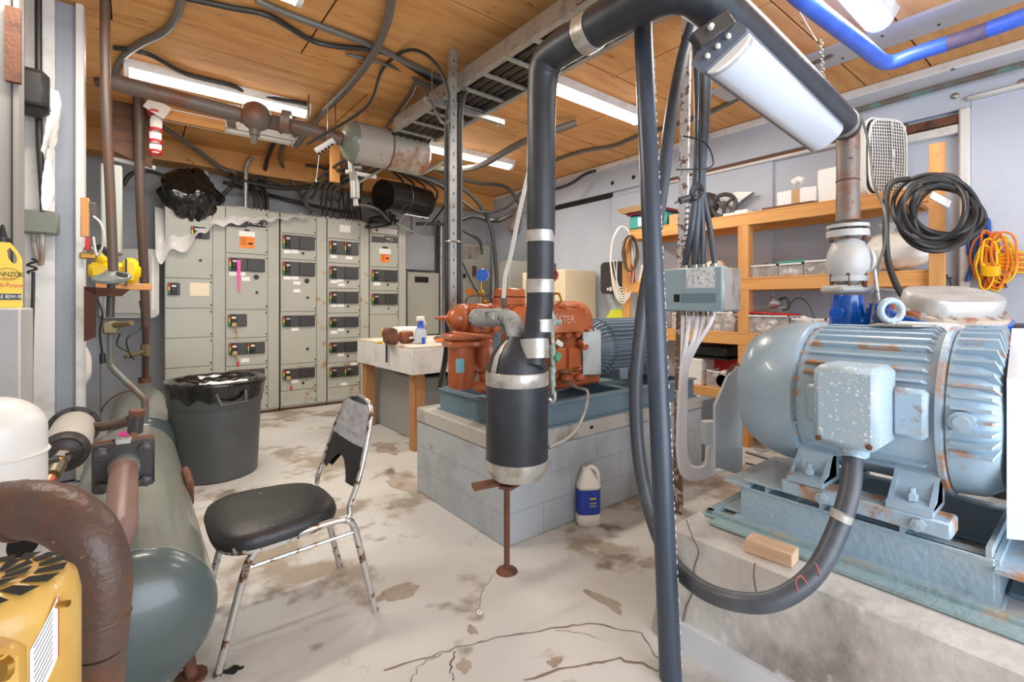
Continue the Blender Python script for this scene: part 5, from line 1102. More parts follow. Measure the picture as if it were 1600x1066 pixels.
MB().torus(P(862, 430, 3.0), (S_, C_, 0), .035, .009, 18, 8).lathe([(0, .008), (.03, .006)], P(862, 430, 3.0), (S_, C_, 0), 14).build('wheel', m_dred, t); MB().cyl(P(864, 412, 3.0), P(864, 424, 3.0), .02, n=8).build('cap', m_rust, t); MB().cyl(P(862, 440, 3.0), P(860, 480, 3.0), .01, n=8).build('stem', m_brass, t)
solo('white_tube_left', MB().tube([P(826, 270, 2.35), P(812, 330, 2.35), P(798, 400, 2.35), P(790, 430, 2.35), P(787, 466, 2.35)], .0105, 10, 5), m_wplas, 'white plastic tube curving down left of the insulated pipe', 'tube').name = 'white_tube'
t = thing('tube_fitting', 'verdigris fitting below the white tube left of the insulated pipe', 'fitting', P(787, 500, 2.4)); MB().cyl(P(787, 462, 2.36), P(787, 478, 2.36), .016, n=10).cyl(P(787, 478, 2.36), P(786, 520, 2.38), .011, n=10).build('body', m_verd, t)
t = thing('drain_line', 'verdigris drain line with valves hanging right of the insulated pipe', 'pipe', P(863, 630, 2.2))
Zt = 2.22
MB().tube([P(856, 395, Zt), P(858, 430, Zt), P(861, 456, Zt)], .008, 8, 3).build('white_tube', m_wplas, t)
MB().cyl(P(861, 454, Zt), P(862, 470, Zt), .014, n=8).cyl(P(862, 468, Zt), P(863, 500, Zt), .008, n=8).build('nut', m_steel, t)
m_vd = mat('pale verdigris', (156, 176, 166), .5, c2=(110, 150, 140), sc2=20, c3=(206, 210, 200), sc3=30, th3=(.55, .62))
for v0, v1, r in ((494, 508, .016), (510, 545, .009), (540, 556, .014), (556, 575, .011), (574, 582, .017), (582, 604, .013), (602, 616, .01)): MB().cyl(P(863, v0, Zt), P(864, v1, Zt), r, n=10).build('fitting', m_vd, t)
MB().box(P(871, 558, Zt), (.035, .02, .04), .004, Matrix.Rotation(.6, 3, 'Y')).build('valve_handle', mat('green handle', (90, 140, 112), .5), t); MB().cyl(P(866, 502, Zt), P(876, 505, Zt), .01, .013, 8).build('side_port', m_vd, t)
MB().tube([P(866, 612, Zt), P(866, 624, Zt), P(862, 627, Zt), P(857, 623, Zt)], .011, 8, 3).build('tail_elbow', m_galv, t)
solo('braided_hose', MB().tube([P(888, 598, 2.8), P(902, 606, 2.7), P(918, 612, 2.55), P(915, 640, 2.4), P(900, 672, 2.3), P(880, 690, 2.24), P(858, 700, 2.2)], .008, 8, 6), m_galv, 'thin braided hose drooping from compressor in front of the plinth', 'hose')
t = thing('coupling_guard', 'plain galvanised sheet guard between compressor and small motor', 'guard', P(921, 585, 3.1))
MB().box(P(921, 550, 3.1), (.13, .1, .29), .006, Matrix.Rotation(-.5, 3, 'Z')).build('sheet_box', m_galv, t)
MB().cyl(P(929, 513, 3.05), P(929, 517, 3.05), .012, n=8).build('lifting_tab', m_steel, t)
# finned motor
mx0, mx1, my, mz, mr_ = 2.58, 3.12, 2.32, .90, .195
t = thing('finned_motor', 'grey blue finned electric motor behind the leaning pipe', 'motor', (2.85, my, .675))
MB().lathe([(.05, mx0 - .12), (.10, mx0 - .115), (.15, mx0 - .04), (.162, mx0), (.162, mx1), (.14, mx1 + .06), (.0, mx1 + .07)], (0, my, mz), X_, 40).build('body', m_motor2, t)
for k in range(36):
    a_ = 2 * PI * k / 36; c, s = math.cos(a_), math.sin(a_); f = lambda x, r: V((x, my + c * r, mz + s * r)); n_ = V((0, -s, c)) * .003
    pts = [f(mx0 + .03, .165), f(mx0 + .03, .205), f(mx1, .205), f(mx1, .165)]; MB().prism([p - n_ for p in pts], n_ * 2).build('cooling_fin', m_motor2, t)
    pts = [f(mx0 - .115, .06), f(mx0 - .13, .09), f(mx0 - .08, .155), f(mx0 - .02, .19), f(mx0 + .015, .195), f(mx0 + .01, .15)]; MB().prism([p - n_ for p in pts], n_ * 2).build('end_fin', m_motor2, t)
for x in (2.65, 3.02): MB().bb(x, my - .2, .675, x + .09, my + .2, .76, .01).build('foot', m_motor2, t)

# ================================================================ WORKBENCH
t = thing('workbench', 'white painted workbench on bare timber legs behind the plinth', 'workbench', (2.4, 4.1, 0))
wx0, wx1, wy0, wy1 = 1.755, 3.05, 3.50, 4.68
MB().bb(wx0, wy0, .835, wx1, wy1, .865, .004).build('top', mat('worn white bench top', (224, 214, 200), .5, c2=(196, 160, 120), sc2=6, th=(.55, .65)), t)
MB().bb(wx0 - .002, wy0 - .003, .635, wx1, wy0 + .04, .84, .004).build('apron', m_white, t); MB().bb(wx0 - .003, wy0, .635, wx0 + .04, wy1, .84, .004).build('apron', m_white, t)
for x, y in ((wx0 + .045, wy0 + .05), (wx0 + .045, wy1 - .1), (wx1 - .15, wy0 + .05), (wx1 - .15, wy1 - .1)): MB().bb(x, y, 0, x + .1, y + .09, .64, .004).build('leg', mat('brown stained timber', (184, 134, 84), .6, c2=(140, 96, 56), sc2=4, st=(5, 5, .6)), t)
def onb(u, Y): p = PY(u, 500, Y); return V((p.x, Y, .8655))
t = thing('bench_vise', 'rusty bench vise clamped near the bench corner', 'vise', onb(620, 3.85))
q = onb(618, 3.85)
MB().box(q + V((-.04, 0, .05)), (.12, .12, .1), .025).cyl(q + V((-.05, -.05, .09)), q + V((-.05, .06, .09)), .05, n=18).build('body', m_rust, t)
MB().box(q + V((.1, 0, .055)), (.11, .09, .1), .012).build('jaw', mat('orange brown iron', (150, 84, 54), .5, c2=(110, 66, 48), sc2=9), t); MB().box(q + V((.17, 0, .04)), (.1, .05, .04), .008).build('slide', m_rust, t)
MB().cyl(q + V((.1, -.06, .05)), q + V((.16, -.07, .05)), .009, n=8).build('white_pin', m_wplas, t)
t = thing('bar_clamp', 'yellow and black bar clamp hanging over the bench edge beside the vise', 'clamp', onb(605, 3.9))
q = onb(603, 3.95); MB().box(q + V((-.01, 0, .09)), (.06, .05, .07), .012).box(q + V((-.06, 0, .01)), (.05, .03, .02), .005).build('jaw', m_yel, t); q2_ = PX(604, 545, wx0 - .02); MB().cyl((q2_.x, q2_.y, .93), (q2_.x, q2_.y, .70), .009, n=8).build('bar', m_blk, t)
t = thing('spray_bottle', 'clear spray bottle with white trigger and blue collar on the bench', 'bottle', onb(657, 3.75))
q = onb(657, 3.75)
MB().lathe([(.03, 0), (.052, .006), (.055, .06), (.05, .11), (.03, .14), (.016, .16), (.016, .175)], q, Z_, 22).build('bottle', mat('pale blue clear plastic', (206, 218, 232), .2, alpha=.85), t)
MB().lathe([(.051, .10), (.04, .125), (.024, .15), (.02, .195), (.0, .195)], q, Z_, 18).build('blue_collar', mat('royal blue plastic', (36, 84, 210), .35), t)
MB().box(q + V((0, 0, .215)), (.075, .035, .045), .01).box(q + V((.035, -.01, .185)), (.014, .02, .05), .004, Matrix.Rotation(-.4, 3, 'Y')).build('trigger_head', m_wplas, t)
MB().box(q + V((.0, -.056, .03)), (.03, .004, .05), .001).build('blue_label', _m['royal blue plastic'], t)
solo('orange_sander', MB().rrect(onb(690, 3.75) + V((0, 0, .012)), X_, Y_, .12, .06, .03, (0, 0, .022)), m_ocord, 'flat orange pad lying on the bench right of the spray bottle', 'tool')
solo('grey_pad', MB().sph(onb(688, 3.85) + V((0, 0, .03)), .05, (1.4, .8, .55), 12), m_opg, 'dark grey lump lying behind the orange pad on the bench', 'tool')
solo('white_stick', MB().cyl(onb(698, 3.8) + V((0, 0, .04)), onb(722, 3.8) + V((0, 0, .07)), .016, n=8), m_cream, 'cream stick lying at the right of the bench', 'stick')
solo('clutter_box', MB().bb(1.98, 4.2, .866, 2.22, 4.4, .99, .02), m_wplas, 'off white crumpled box on the bench behind the vise', 'box')
t = thing('tool_case', 'black moulded tool case on the concrete base under the bench', 'case', (2.1, 4.05, .56))
MB().bb(1.97, 3.82, .562, 2.32, 4.35, .64, .02).build('lower_half', m_blk, t); MB().bb(1.97, 3.82, .643, 2.32, 4.35, .70, .025).build('lid', m_blk2, t)
for y in (3.95, 4.2): MB().bb(1.955, y, .61, 1.972, y + .05, .67, .004).build('latch', m_steel, t)
MB().tube([(2.05, 3.81, .63), (2.05, 3.78, .645), (2.2, 3.78, .645), (2.2, 3.81, .63)], .01, 8, 3).build('handle', m_blk, t)
mb = MB()
def tarpf(a, b): return V((2.26 + a * .9, 3.6 + b * .5, .575 + .05 * noise.noise(V((a * 6, b * 5, 4))) + .03 * noise.noise(V((a * 17, b * 15, 1))) - (.0 if b > .12 else (.12 - b) * 1.2)))
solo('blue_tarp', mb.sheet(tarpf, 30, 24), mat('blue grey plastic wrap', (110, 140, 158), .2, c2=(150, 170, 180), sc2=6), 'crumpled blue plastic sheet on the concrete base under the bench', 'tarp', sharp=80)
solo('white_tube_bundle', MB().cyl((2.28, 3.7, .66), (2.75, 3.85, .655), .025, n=12).cyl((2.30, 3.69, .66), (2.40, 3.72, .66), .032, n=12), m_wplas, 'white tube lying on the blue plastic under the bench', 'tube')
solo('black_bundle', MB().sph((2.5, 4.1, .69), .11, (1.9, .9, .8), 14), m_bag, 'black bundle stored under the right of the bench', 'bundle')
# ================================================================ BIG MOTOR and base, right foreground
M0 = V((2.10, 0, .86)); mr = .265
t = thing('big_motor', 'large pale blue electric motor with rust stains on the pad', 'motor', (2.1, .5, .58))
MB().lathe([(mr - .035, .22), (mr - .012, .25), (mr - .012, .70), (mr - .03, .72)], M0, Y_, 56, False).build('frame', m_motor, t)
MB().lathe([(mr - .05, .70), (mr - .02, .705), (mr + .006, .712), (mr + .008, .72), (mr + .004, .80), (mr - .012, .87), (mr - .045, .925), (mr - .10, .955), (mr - .16, .965), (.0, .967)], M0, Y_, 56, False).build('fan_cowl', m_motor, t)
MB().lathe([(mr - .01, .303), (mr + .006, .308), (mr + .006, .322), (mr - .01, .327)], M0, Y_, 56).build('joint_ring', m_motorr, t)
MB().lathe([(mr - .005, .30), (mr - .012, .235), (mr - .045, .195), (mr - .12, .18), (.0, .175)], M0, Y_, 48).build('end_bell', m_motor, t)
for k in range(30):
    a_ = 2 * PI * (k + .5) / 30; MB().cyl(M0 + V((math.cos(a_) * (mr - .018), .695, math.sin(a_) * (mr - .018))), M0 + V((math.cos(a_) * (mr - .018), .712, math.sin(a_) * (mr - .018))), .010, n=6).build('rim_lug', m_motorr, t)
def fin(a_, y0, y1, r0, r1, m, nm, th=.0045, slant=.02):
    c, s = math.cos(a_), math.sin(a_); n_ = V((-s, 0, c)) * th
    pts = [M0 + V((c * r0, y0, s * r0)), M0 + V((c * r1, y0 + slant, s * r1)), M0 + V((c * r1, y1 - slant, s * r1)), M0 + V((c * r0, y1, s * r0))]
    return MB().prism([p - n_ for p in pts], n_ * 2).build(nm, m, t)
for dg in (96, 104, 112, 120, 130, 139, 148, 156, 163, 170, 177, 184, 191, 198, 205, 214, 222, 84, 72, 60):
    a_ = math.radians(dg)
    if not (163 <= dg <= 205): fin(a_, .335, .69, mr - .02, mr + (.010 if dg in (148, 156, 130) else .004), m_motorr if dg in (130, 148, 156) else m_motor, 'cooling_fin')
    if not 200 < dg < 225: fin(a_, .19, .30, mr - .05, mr + .012, m_motorr if dg % 3 == 0 else m_motor, 'end_fin', .004, .012)
MB().bb(1.81, .335, .80, 1.86, .42, .95, .012).build('raised_pad', m_motorr, t)
MB().bb(1.815, .585, .80, 1.86, .66, .93, .012).build('raised_pad', m_motor, t)
MB().lathe([(.03, 0), (.03, .03), (.018, .032), (.018, .04), (0, .04)], (1.85, .262, .87), (-1, 0, 0), 18).build('oil_boss', m_motor, t)
# terminal box
MB().bb(1.665, .415, .77, 1.86, .585, 1.015, .018).build('terminal_box', m_motors, t)
for y, z in ((.565, .79), (.435, .79)): MB().bolt((1.664, y, z), (-1, 0, 0), .009, .006).build('cover_screw', m_rust, t)
MB().lathe([(.034, -.03), (.04, -.028), (.045, 0)], P(1334, 697, 1.5), Z_, 16).build('conduit_hub', m_motors, t)
# lifting eye and tab
e = V((2.1, .485, 1.18)); MB().torus(e, (S_, C_, 0), .037, .0115, 30, 12).build('lifting_eye', m_motors, t)
MB().lathe([(.02, -.06), (.03, -.057), (.014, -.045), (.012, -.035)], e, Z_, 14).build('eye_shank', m_motors, t)
MB().prism([(2.02, .53, 1.128), (2.02, .41, 1.128), (2.07, .37, 1.128), (2.14, .37, 1.128), (2.14, .53, 1.128)], (0, 0, .006)).build('top_tab', m_worn, t)
for y0, y1 in ((.60, .71), (.32, .43)):
    MB().prism([(1.80, y0, .585), (1.80, y0, .605), (1.86, y0, .615), (1.92, y0, .72), (1.96, y0, .72), (1.96, y0, .585)], (0, y1 - y0, 0)).build('foot', m_motor, t)
    for yy in (y0, y1 - .012): MB().prism([(1.81, yy, .6), (1.93, yy, .70), (1.93, yy, .6)], (0, .012, 0)).build('foot_web', m_motor, t)
    o = MB(); o.bolt((1.84, (y0 + y1) / 2, .612), Z_, .016, .02).cyl((1.84, (y0 + y1) / 2, .63), (1.84, (y0 + y1) / 2, .65), .009, n=8); o.build('hold_down_bolt', m_motorr, t)
MB().bb(2.24, .32, .585, 2.40, .71, .62, .01).build('foot', m_motor, t)
# slide base
t = thing('motor_base', 'pale blue rusty slide rails and channel frame under the big motor', 'machine base', (2.1, .5, .37))
zp = .372
MB().bb(1.775, -1.2, zp, 1.80, 1.0, zp + .022, .003).build('edge_strip', m_teal, t)
MB().bb(1.76, -1.2, zp - .0, 1.778, 1.0, zp + .008).build('edge_strip', m_teal, t)
MB().bb(1.775, .97, zp, 2.9, 1.0, zp + .022, .003).build('edge_strip', m_teal, t)
for x in (1.86, 2.34):
    MB().bb(x - .006, .20, zp, x + .006, .90, .50, .003).build('web', m_frame, t)
    MB().bb(x - .01, .20, .488, x + .05, .90, .50, .002).build('top_flange', m_frame, t)
    MB().bb(x - .045, .18, zp, x + .05, .92, zp + .01, .002).build('bottom_flange', m_frame, t)
for y in (.21, .40, .62, .80):
    MB().bb(1.85, y - .005, .50, 2.36, y + .007, .53).build('spacer', m_frame, t)
MB().bb(1.835, .74, .525, 2.40, .88, .535, .002).build('deck_plate', m_frame, t)
MB().bb(1.70, -1.2, .3705, 1.765, .95, .384, .006).build('painted_grout', m_teal, t)
MB().bb(1.86, .88, zp + .01, 2.36, 1.0, zp + .02, .002).bb(1.84, .86, .50, 2.3, .96, .51, .002).build('front_plate', m_frame, t)
for x in (1.80, 2.30): 
    MB().bb(x, .28, .535, x + .10, .73, .584, .006).build('slide_rail', m_motorr if x < 2 else m_frame, t)
for y in (.35, .60): MB().bolt((1.799, y, .558), (-1, 0, 0), .02, .012).build('hex_bolt', m_frame, t)
MB().bb(1.83, -.9, .47, 2.3, .2, .482, .002).build('rusty_deck', m_motorr, t)
MB().bb(1.86, .19, zp, 2.36, .203, .50).build('end_plate', m_frame, t)
MB().bb(1.95, -.8, zp, 2.7, .18, zp + .012).build('floor_plate', m_base, t)
for y in (-.1, -.4): MB().torus((1.93, y + .1, .43), X_, .04, .006, 18, 6).build('ring', m_steel, t)
# wood brick
q = V((1.645, .72, .371))
solo('wood_block', MB().box((1.65, .70, .393), (.07, .145, .044), .003, Matrix.Rotation(.1, 3, 'Z')), mat('weathered pine block', (222, 188, 156), .7, c2=(176, 128, 92), sc2=4, st=(1, .3, 5)), 'short weathered wood block lying on the pad edge', 'wood block')
# bracket plate left of motor
t = thing('guard_bracket', 'tall pale blue grey folded plate standing left of the big motor', 'bracket', P(1140, 740, 2.25))
z0_ = H - (740 - HOR) / FPX * 2.22
Yb_ = P(1140, 740, 2.22).y; px_ = lambda u, v: PY(u, v, Yb_)
m_pw = mat('blistered pale grey paint', (206, 216, 222), .45, c2=(190, 140, 100), sc2=9, th=(.64, .7), c3=(190, 200, 208), sc3=5)
pts = [px_(1118, 730), px_(1118, 634), px_(1138, 588), px_(1152, 574), px_(1160, 572), px_(1158, 743)]
MB().prism([V((p.x, p.y, max(p.z, .375))) for p in pts], (0, .012, 0)).build('plate', m_pw, t)
a_, b__ = px_(1158, 743), px_(1160, 572); MB().prism([V((a_.x, a_.y, .375)), V((b__.x, b__.y, b__.z)), V((b__.x + .02, b__.y + .02, b__.z)), V((a_.x + .02, a_.y + .02, .375))], (.01, 0, 0)).build('side_flange', m_motor, t)
MB().tube([px_(1142, 590) + V((0, .015, 0)), px_(1150, 576) + V((0, .02, 0)), px_(1160, 573) + V((.02, .03, 0))], .012, 8, 3).build('rim', m_rust, t)
t = thing('small_junction_box', 'small pale box with peeling paint where the white conduits end', 'box', P(1108, 695, 2.4)); MB().box(P(1108, 676, 2.42), (.065, .05, .12), .005, Matrix.Rotation(-.6, 3, 'Z')).build('body', m_pw, t); MB().box(P(1116, 676, 2.44), (.02, .06, .12), .004, Matrix.Rotation(-.6, 3, 'Z')).build('lid', m_postr, t)
# dark cavity things between bracket and motor
solo('bent_rod', MB().tube([P(1200, 690, 2.2), P(1199, 702, 2.2), P(1192, 705, 2.2), P(1180, 701, 2.2)], .006, 8, 4), m_wplas, 'short bent white rod below the fan cowl of the big motor', 'rod')
for k in range(2): solo('steel_rod', MB().cyl(P(1166, 707 + 17 * k, 2.3), P(1214 - 10 * k, 722 + 12 * k, 2.1), .006, n=8), m_steel, ['upper', 'lower'][k] + ' of two steel rods lying beside the guard bracket', 'rod')
# compressor with oval cover behind the motor
t = thing('ammonia_compressor', 'dark blue black machine with silver oval cover behind the big motor', 'compressor', P(1500, 700, 2.15))
rt = V((C_, -S_, 0)); vd = V((S_, C_, 0)); th = math.radians(21); nn = (Z_ * math.cos(th) - vd * math.sin(th)); dp = (vd * math.cos(th) + Z_ * math.sin(th))
lc = P(1491, 458, 2.16)
def stad(c, w_, d_, off, k=16):
    pts = []
    for s in (1, -1):
        for i in range(k + 1):
            a_ = -PI / 2 + PI * i / k; pts.append(c + rt * s * ((w_ - d_) / 2 + d_ / 2 * math.cos(a_)) + dp * s * (d_ / 2 * math.sin(a_)) + nn * off)
    return pts
MB().rings([stad(lc, .40, .23, -.075), stad(lc, .40, .23, -.015), stad(lc, .387, .216, -.003), stad(lc, .36, .19, 0), stad(lc, .2, .1, .001)]).build('oval_cover', m_silver, t)
MB().rings([stad(lc, .46, .31, -.095), stad(lc, .46, .31, -.075)]).build('cover_flange', mat('rusty cream flange', (206, 190, 170), .5, c2=(160, 84, 40), sc2=5, th=(.46, .56)), t)
for p in stad(lc, .432, .27, -.074, 7)[::1]: MB().bolt(p, nn, .011, .008).build('bolt', m_silver, t)
mb = MB(); R3 = random.Random(3)
for k in range(11):
    x = (-.13 + k * .026); mb.tube([lc + rt * x + dp * (-.012 + .006 * R3.random()) + nn * .001, lc + rt * (x + .006) + dp * .012 + nn * .002, lc + rt * (x + .013) + dp * (-.01 + .012 * R3.random()) + nn * .001], .0022, 5)
mb.build('raised_lettering', m_silver, t)
MB().rings([stad(lc, .49, .34, -.13), stad(lc, .49, .34, -.095)]).build('blue_collar', m_blue, t)
MB().rings([stad(lc, .56, .42, -.17), stad(lc, .55, .38, -.13)]).build('cylinder_top', m_bluepipe if 0 else mat('navy machine paint', (28, 44, 78), .3), t)
cb = P(1515, 500, 2.3); MB().lathe([(.34, .38), (.34, 1.03), (.32, 1.08), (.24, 1.11), (.0, 1.11)], (cb.x + .08, cb.y - .10, 0), Z_, 48).build('crankcase', mat('black machine enamel', (30, 32, 36), .45), t)
# white coupling guard / panel edge at the far right
t = thing('white_guard', 'tall white sheet metal guard cut off by the right edge', 'guard', P(1590, 845, 1.25))
pp = [P(1581, 513, 1.50), P(1573, 592, 1.33), P(1573, 842, 1.33), P(1585, 800, 1.50)]
ext = V((.30, -.42, 0)); MB().prism(pp, ext).build('sheet', mat('greyish white guard paint', (204, 208, 212), .45, c2=(190, 176, 158), sc2=7, th=(.62, .72)), t)
t = thing('fan_shroud', 'white louvred cover lying between the big motor and the oval cover', 'cover', P(1470, 520, 1.95)) 
pts = [P(1400, 520, 1.98), P(1402, 502, 1.98), P(1495, 506, 1.9), P(1520, 514, 1.88), P(1536, 524, 1.86), P(1530, 545, 1.86), P(1402, 540, 1.98)]
MB().prism(pts, V((.1, .06, 0))).build('sheet', m_wpaint, t)
MB().box(P(1462, 516, 1.9), (.03, .02, .01)).box(P(1470, 514, 1.9), (.012, .02, .008)).build('vent_holes', m_gap, t)

# ================================================================ SHELVING on the right wall
SX, SY0, SY1 = 4.05, .735, 3.15
SZ = [1.92, 1.372, .906, .40]
t = thing('shelving_unit', 'four tier pine shelving unit along the right wall', 'shelving', (4.27, 1.9, 0))
for k, z in enumerate(SZ):
    y1 = SY1
    o = MB().bb(SX, SY0, z - .045, SX + .038, y1, z + .045, .003).build('fascia_board', m_pine, t)
    MB().bb(SX, SY0, z + .046, 4.49, y1, z + .06, .002).build('shelf_deck', m_pine, t)
    MB().bb(4.45, SY0, z - .045, 4.485, y1, z + .045, .003).build('back_ledger', m_pine, t)
    for y in (SY0 + .05, 1.95, SY1 - .06): MB().bb(SX + .04, y, z - .045, 4.45, y + .038, z + .045, .003).build('cross_bearer', m_pine, t)
MB().bb(SX + .045, .69, 0, SX + .13, .73, 1.3, .003).build('upright', m_pinev, t)
MB().bb(SX - .04, .655, 0, SX - .001, .733, 2.235, .003).build('upright', m_pinev, t)
for z0, z1 in ((1.417, 1.875), (.45, .86), (.951, 1.327), (0, .355)): MB().bb(SX, 1.9, z0, SX + .09, 1.99, z1, .003).build('upright', m_pinev, t)
MB().bb(SX - .001, SY1 - .02, 0, SX + .038, SY1 + .07, 1.875, .003).build('upright', m_pinev, t)
ST = [z + .061 for z in SZ]
def sp(u, k, X=4.22): p = PX(u, 500, X); return V((X, p.y, ST[k]))
R4 = random.Random(11)
def bin_(u0, u1, k, h, lab, X=4.2, fill='white', lid=None, dx=.24, name='plastic_bin', ncount=14):
    a, b = sp(u0, k, X - dx / 2), sp(u1, k, X - dx / 2); y1, y0 = a.y, b.y; z = ST[k] + .001; x0, x1 = X - dx / 2, X + dx / 2
    t = thing(name, lab, 'storage bin', ((x0 + x1) / 2, (y0 + y1) / 2, z), 0, 'clear bins on the pine shelves')
    mb = MB(); w = .004
    mb.bb(x0, y0, z, x1, y1, z + w).bb(x0, y0, z, x0 + w, y1, z + h).bb(x1 - w, y0, z, x1, y1, z + h).bb(x0, y0, z, x1, y0 + w, z + h).bb(x0, y1 - w, z, x1, y1, z + h); mb.build('tub', m_bin, t)
    mb = MB().bb(x0 - .008, y0 - .008, z + h - .012, x0 + .004, y1 + .008, z + h).bb(x0 - .008, y0 - .008, z + h - .012, x1, y0 + .004, z + h).bb(x0 - .008, y1 - .004, z + h - .012, x1, y1 + .008, z + h); mb.build('rim', m_wplas, t)
    cols = {'white': [m_wplas], 'dark': [m_opg, m_steel], 'mix': [m_wplas, m_red, m_wplas, m_card]}[fill]
    for i in range(ncount):
        c = V((R4.uniform(x0 + .03, x0 + .12), R4.uniform(y0 + .03, y1 - .03), z + R4.uniform(.025, h * .9))); ax = V((R4.uniform(-1, 1), R4.uniform(-1, 1), R4.uniform(-.6, .6)))
        rr = R4.uniform(.018, .03); L_ = R4.uniform(.035, .07); axn = ax.normalized()
        MB().lathe([(rr, 0), (rr, L_), (rr * .55, L_), (rr * .55, 0), (rr, 0)], c - axn * L_ / 2, axn, 12).build('pipe_fitting', cols[i % len(cols)], t)
    if lid: MB().bb(x0 - .01, y0 - .01, z + h, x1 + .01, y1 + .01, z + h + .018, .004).build('lid', lid, t)
    return t
bin_(1172, 1214, 1, .10, 'low clear bin of grey bits, leftmost on the second shelf', fill='dark', ncount=8)
bin_(1217, 1254, 1, .10, 'low clear tub with teal green lid on the second shelf', lid=m_tealp, ncount=6)
bin_(1256, 1296, 1, .11, 'low clear bin left of the white valve on the second shelf', fill='dark', ncount=8)
bin_(1104, 1147, 2, .17, 'tall frosted bin of white parts on the third shelf, beside the post', ncount=16)
bin_(1168, 1232, 2, .15, 'clear bin of white pipe fittings under the red lid', X=4.18, ncount=34)
bin_(1236, 1290, 2, .13, 'cream rimmed bin of white pipe caps left of the blue elbow', X=4.18, ncount=22)
bin_(1050, 1086, 2, .16, 'frosted bin behind the white conduits on the third shelf', ncount=8)
bin_(1104, 1148, 3, .15, 'clear bin holding one large white ring on the lowest visible shelf', ncount=3)
q = sp(1130, 3, 4.09); MB().lathe([(.055, 0), (.055, .04), (.04, .04), (.04, 0), (.055, 0)], q + V((-.02, 0, .07)), (1, 0, 0), 24).build('large_ring', m_wplas, bpy.data.objects['plastic_bin.007'])
bin_(1170, 1215, 2, .22, 'clear bin behind the red lidded one on the third shelf', X=4.38, dx=.16, ncount=4)
solo('red_lid', MB().box(sp(1208, 2, 4.16) + V((0, 0, .165)), (.2, .36, .012), .004, Matrix.Rotation(.05, 3, 'X')), m_red, 'red plastic lid lying on a bin of fittings', 'lid')  # loose lid of a bin
t = thing('clamp_lamp', 'grey clamp lamp resting on the red lid', 'lamp', sp(1216, 2, 4.15))
q = sp(1212, 2, 4.15) + V((0, 0, .25)); MB().lathe([(.0, -.03), (.03, -.025), (.06, .04), (.056, .04), (.03, -.018)], q, (-.3, .5, .1), 18).build('shade', m_galv, t)
MB().tube([q + V((0, -.03, .03)), q + V((-.02, -.09, .04)), q + V((-.02, -.11, -.03)), q + V((-.02, -.06, -.06))], .01, 8, 4).build('clamp_arm', m_opg, t)
solo('grey_cable_arc', MB().tube([sp(1228, 2, 4.3) + V((0, 0, .2)), sp(1245, 2, 4.3) + V((0, 0, .29)), sp(1262, 2, 4.3) + V((0, 0, .25)), sp(1275, 2, 4.3) + V((0, 0, .1))], .006, 6, 5), m_cabg, 'thin grey cable arching behind the bins on the third shelf', 'cable')
solo('white_pipe_end', MB().lathe([(.026, 0), (.026, .12), (.012, .12), (.012, 0), (.026, 0)], sp(1166, 2, 4.06) + V((0, 0, .026)), (1, 0, 0), 16), m_wplas, 'small white pipe section between two bins on the third shelf', 'pipe fitting')
t = thing('foam_box', 'white box beside the white conduits on the lowest visible shelf', 'box', sp(1080, 3)); a, b = sp(1062, 3, 4.08), sp(1096, 3, 4.08); MB().bb(4.08, b.y, ST[3] + .001, 4.4, a.y, ST[3] + .24, .006).build('body', m_wplas, t); MB().bb(4.078, b.y - .004, ST[3] + .2, 4.41, a.y + .004, ST[3] + .245, .006).build('rim', m_wpaint, t)
solo('black_crate', MB().bb(4.12, b.y - .22, ST[3] + .262, 4.38, a.y - .04, ST[3] + .375, .02).bb(4.10, b.y - .24, ST[3] + .25, 4.42, a.y, ST[3] + .262), m_blk, 'black tray stacked on the white box on the lowest visible shelf', 'tray')
solo('red_folder', MB().prism([sp(1100, 3, 4.3) + V((0, 0, .03)), sp(1150, 3, 4.3) + V((0, 0, .06)), sp(1150, 3, 4.3) + V((0, 0, .24)), sp(1118, 3, 4.3) + V((0, 0, .27))], (.02, 0, 0)), m_red, 'red panel standing behind the bin with the white ring', 'panel')
# second shelf left: red jar, white jug, yellow box
solo('red_jar', MB().lathe([(.04, 0), (.045, .01), (.045, .1), (.03, .12), (0, .12)], sp(1040, 1, 4.18), Z_, 16), m_red, 'red jar on the second shelf behind the leaning pipe', 'jar')
solo('cream_tub', MB().lathe([(.08, 0), (.1, .02), (.1, .12), (.08, .16), (.05, .18), (0, .18)], sp(1118, 1, 4.25), Z_, 20), m_cream, 'cream tub on the second shelf behind the grey green box', 'tub')
t = thing('small_carton', 'white and red carton on the left end of the second shelf', 'box', sp(1010, 1)); q = sp(1004, 1, 4.2); MB().bb(4.1, q.y - .07, ST[1] + .001, 4.3, q.y + .07, ST[1] + .18, .004).build('body', m_wplas, t); MB().bb(4.095, q.y + .02, ST[1] + .001, 4.1, q.y + .07, ST[1] + .18).build('red_side', m_red, t)
t = thing('clear_bag', 'crumpled clear bag of white parts on the second shelf beside the hose coil', 'bag', sp(1405, 1))
q = sp(1402, 1, 4.25)
def bagf(a, b):
    th_ = 2 * PI * a; ph = PI * b * .98; r_ = 1 + .22 * noise.noise(V((math.cos(th_) * 3, math.sin(th_) * 3, b * 7))) + .12 * noise.noise(V((math.cos(th_) * 9, math.sin(th_) * 9, b * 14)))
    return q + V((math.sin(ph) * math.sin(th_) * .15 * r_, math.sin(ph) * math.cos(th_) * .2 * r_, .15 + math.cos(ph) * .13 * r_))
MB().sheet(bagf, 30, 18).build('contents', m_wplas, t, sharp=80)
def bagg(a, b):
    th_ = 2 * PI * a; r_ = (.13 - .1 * math.sin(b * 2.4)) * (1 + .3 * noise.noise(V((math.cos(th_) * 4, math.sin(th_) * 4, b * 4)))); return q + V((math.sin(th_) * r_, math.cos(th_) * r_ + .05, .18 + .17 * b))
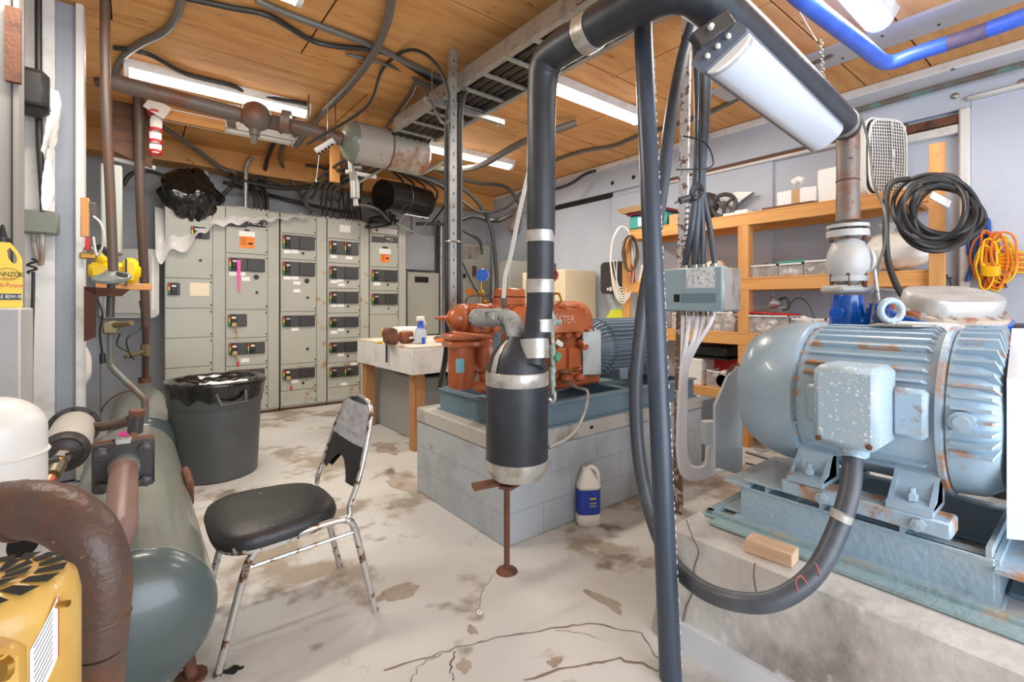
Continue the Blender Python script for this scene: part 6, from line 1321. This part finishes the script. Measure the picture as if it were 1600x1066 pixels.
MB().sheet(bagg, 24, 8).build('loose_neck', m_film, t, sharp=80)
# top shelf
t = thing('teal_bin', 'teal plastic bin with maroon lid on the left end of the top shelf', 'storage bin', sp(1013, 0))
a, b = sp(982, 0, 4.08), sp(1040, 0, 4.08); MB().bb(4.08, b.y, ST[0] - .001 + .002, 4.42, a.y, ST[0] + .15, .02).build('tub', m_tealp, t); MB().bb(4.065, b.y - .015, ST[0] + .152, 4.435, a.y + .015, ST[0] + .18, .006).build('lid', m_maroon, t)
MB().bb(4.075, (a.y + b.y) / 2 + .04, ST[0] + .03, 4.08, (a.y + b.y) / 2 + .1, ST[0] + .12).build('paper_label', m_paper, t)
solo('cardboard_tray', MB().bb(4.03, a.y - .22, ST[0] + .182, 4.4, a.y + .06, ST[0] + .186).prism([(4.03, a.y + .06, ST[0] + .184), (4.03, a.y - .22, ST[0] + .184), (4.0, a.y - .2, ST[0] + .23), (4.0, a.y + .1, ST[0] + .23)], (.004, 0, 0)), m_card, 'torn cardboard flat on the teal bin', 'cardboard')
solo('cardboard_box', MB().bb(4.1, sp(1048, 0, 4.1).y - .12, ST[0] + .001, 4.4, sp(1048, 0, 4.1).y + .02, ST[0] + .1, .003), m_card, 'small cardboard box beside the teal bin behind the post', 'box')
solo('black_bowl', MB().lathe([(.0, .1), (.06, .095), (.1, .06), (.115, .0), (.105, -.04), (0, -.05)], sp(1106, 0, 4.22) + V((0, 0, .16)), (-.9, .1, .3), 24).cyl(sp(1106, 0, 4.22), sp(1106, 0, 4.22) + V((0, 0, .1)), .06, n=16), m_blk2, 'round black dome shaped reel behind the conduits on the top shelf', 'reel')
t = thing('cable_reel', 'empty dark reel with round holes standing on the top shelf', 'reel', sp(1130, 0))
q = sp(1131, 0, 4.2) + V((0, 0, .125)); MB().torus(q, (1, .25, 0), .1, .02, 26, 8).lathe([(0, .01), (.04, .01), (.04, -.01), (0, -.01)], q, (1, .25, 0), 18).build('rim', m_opg, t)
for k in range(3):
    a_ = 2 * PI * k / 3 + .5; MB().cyl(q, q + V((0, math.cos(a_) * .1, math.sin(a_) * .1)), .016, n=8).build('spoke', m_opg, t)
solo('paper_stack', MB().bb(4.08, sp(1168, 0, 4.08).y, ST[0] + .001, 4.3, sp(1130, 0, 4.08).y, ST[0] + .025).bb(4.1, sp(1165, 0, 4.08).y, ST[0] + .026, 4.3, sp(1146, 0, 4.08).y, ST[0] + .04), m_wplas, 'flat stack of white sheets right of the cable reel', 'papers')
solo('grey_hood', MB().prism([sp(1122, 0, 4.42) + V((0, 0, .22)), sp(1150, 0, 4.42) + V((0, 0, .28)), sp(1176, 0, 4.42) + V((0, 0, .25)), sp(1160, 0, 4.42) + V((0, 0, .2)), sp(1145, 0, 4.42) + V((0, 0, .13))], (.05, 0, 0)), m_galv, 'grey metal hood hung on the wall behind the cable reel', 'hood')
t = thing('white_carton', 'white carton closed with brown tape on the top shelf', 'box', sp(1243, 0))
a, b = sp(1214, 0, 4.1), sp(1274, 0, 4.1); MB().bb(4.1, b.y, ST[0] + .02, 4.4, a.y, ST[0] + .135, .003).build('body', m_paper, t); ym = (a.y + b.y) / 2; MB().bb(4.098, ym - .03, ST[0] + .02, 4.401, ym + .03, ST[0] + .137).build('tape', m_card, t)
solo('dark_flat_box', MB().bb(4.06, b.y, ST[0] + .001, 4.4, a.y + .1, ST[0] + .018), m_plyd, 'flat dark board under the white carton', 'board')
t = thing('plastic_sack', 'clear sack with white bottles behind the rusty riser on the top shelf', 'bag', sp(1292, 0))
q = sp(1300, 0, 4.25); MB().bb(4.12, q.y - .14, ST[0] + .001, 4.4, q.y + .06, ST[0] + .26, .01).build('carton', m_wplas, t); MB().cyl(q + V((-.08, .16, 0.001)), q + V((-.08, .16, .15)), .05, .03, 16).build('bottle', m_film, t)
MB().tube([q + V((-.1, .17, .2)), q + V((-.1, .2, .22)), q + V((-.1, .24, .2))], .03, 10).build('white_roll', m_wplas, t)
# box fan
t = thing('box_fan', 'white box fan with round cornered grille on the top shelf', 'fan', sp(1380, 0, 4.25))
fy0, fy1 = PX(1411, 300, 4.12).y, PX(1342, 300, 4.12).y; q = V((4.2, (PX(1411, 300, 4.1).y + PX(1352, 300, 4.1).y) / 2, ST[0] + .275))
hw_ = .56
rm = Matrix.Rotation(1.12, 3, 'Z'); ux_ = rm @ Y_; nx_ = rm @ (-X_)
MB().rrect(q - nx_ * .13, ux_, Z_, .36, hw_, .08, nx_ * .11, 6).build('housing', m_wplas, t)
MB().rrect(q - nx_ * .019, ux_, Z_, .33, hw_ - .03, .07, nx_ * .002, 6).build('dark_interior', m_opg, t)
mb = MB()
for k in range(15): x = -.15 + k * .3 / 14; hh_ = hw_ / 2 - .03 - (.02 if abs(x) > .12 else 0); mb.tube([q + ux_ * x - Z_ * hh_ + nx_ * .004, q + ux_ * x + nx_ * .016, q + ux_ * x + Z_ * hh_ + nx_ * .004], .0035, 5)
for k in range(23): z = -.25 + k * .5 / 22; w2 = .155 - (.03 if abs(z) > .22 else 0); mb.tube([q - ux_ * w2 + Z_ * z, q + Z_ * z + nx_ * .013, q + ux_ * w2 + Z_ * z], .0035, 5)
mb.build('grille', m_wplas, t)
nn_ = 28; MB().tube([q + ux_ * (.165 * (abs(math.cos(a_)) ** .5) * (1 if math.cos(a_) > 0 else -1)) + Z_ * (.265 * (abs(math.sin(a_)) ** .5) * (1 if math.sin(a_) > 0 else -1)) for a_ in [2 * PI * i / nn_ for i in range(nn_)]], .008, 8, 0, True, True).build('grille_rim', m_wplas, t)
MB().tube([q + nx_ * .03 + Z_ * .24, q + nx_ * .04 + Z_ * .02 + ux_ * .01, q + nx_ * .03 - Z_ * .2 + ux_ * -.03], .004, 6, 4).box(q + nx_ * .04 + Z_ * .01, (.02, .02, .06), .005).build('cord', m_wpaint, t)
# hose coil on the shelving upright
R5 = random.Random(5); cps = []
t = thing('hose_coil', 'thick coil of black ribbed hose hung over the right shelving upright', 'hose coil', P(1462, 300, 2.95))
for k in range(12):
    n = 18; pts = []
    ca, cb_ = 1467 + R5.uniform(-9, 9), 330 + R5.uniform(-6, 8); A, B = 56 + R5.uniform(-16, 10), 46 + R5.uniform(-12, 9); Zc = 2.88 - .02 * k
    for i in range(n):
        a_ = 2 * PI * i / n; x = A * math.cos(a_); y = B * math.sin(a_); pts.append(P(ca + x - y * .25, cb_ + y + x * .22, Zc + .16 * (math.sin(a_) < -.3) * .0 + .05 * math.sin(a_ * 2 + k)))
    MB().tube(pts, .0125, 10, 3, True, True).build('hose_turn', m_cable, t)
MB().box(P(1469, 312, 2.72), (.13, .012, .045), .003, Matrix.Rotation(-.6, 3, 'Z') @ Matrix.Rotation(.45, 3, 'Y')).build('paper_tag', m_paper, t)
MB().tube([P(1420, 280, 2.75), P(1396, 284, 2.75), P(1386, 300, 2.75), P(1384, 340, 2.72), P(1386, 400, 2.7), P(1398, 440, 2.66), P(1410, 462, 2.62)], .0165, 10, 5).build('hose_tail', m_cable, t)
solo('thin_drop_cord', MB().tube([P(1320, 172, 3.0), P(1345, 185, 3.0), P(1358, 230, 3.0), P(1366, 290, 2.9), P(1382, 330, 2.65), P(1382, 380, 2.65), P(1372, 420, 2.65), P(1366, 470, 2.6), P(1362, 505, 2.5)], .007, 7, 5), m_cabg, 'thin dark cord dropping in front of the box fan', 'cord')
# left end: tubing coil and twine on the upright
for k in range(7): 
    pts = [P(972 + 18 * math.cos(2 * PI * i / 20) + R5.uniform(-1, 1), 402 + (48 + 2 * k) * math.sin(2 * PI * i / 20) + 2 * k, 5.05 - .015 * k) for i in range(20)]
    solo('tubing_loop', MB().tube(pts, .0075, 6, 2, True, True), m_rope, 'loop of off white tubing hanging from the left shelving upright', 'tubing', 'off white tubing loops on the left upright')
for k in range(2): solo('tubing_tail', MB().tube([P(958 + 6 * k, 405, 5.0), P(964, 440 + 8 * k, 5.0), P(975, 470, 5.0), P(982 + 14 * k, 440 - 6 * k, 5.0), P(1004, 434, 5.0)], .006, 6, 5), m_rope, ['lower', 'upper'][k] + ' off white tube end trailing under the tubing loops', 'tubing')
t = thing('twine_hank', 'brown twine hank hanging inside the off white tubing loops', 'twine', P(984, 425, 4.95))
for k in range(8): MB().tube([P(985 + (9 + k * .5) * math.cos(2 * PI * i / 14) + R5.uniform(-1.5, 1.5), 396 + 28 * math.sin(2 * PI * i / 14), 4.93 - .01 * k) for i in range(14)], .008, 6, 2, True, True).build('twine_turn', m_brrope, t)
solo('yellow_hook_cord', MB().tube([P(1006, 432, 4.9), P(999, 440, 4.9), P(997, 470, 4.9), P(996, 500, 4.9)], .008, 6, 4), m_ycord, 'yellow cord hanging down beside the left shelving upright', 'cord')
solo('yellow_label_box', MB().prism([PX(948, 495, 4.38), PX(955, 484, 4.38), PX(970, 484, 4.38), PX(976, 496, 4.38), PX(976, 506, 4.38), PX(948, 506, 4.38)], V((.128, 0, 0))), mat('lime yellow plastic', (226, 232, 70), .4), 'lime yellow object behind the finned motor', 'container')
# wall hooks: strap and cords
WX = XR - .07
def wp(u, v, d=0.): return PX(u, v, WX - d)
t = thing('blue_strap', 'blue ratchet strap hanging on the right wall', 'strap', wp(1536, 345))
MB().tube([wp(1530, 378), wp(1534, 350), wp(1539, 343), wp(1544, 350), wp(1543, 410)], .014, 8, 4).build('loop', m_bstrap, t); MB().tube([wp(1529, 370, .02), wp(1523, 400, .02), wp(1511, 440, .02)], .013, 8, 3).build('tail', m_bstrap, t); MB().sph(wp(1526, 363, .02), .045, (.5, 1, 1), 10).build('bundle', m_bstrap, t); MB().tube([wp(1513, 375, .01), wp(1514, 398, .01)], .012, 8).build('short_tail', m_bstrap, t)
MB().sph(wp(1536, 364, .03), .014).build('hook', m_steel, t)
t = thing('yellow_cord_hank', 'tangled yellow extension cord hanging on the right wall', 'cord', wp(1560, 400))
for k in range(13):
    A, B = R5.uniform(8, 28), R5.uniform(24, 46); cu, cv = 1548 + R5.uniform(-10, 22), 408 + R5.uniform(-12, 12)
    MB().tube([wp(cu + A * math.cos(2 * PI * i / 12) + R5.uniform(-2, 2), cv + B * math.sin(2 * PI * i / 12), .03 + .01 * k * .5) for i in range(12)], .0065, 7, 4, True, True).build('cord_turn', m_ycord if k % 3 else m_ocord, t)
for k in range(6): MB().tube([wp(1548 + 14 * math.cos(2 * PI * i / 10), 415 + 2.6 * k + 3 * math.sin(2 * PI * i / 10), .09 + .02 * math.sin(2 * PI * i / 10)) for i in range(10)], .0065, 7, 3, True, True).build('wrap_turn', m_ycord, t)
t = thing('orange_cord_hank', 'orange and yellow cord bundle right of the yellow one on the wall', 'cord', wp(1585, 400))
for k in range(9): MB().tube([wp(1556, 402 + k * 2, .05), wp(1575, 396 + k * 3.4, .06), wp(1600, 394 + k * 4, .06), wp(1625, 398 + 3 * k, .05)], .0065, 7, 4).build('cord_strand', m_ocord if k % 2 else m_ycord, t)
for k in range(7): MB().tube([wp(1534 + k * 4, 452, .05), wp(1540 + k * 3, 434 + 2 * k, .06), wp(1552 + 2 * k, 428 + k, .06), wp(1560 + 2 * k, 450, .05)], .0085, 7, 4).build('cord_strand', m_ocord if k % 3 else m_rust, t)
solo('wall_hook_bracket', MB().tube([wp(1472, 432), wp(1478, 442), wp(1477, 455)], .03, 10, 3).cyl(wp(1478, 436), wp(1488, 434), .006), m_opg, 'dark coiled item on the wall right of the shelving upright', 'hook')

# ================================================================ OVERHEAD pipes
t = thing('blue_overhead_pipe', 'bright blue pipe bending under the ceiling at top right', 'pipe', P(1385, 96, 2.95))
MB().tube([P(1215, -40, 2.25), P(1250, -4, 2.33), P(1340, 66, 2.68), P(1375, 94, 2.9), P(1395, 97, 2.93), P(1430, 84, 2.85), P(1480, 68, 2.74)], [.043] * 7, 20, 4).build('near_run', m_bluepipe, t)
MB().tube([P(1480, 68, 2.74), P(1545, 46, 2.61)], .0425, 20).build('bare_section', m_bluepatch, t); MB().tube([P(1545, 46, 2.61), P(1600, 26, 2.495), P(1700, -10, 2.3), P0(2100, -220, 1.7)], .043, 20).build('far_run', m_bluepipe, t)
solo('verdigris_pipe', MB().tube([P(1313, 180, 3.8), P(1400, 155, 3.55), P(1500, 127, 3.27), P(1600, 100, 3.02), P(1900, 20, 2.5)], .0215, 14, 2), m_verd, 'thin verdigris copper pipe high along the right wall', 'pipe')
t = thing('overhead_tank', 'rust streaked grey horizontal tank hung below the ceiling', 'tank', (1.75, 4.0, 2.4))
ta, tb = P(553, 222, 4.05), P(655, 245, 4.42); d = (tb - ta).normalized(); L_ = (tb - ta).length; r = .172
m_ot = mat('rust streaked grey tank paint', (172, 166, 156), .42, c2=(150, 96, 62), sc2=4, th=(.54, .66), c3=(120, 70, 46), sc3=12, th3=(.7, .76))
MB().lathe([(r, 0), (r, L_)], ta, d, 36).build('shell', m_ot, t)
MB().lathe([(r * math.sin(PI / 2 * i / 8), -.11 * math.cos(PI / 2 * i / 8)) for i in range(9)], ta, d, 36).build('left_head', m_tank, t)
MB().lathe([(r, L_), (r * .96, L_ + .03), (r * .6, L_ + .07), (.001, L_ + .08)], ta, d, 36).build('right_head', m_ot, t)
MB().torus(ta + d * L_ * .48, d, r + .003, .006, 36, 6).build('band', m_rust, t)
MB().tube([ta - d * .1, P(470, 199, 3.85), P(400, 185, 3.65), P(300, 160, 3.4), P(176, 128, 3.15)], .055, 18, 2).build('feed_pipe', mat('grey brown overhead pipe', (110, 98, 88), .45, c2=(120, 76, 56), sc2=5), t)
MB().sph(P(400, 182, 3.62), .11, (1, .9, 1), 18).cyl(P(398, 195, 3.62), P(398, 212, 3.62), .045, .035, 12).cyl(P(398, 212, 3.62), P(397, 226, 3.62), .026, .02, 10).build('valve_body', _m['grey brown overhead pipe'], t)
for u in (358, 440): MB().cyl(P(u, 185 - (400 - u) * .1, 3.6), P(u + 14, 188 - (400 - u) * .1, 3.62), .085, n=18).build('pipe_flange', _m['grey brown overhead pipe'], t)
for u in (482, 524): 
    q = P(u, 205, 3.9); MB().cyl((q.x, q.y, q.z - .02), (q.x, q.y, CEIL - .001), .006, n=8).build('threaded_rod', m_rust, t)
t2 = thing('strut_offcut', 'short white slotted strut hanging beside the overhead tank', 'strut', P(505, 235, 3.8)); hwq = P(512, 218, 3.8); MB().cyl((hwq.x, hwq.y, hwq.z), (hwq.x, hwq.y, CEIL - .001), .004, n=6).build('hanger_wire', m_steel, t2); MB().box(P(508, 228, 3.8), (.17, .04, .04), .003, Matrix.Rotation(-YAW, 3, 'Z') @ Matrix.Rotation(-.55, 3, 'Y')).build('channel', m_wpaint, t2)
for k in range(5): MB().box(P(499 + 5 * k, 240 - 3.5 * k, 3.76), (.018, .01, .014)).build('slot', m_gap, t2)
MB().cyl(P(499, 240, 3.8), P(494, 282, 3.8), .0025, n=6).build('pull_string', m_wplas, t2); MB().sph(P(494, 283, 3.8), .008).build('bead', m_wplas, t2)
t2 = thing('safety_valve', 'nickel plated valve body hanging below the overhead tank', 'valve', P(552, 310, 4.1))
MB().cyl(P(548, 248, 4.1), P(550, 270, 4.1), .03, n=14).cyl(P(545, 262, 4.1), P(566, 262, 4.1), .022, n=12).cyl(P(552, 270, 4.1), P(553, 285, 4.1), .035, n=6).build('upper_fitting', m_chrome if 0 else m_steel, t2); MB().cyl(P(554, 284, 4.1), P(555, 310, 4.1), .04, n=18).cyl(P(555, 310, 4.1), P(556, 322, 4.1), .022, n=12).build('body', m_galv, t2)
MB().tube([P(556, 320, 4.1), P(590, 328, 4.6), P(608, 345, 5.2)], .014, 8, 4).build('outlet_tube', m_cable, t2)
solo('support_strut', MB().cyl(P(540, 268, 4.3), P(588, 277, 4.35), .018, n=6), m_wpaint, 'short white strut end under the overhead tank', 'strut')
solo('diagonal_brace', MB().cyl(P(660, 272, 4.5), P(698, 250, 4.4), .012, n=8), m_galv, 'thin diagonal steel brace right of the overhead tank', 'brace')
solo('diagonal_brace', MB().cyl(P(562, 285, 4.2), P(602, 262, 4.4), .01, n=8), m_galv, 'thin diagonal steel brace under the overhead tank', 'brace')
solo('hanging_post', MB().box(P(523, 250, 4.7), (.09, .04, .44), .003), m_pinev, 'short pine post hanging left of the overhead tank', 'timber')
solo('pine_block', MB().box(P(303, 183, 4.25), (.48, .05, .15), .003), m_pine, 'pale pine board fixed under the unlit strip light', 'timber')
solo('small_post', MB().box(P(567, 180, 4.6), (.08, .04, .3), .003), m_pinev, 'pine stub behind the overhead tank near the ceiling', 'timber')
t2 = thing('black_duct', 'glossy black round duct above the control cabinets near the back wall', 'duct', P(628, 320, 6.0))
MB().tube([P(598, 305, 5.55), P(630, 310, 5.85), P(665, 318, 6.15)], .18, 32, 3).build('shell', mat('glossy black duct', (40, 38, 38), .12, .5), t2); MB().torus(P(630, 310, 5.85), P(665, 318, 6.15) - P(630, 310, 5.85), .182, .006, 30, 6).build('seam_band', m_blk2, t2)
MB().tube([P(622, 350, 5.8), P(633, 335, 5.75), P(670, 341, 5.85), P(655, 368, 6.0), P(622, 350, 5.8)], .008, 8).build('bracket', m_galv, t2)
# thin plant mounting rods
solo('ceiling_hook', MB().tube([P(1244, 8, 2.9), P(1262, 40, 2.8), P(1276, 64, 2.76)], .003, 5, 3), m_wplas, 'thin dusty wire hanging from the plywood near the chain', 'wire')
t2 = thing('thin_tie_rod', 'rusty conduit clamp rail under the left strip light', 'rail', P(300, 165, 4.2)); MB().cyl(P(282, 163, 4.15), P(350, 180, 4.3), .008, n=6).build('rod', m_galv, t2); MB().box(P(306, 165, 4.2), (.03, .02, .04), .004).build('clip', m_wplas, t2)
# ordinal labels for look-alike runs
ORD = ['first', 'second', 'third', 'fourth', 'fifth', 'sixth', 'seventh', 'eighth', 'ninth', 'tenth', 'eleventh', 'twelfth', 'thirteenth', 'fourteenth', 'fifteenth', 'sixteenth', 'seventeenth', 'eighteenth']
def relabel(prefix, fmt, key):
    os_ = sorted([o for o in bpy.data.objects if o.name.split('.')[0] == prefix and o.parent is None], key=key)
    for i, o in enumerate(os_): o['label'] = fmt % ORD[i]
relabel('conduit_whip', '%s from the left of the black cables rising from the cabinet tops', lambda o: o.location.x)
relabel('tray_cable', '%s from the left of the black cables in the ladder tray', lambda o: W[o.name].translation.x if 0 else min(v.co.x for v in o.data.vertices if v.co.y < -1.5) + o.location.x if any(v.co.y < -1.5 for v in o.data.vertices) else o.location.x)
relabel('riser_cable', '%s from the left of the cables strapped to the upright strut', lambda o: max(o.location.x - 3 * (o.dimensions.x if 0 else 0), 0))
relabel('cable_coil', '%s loop, counting up, of cable on the rightmost cabinet', lambda o: o.location.z)
relabel('tubing_loop', '%s loop, counting back from the front, of off white tubing on the left upright', lambda o: o.location.y)
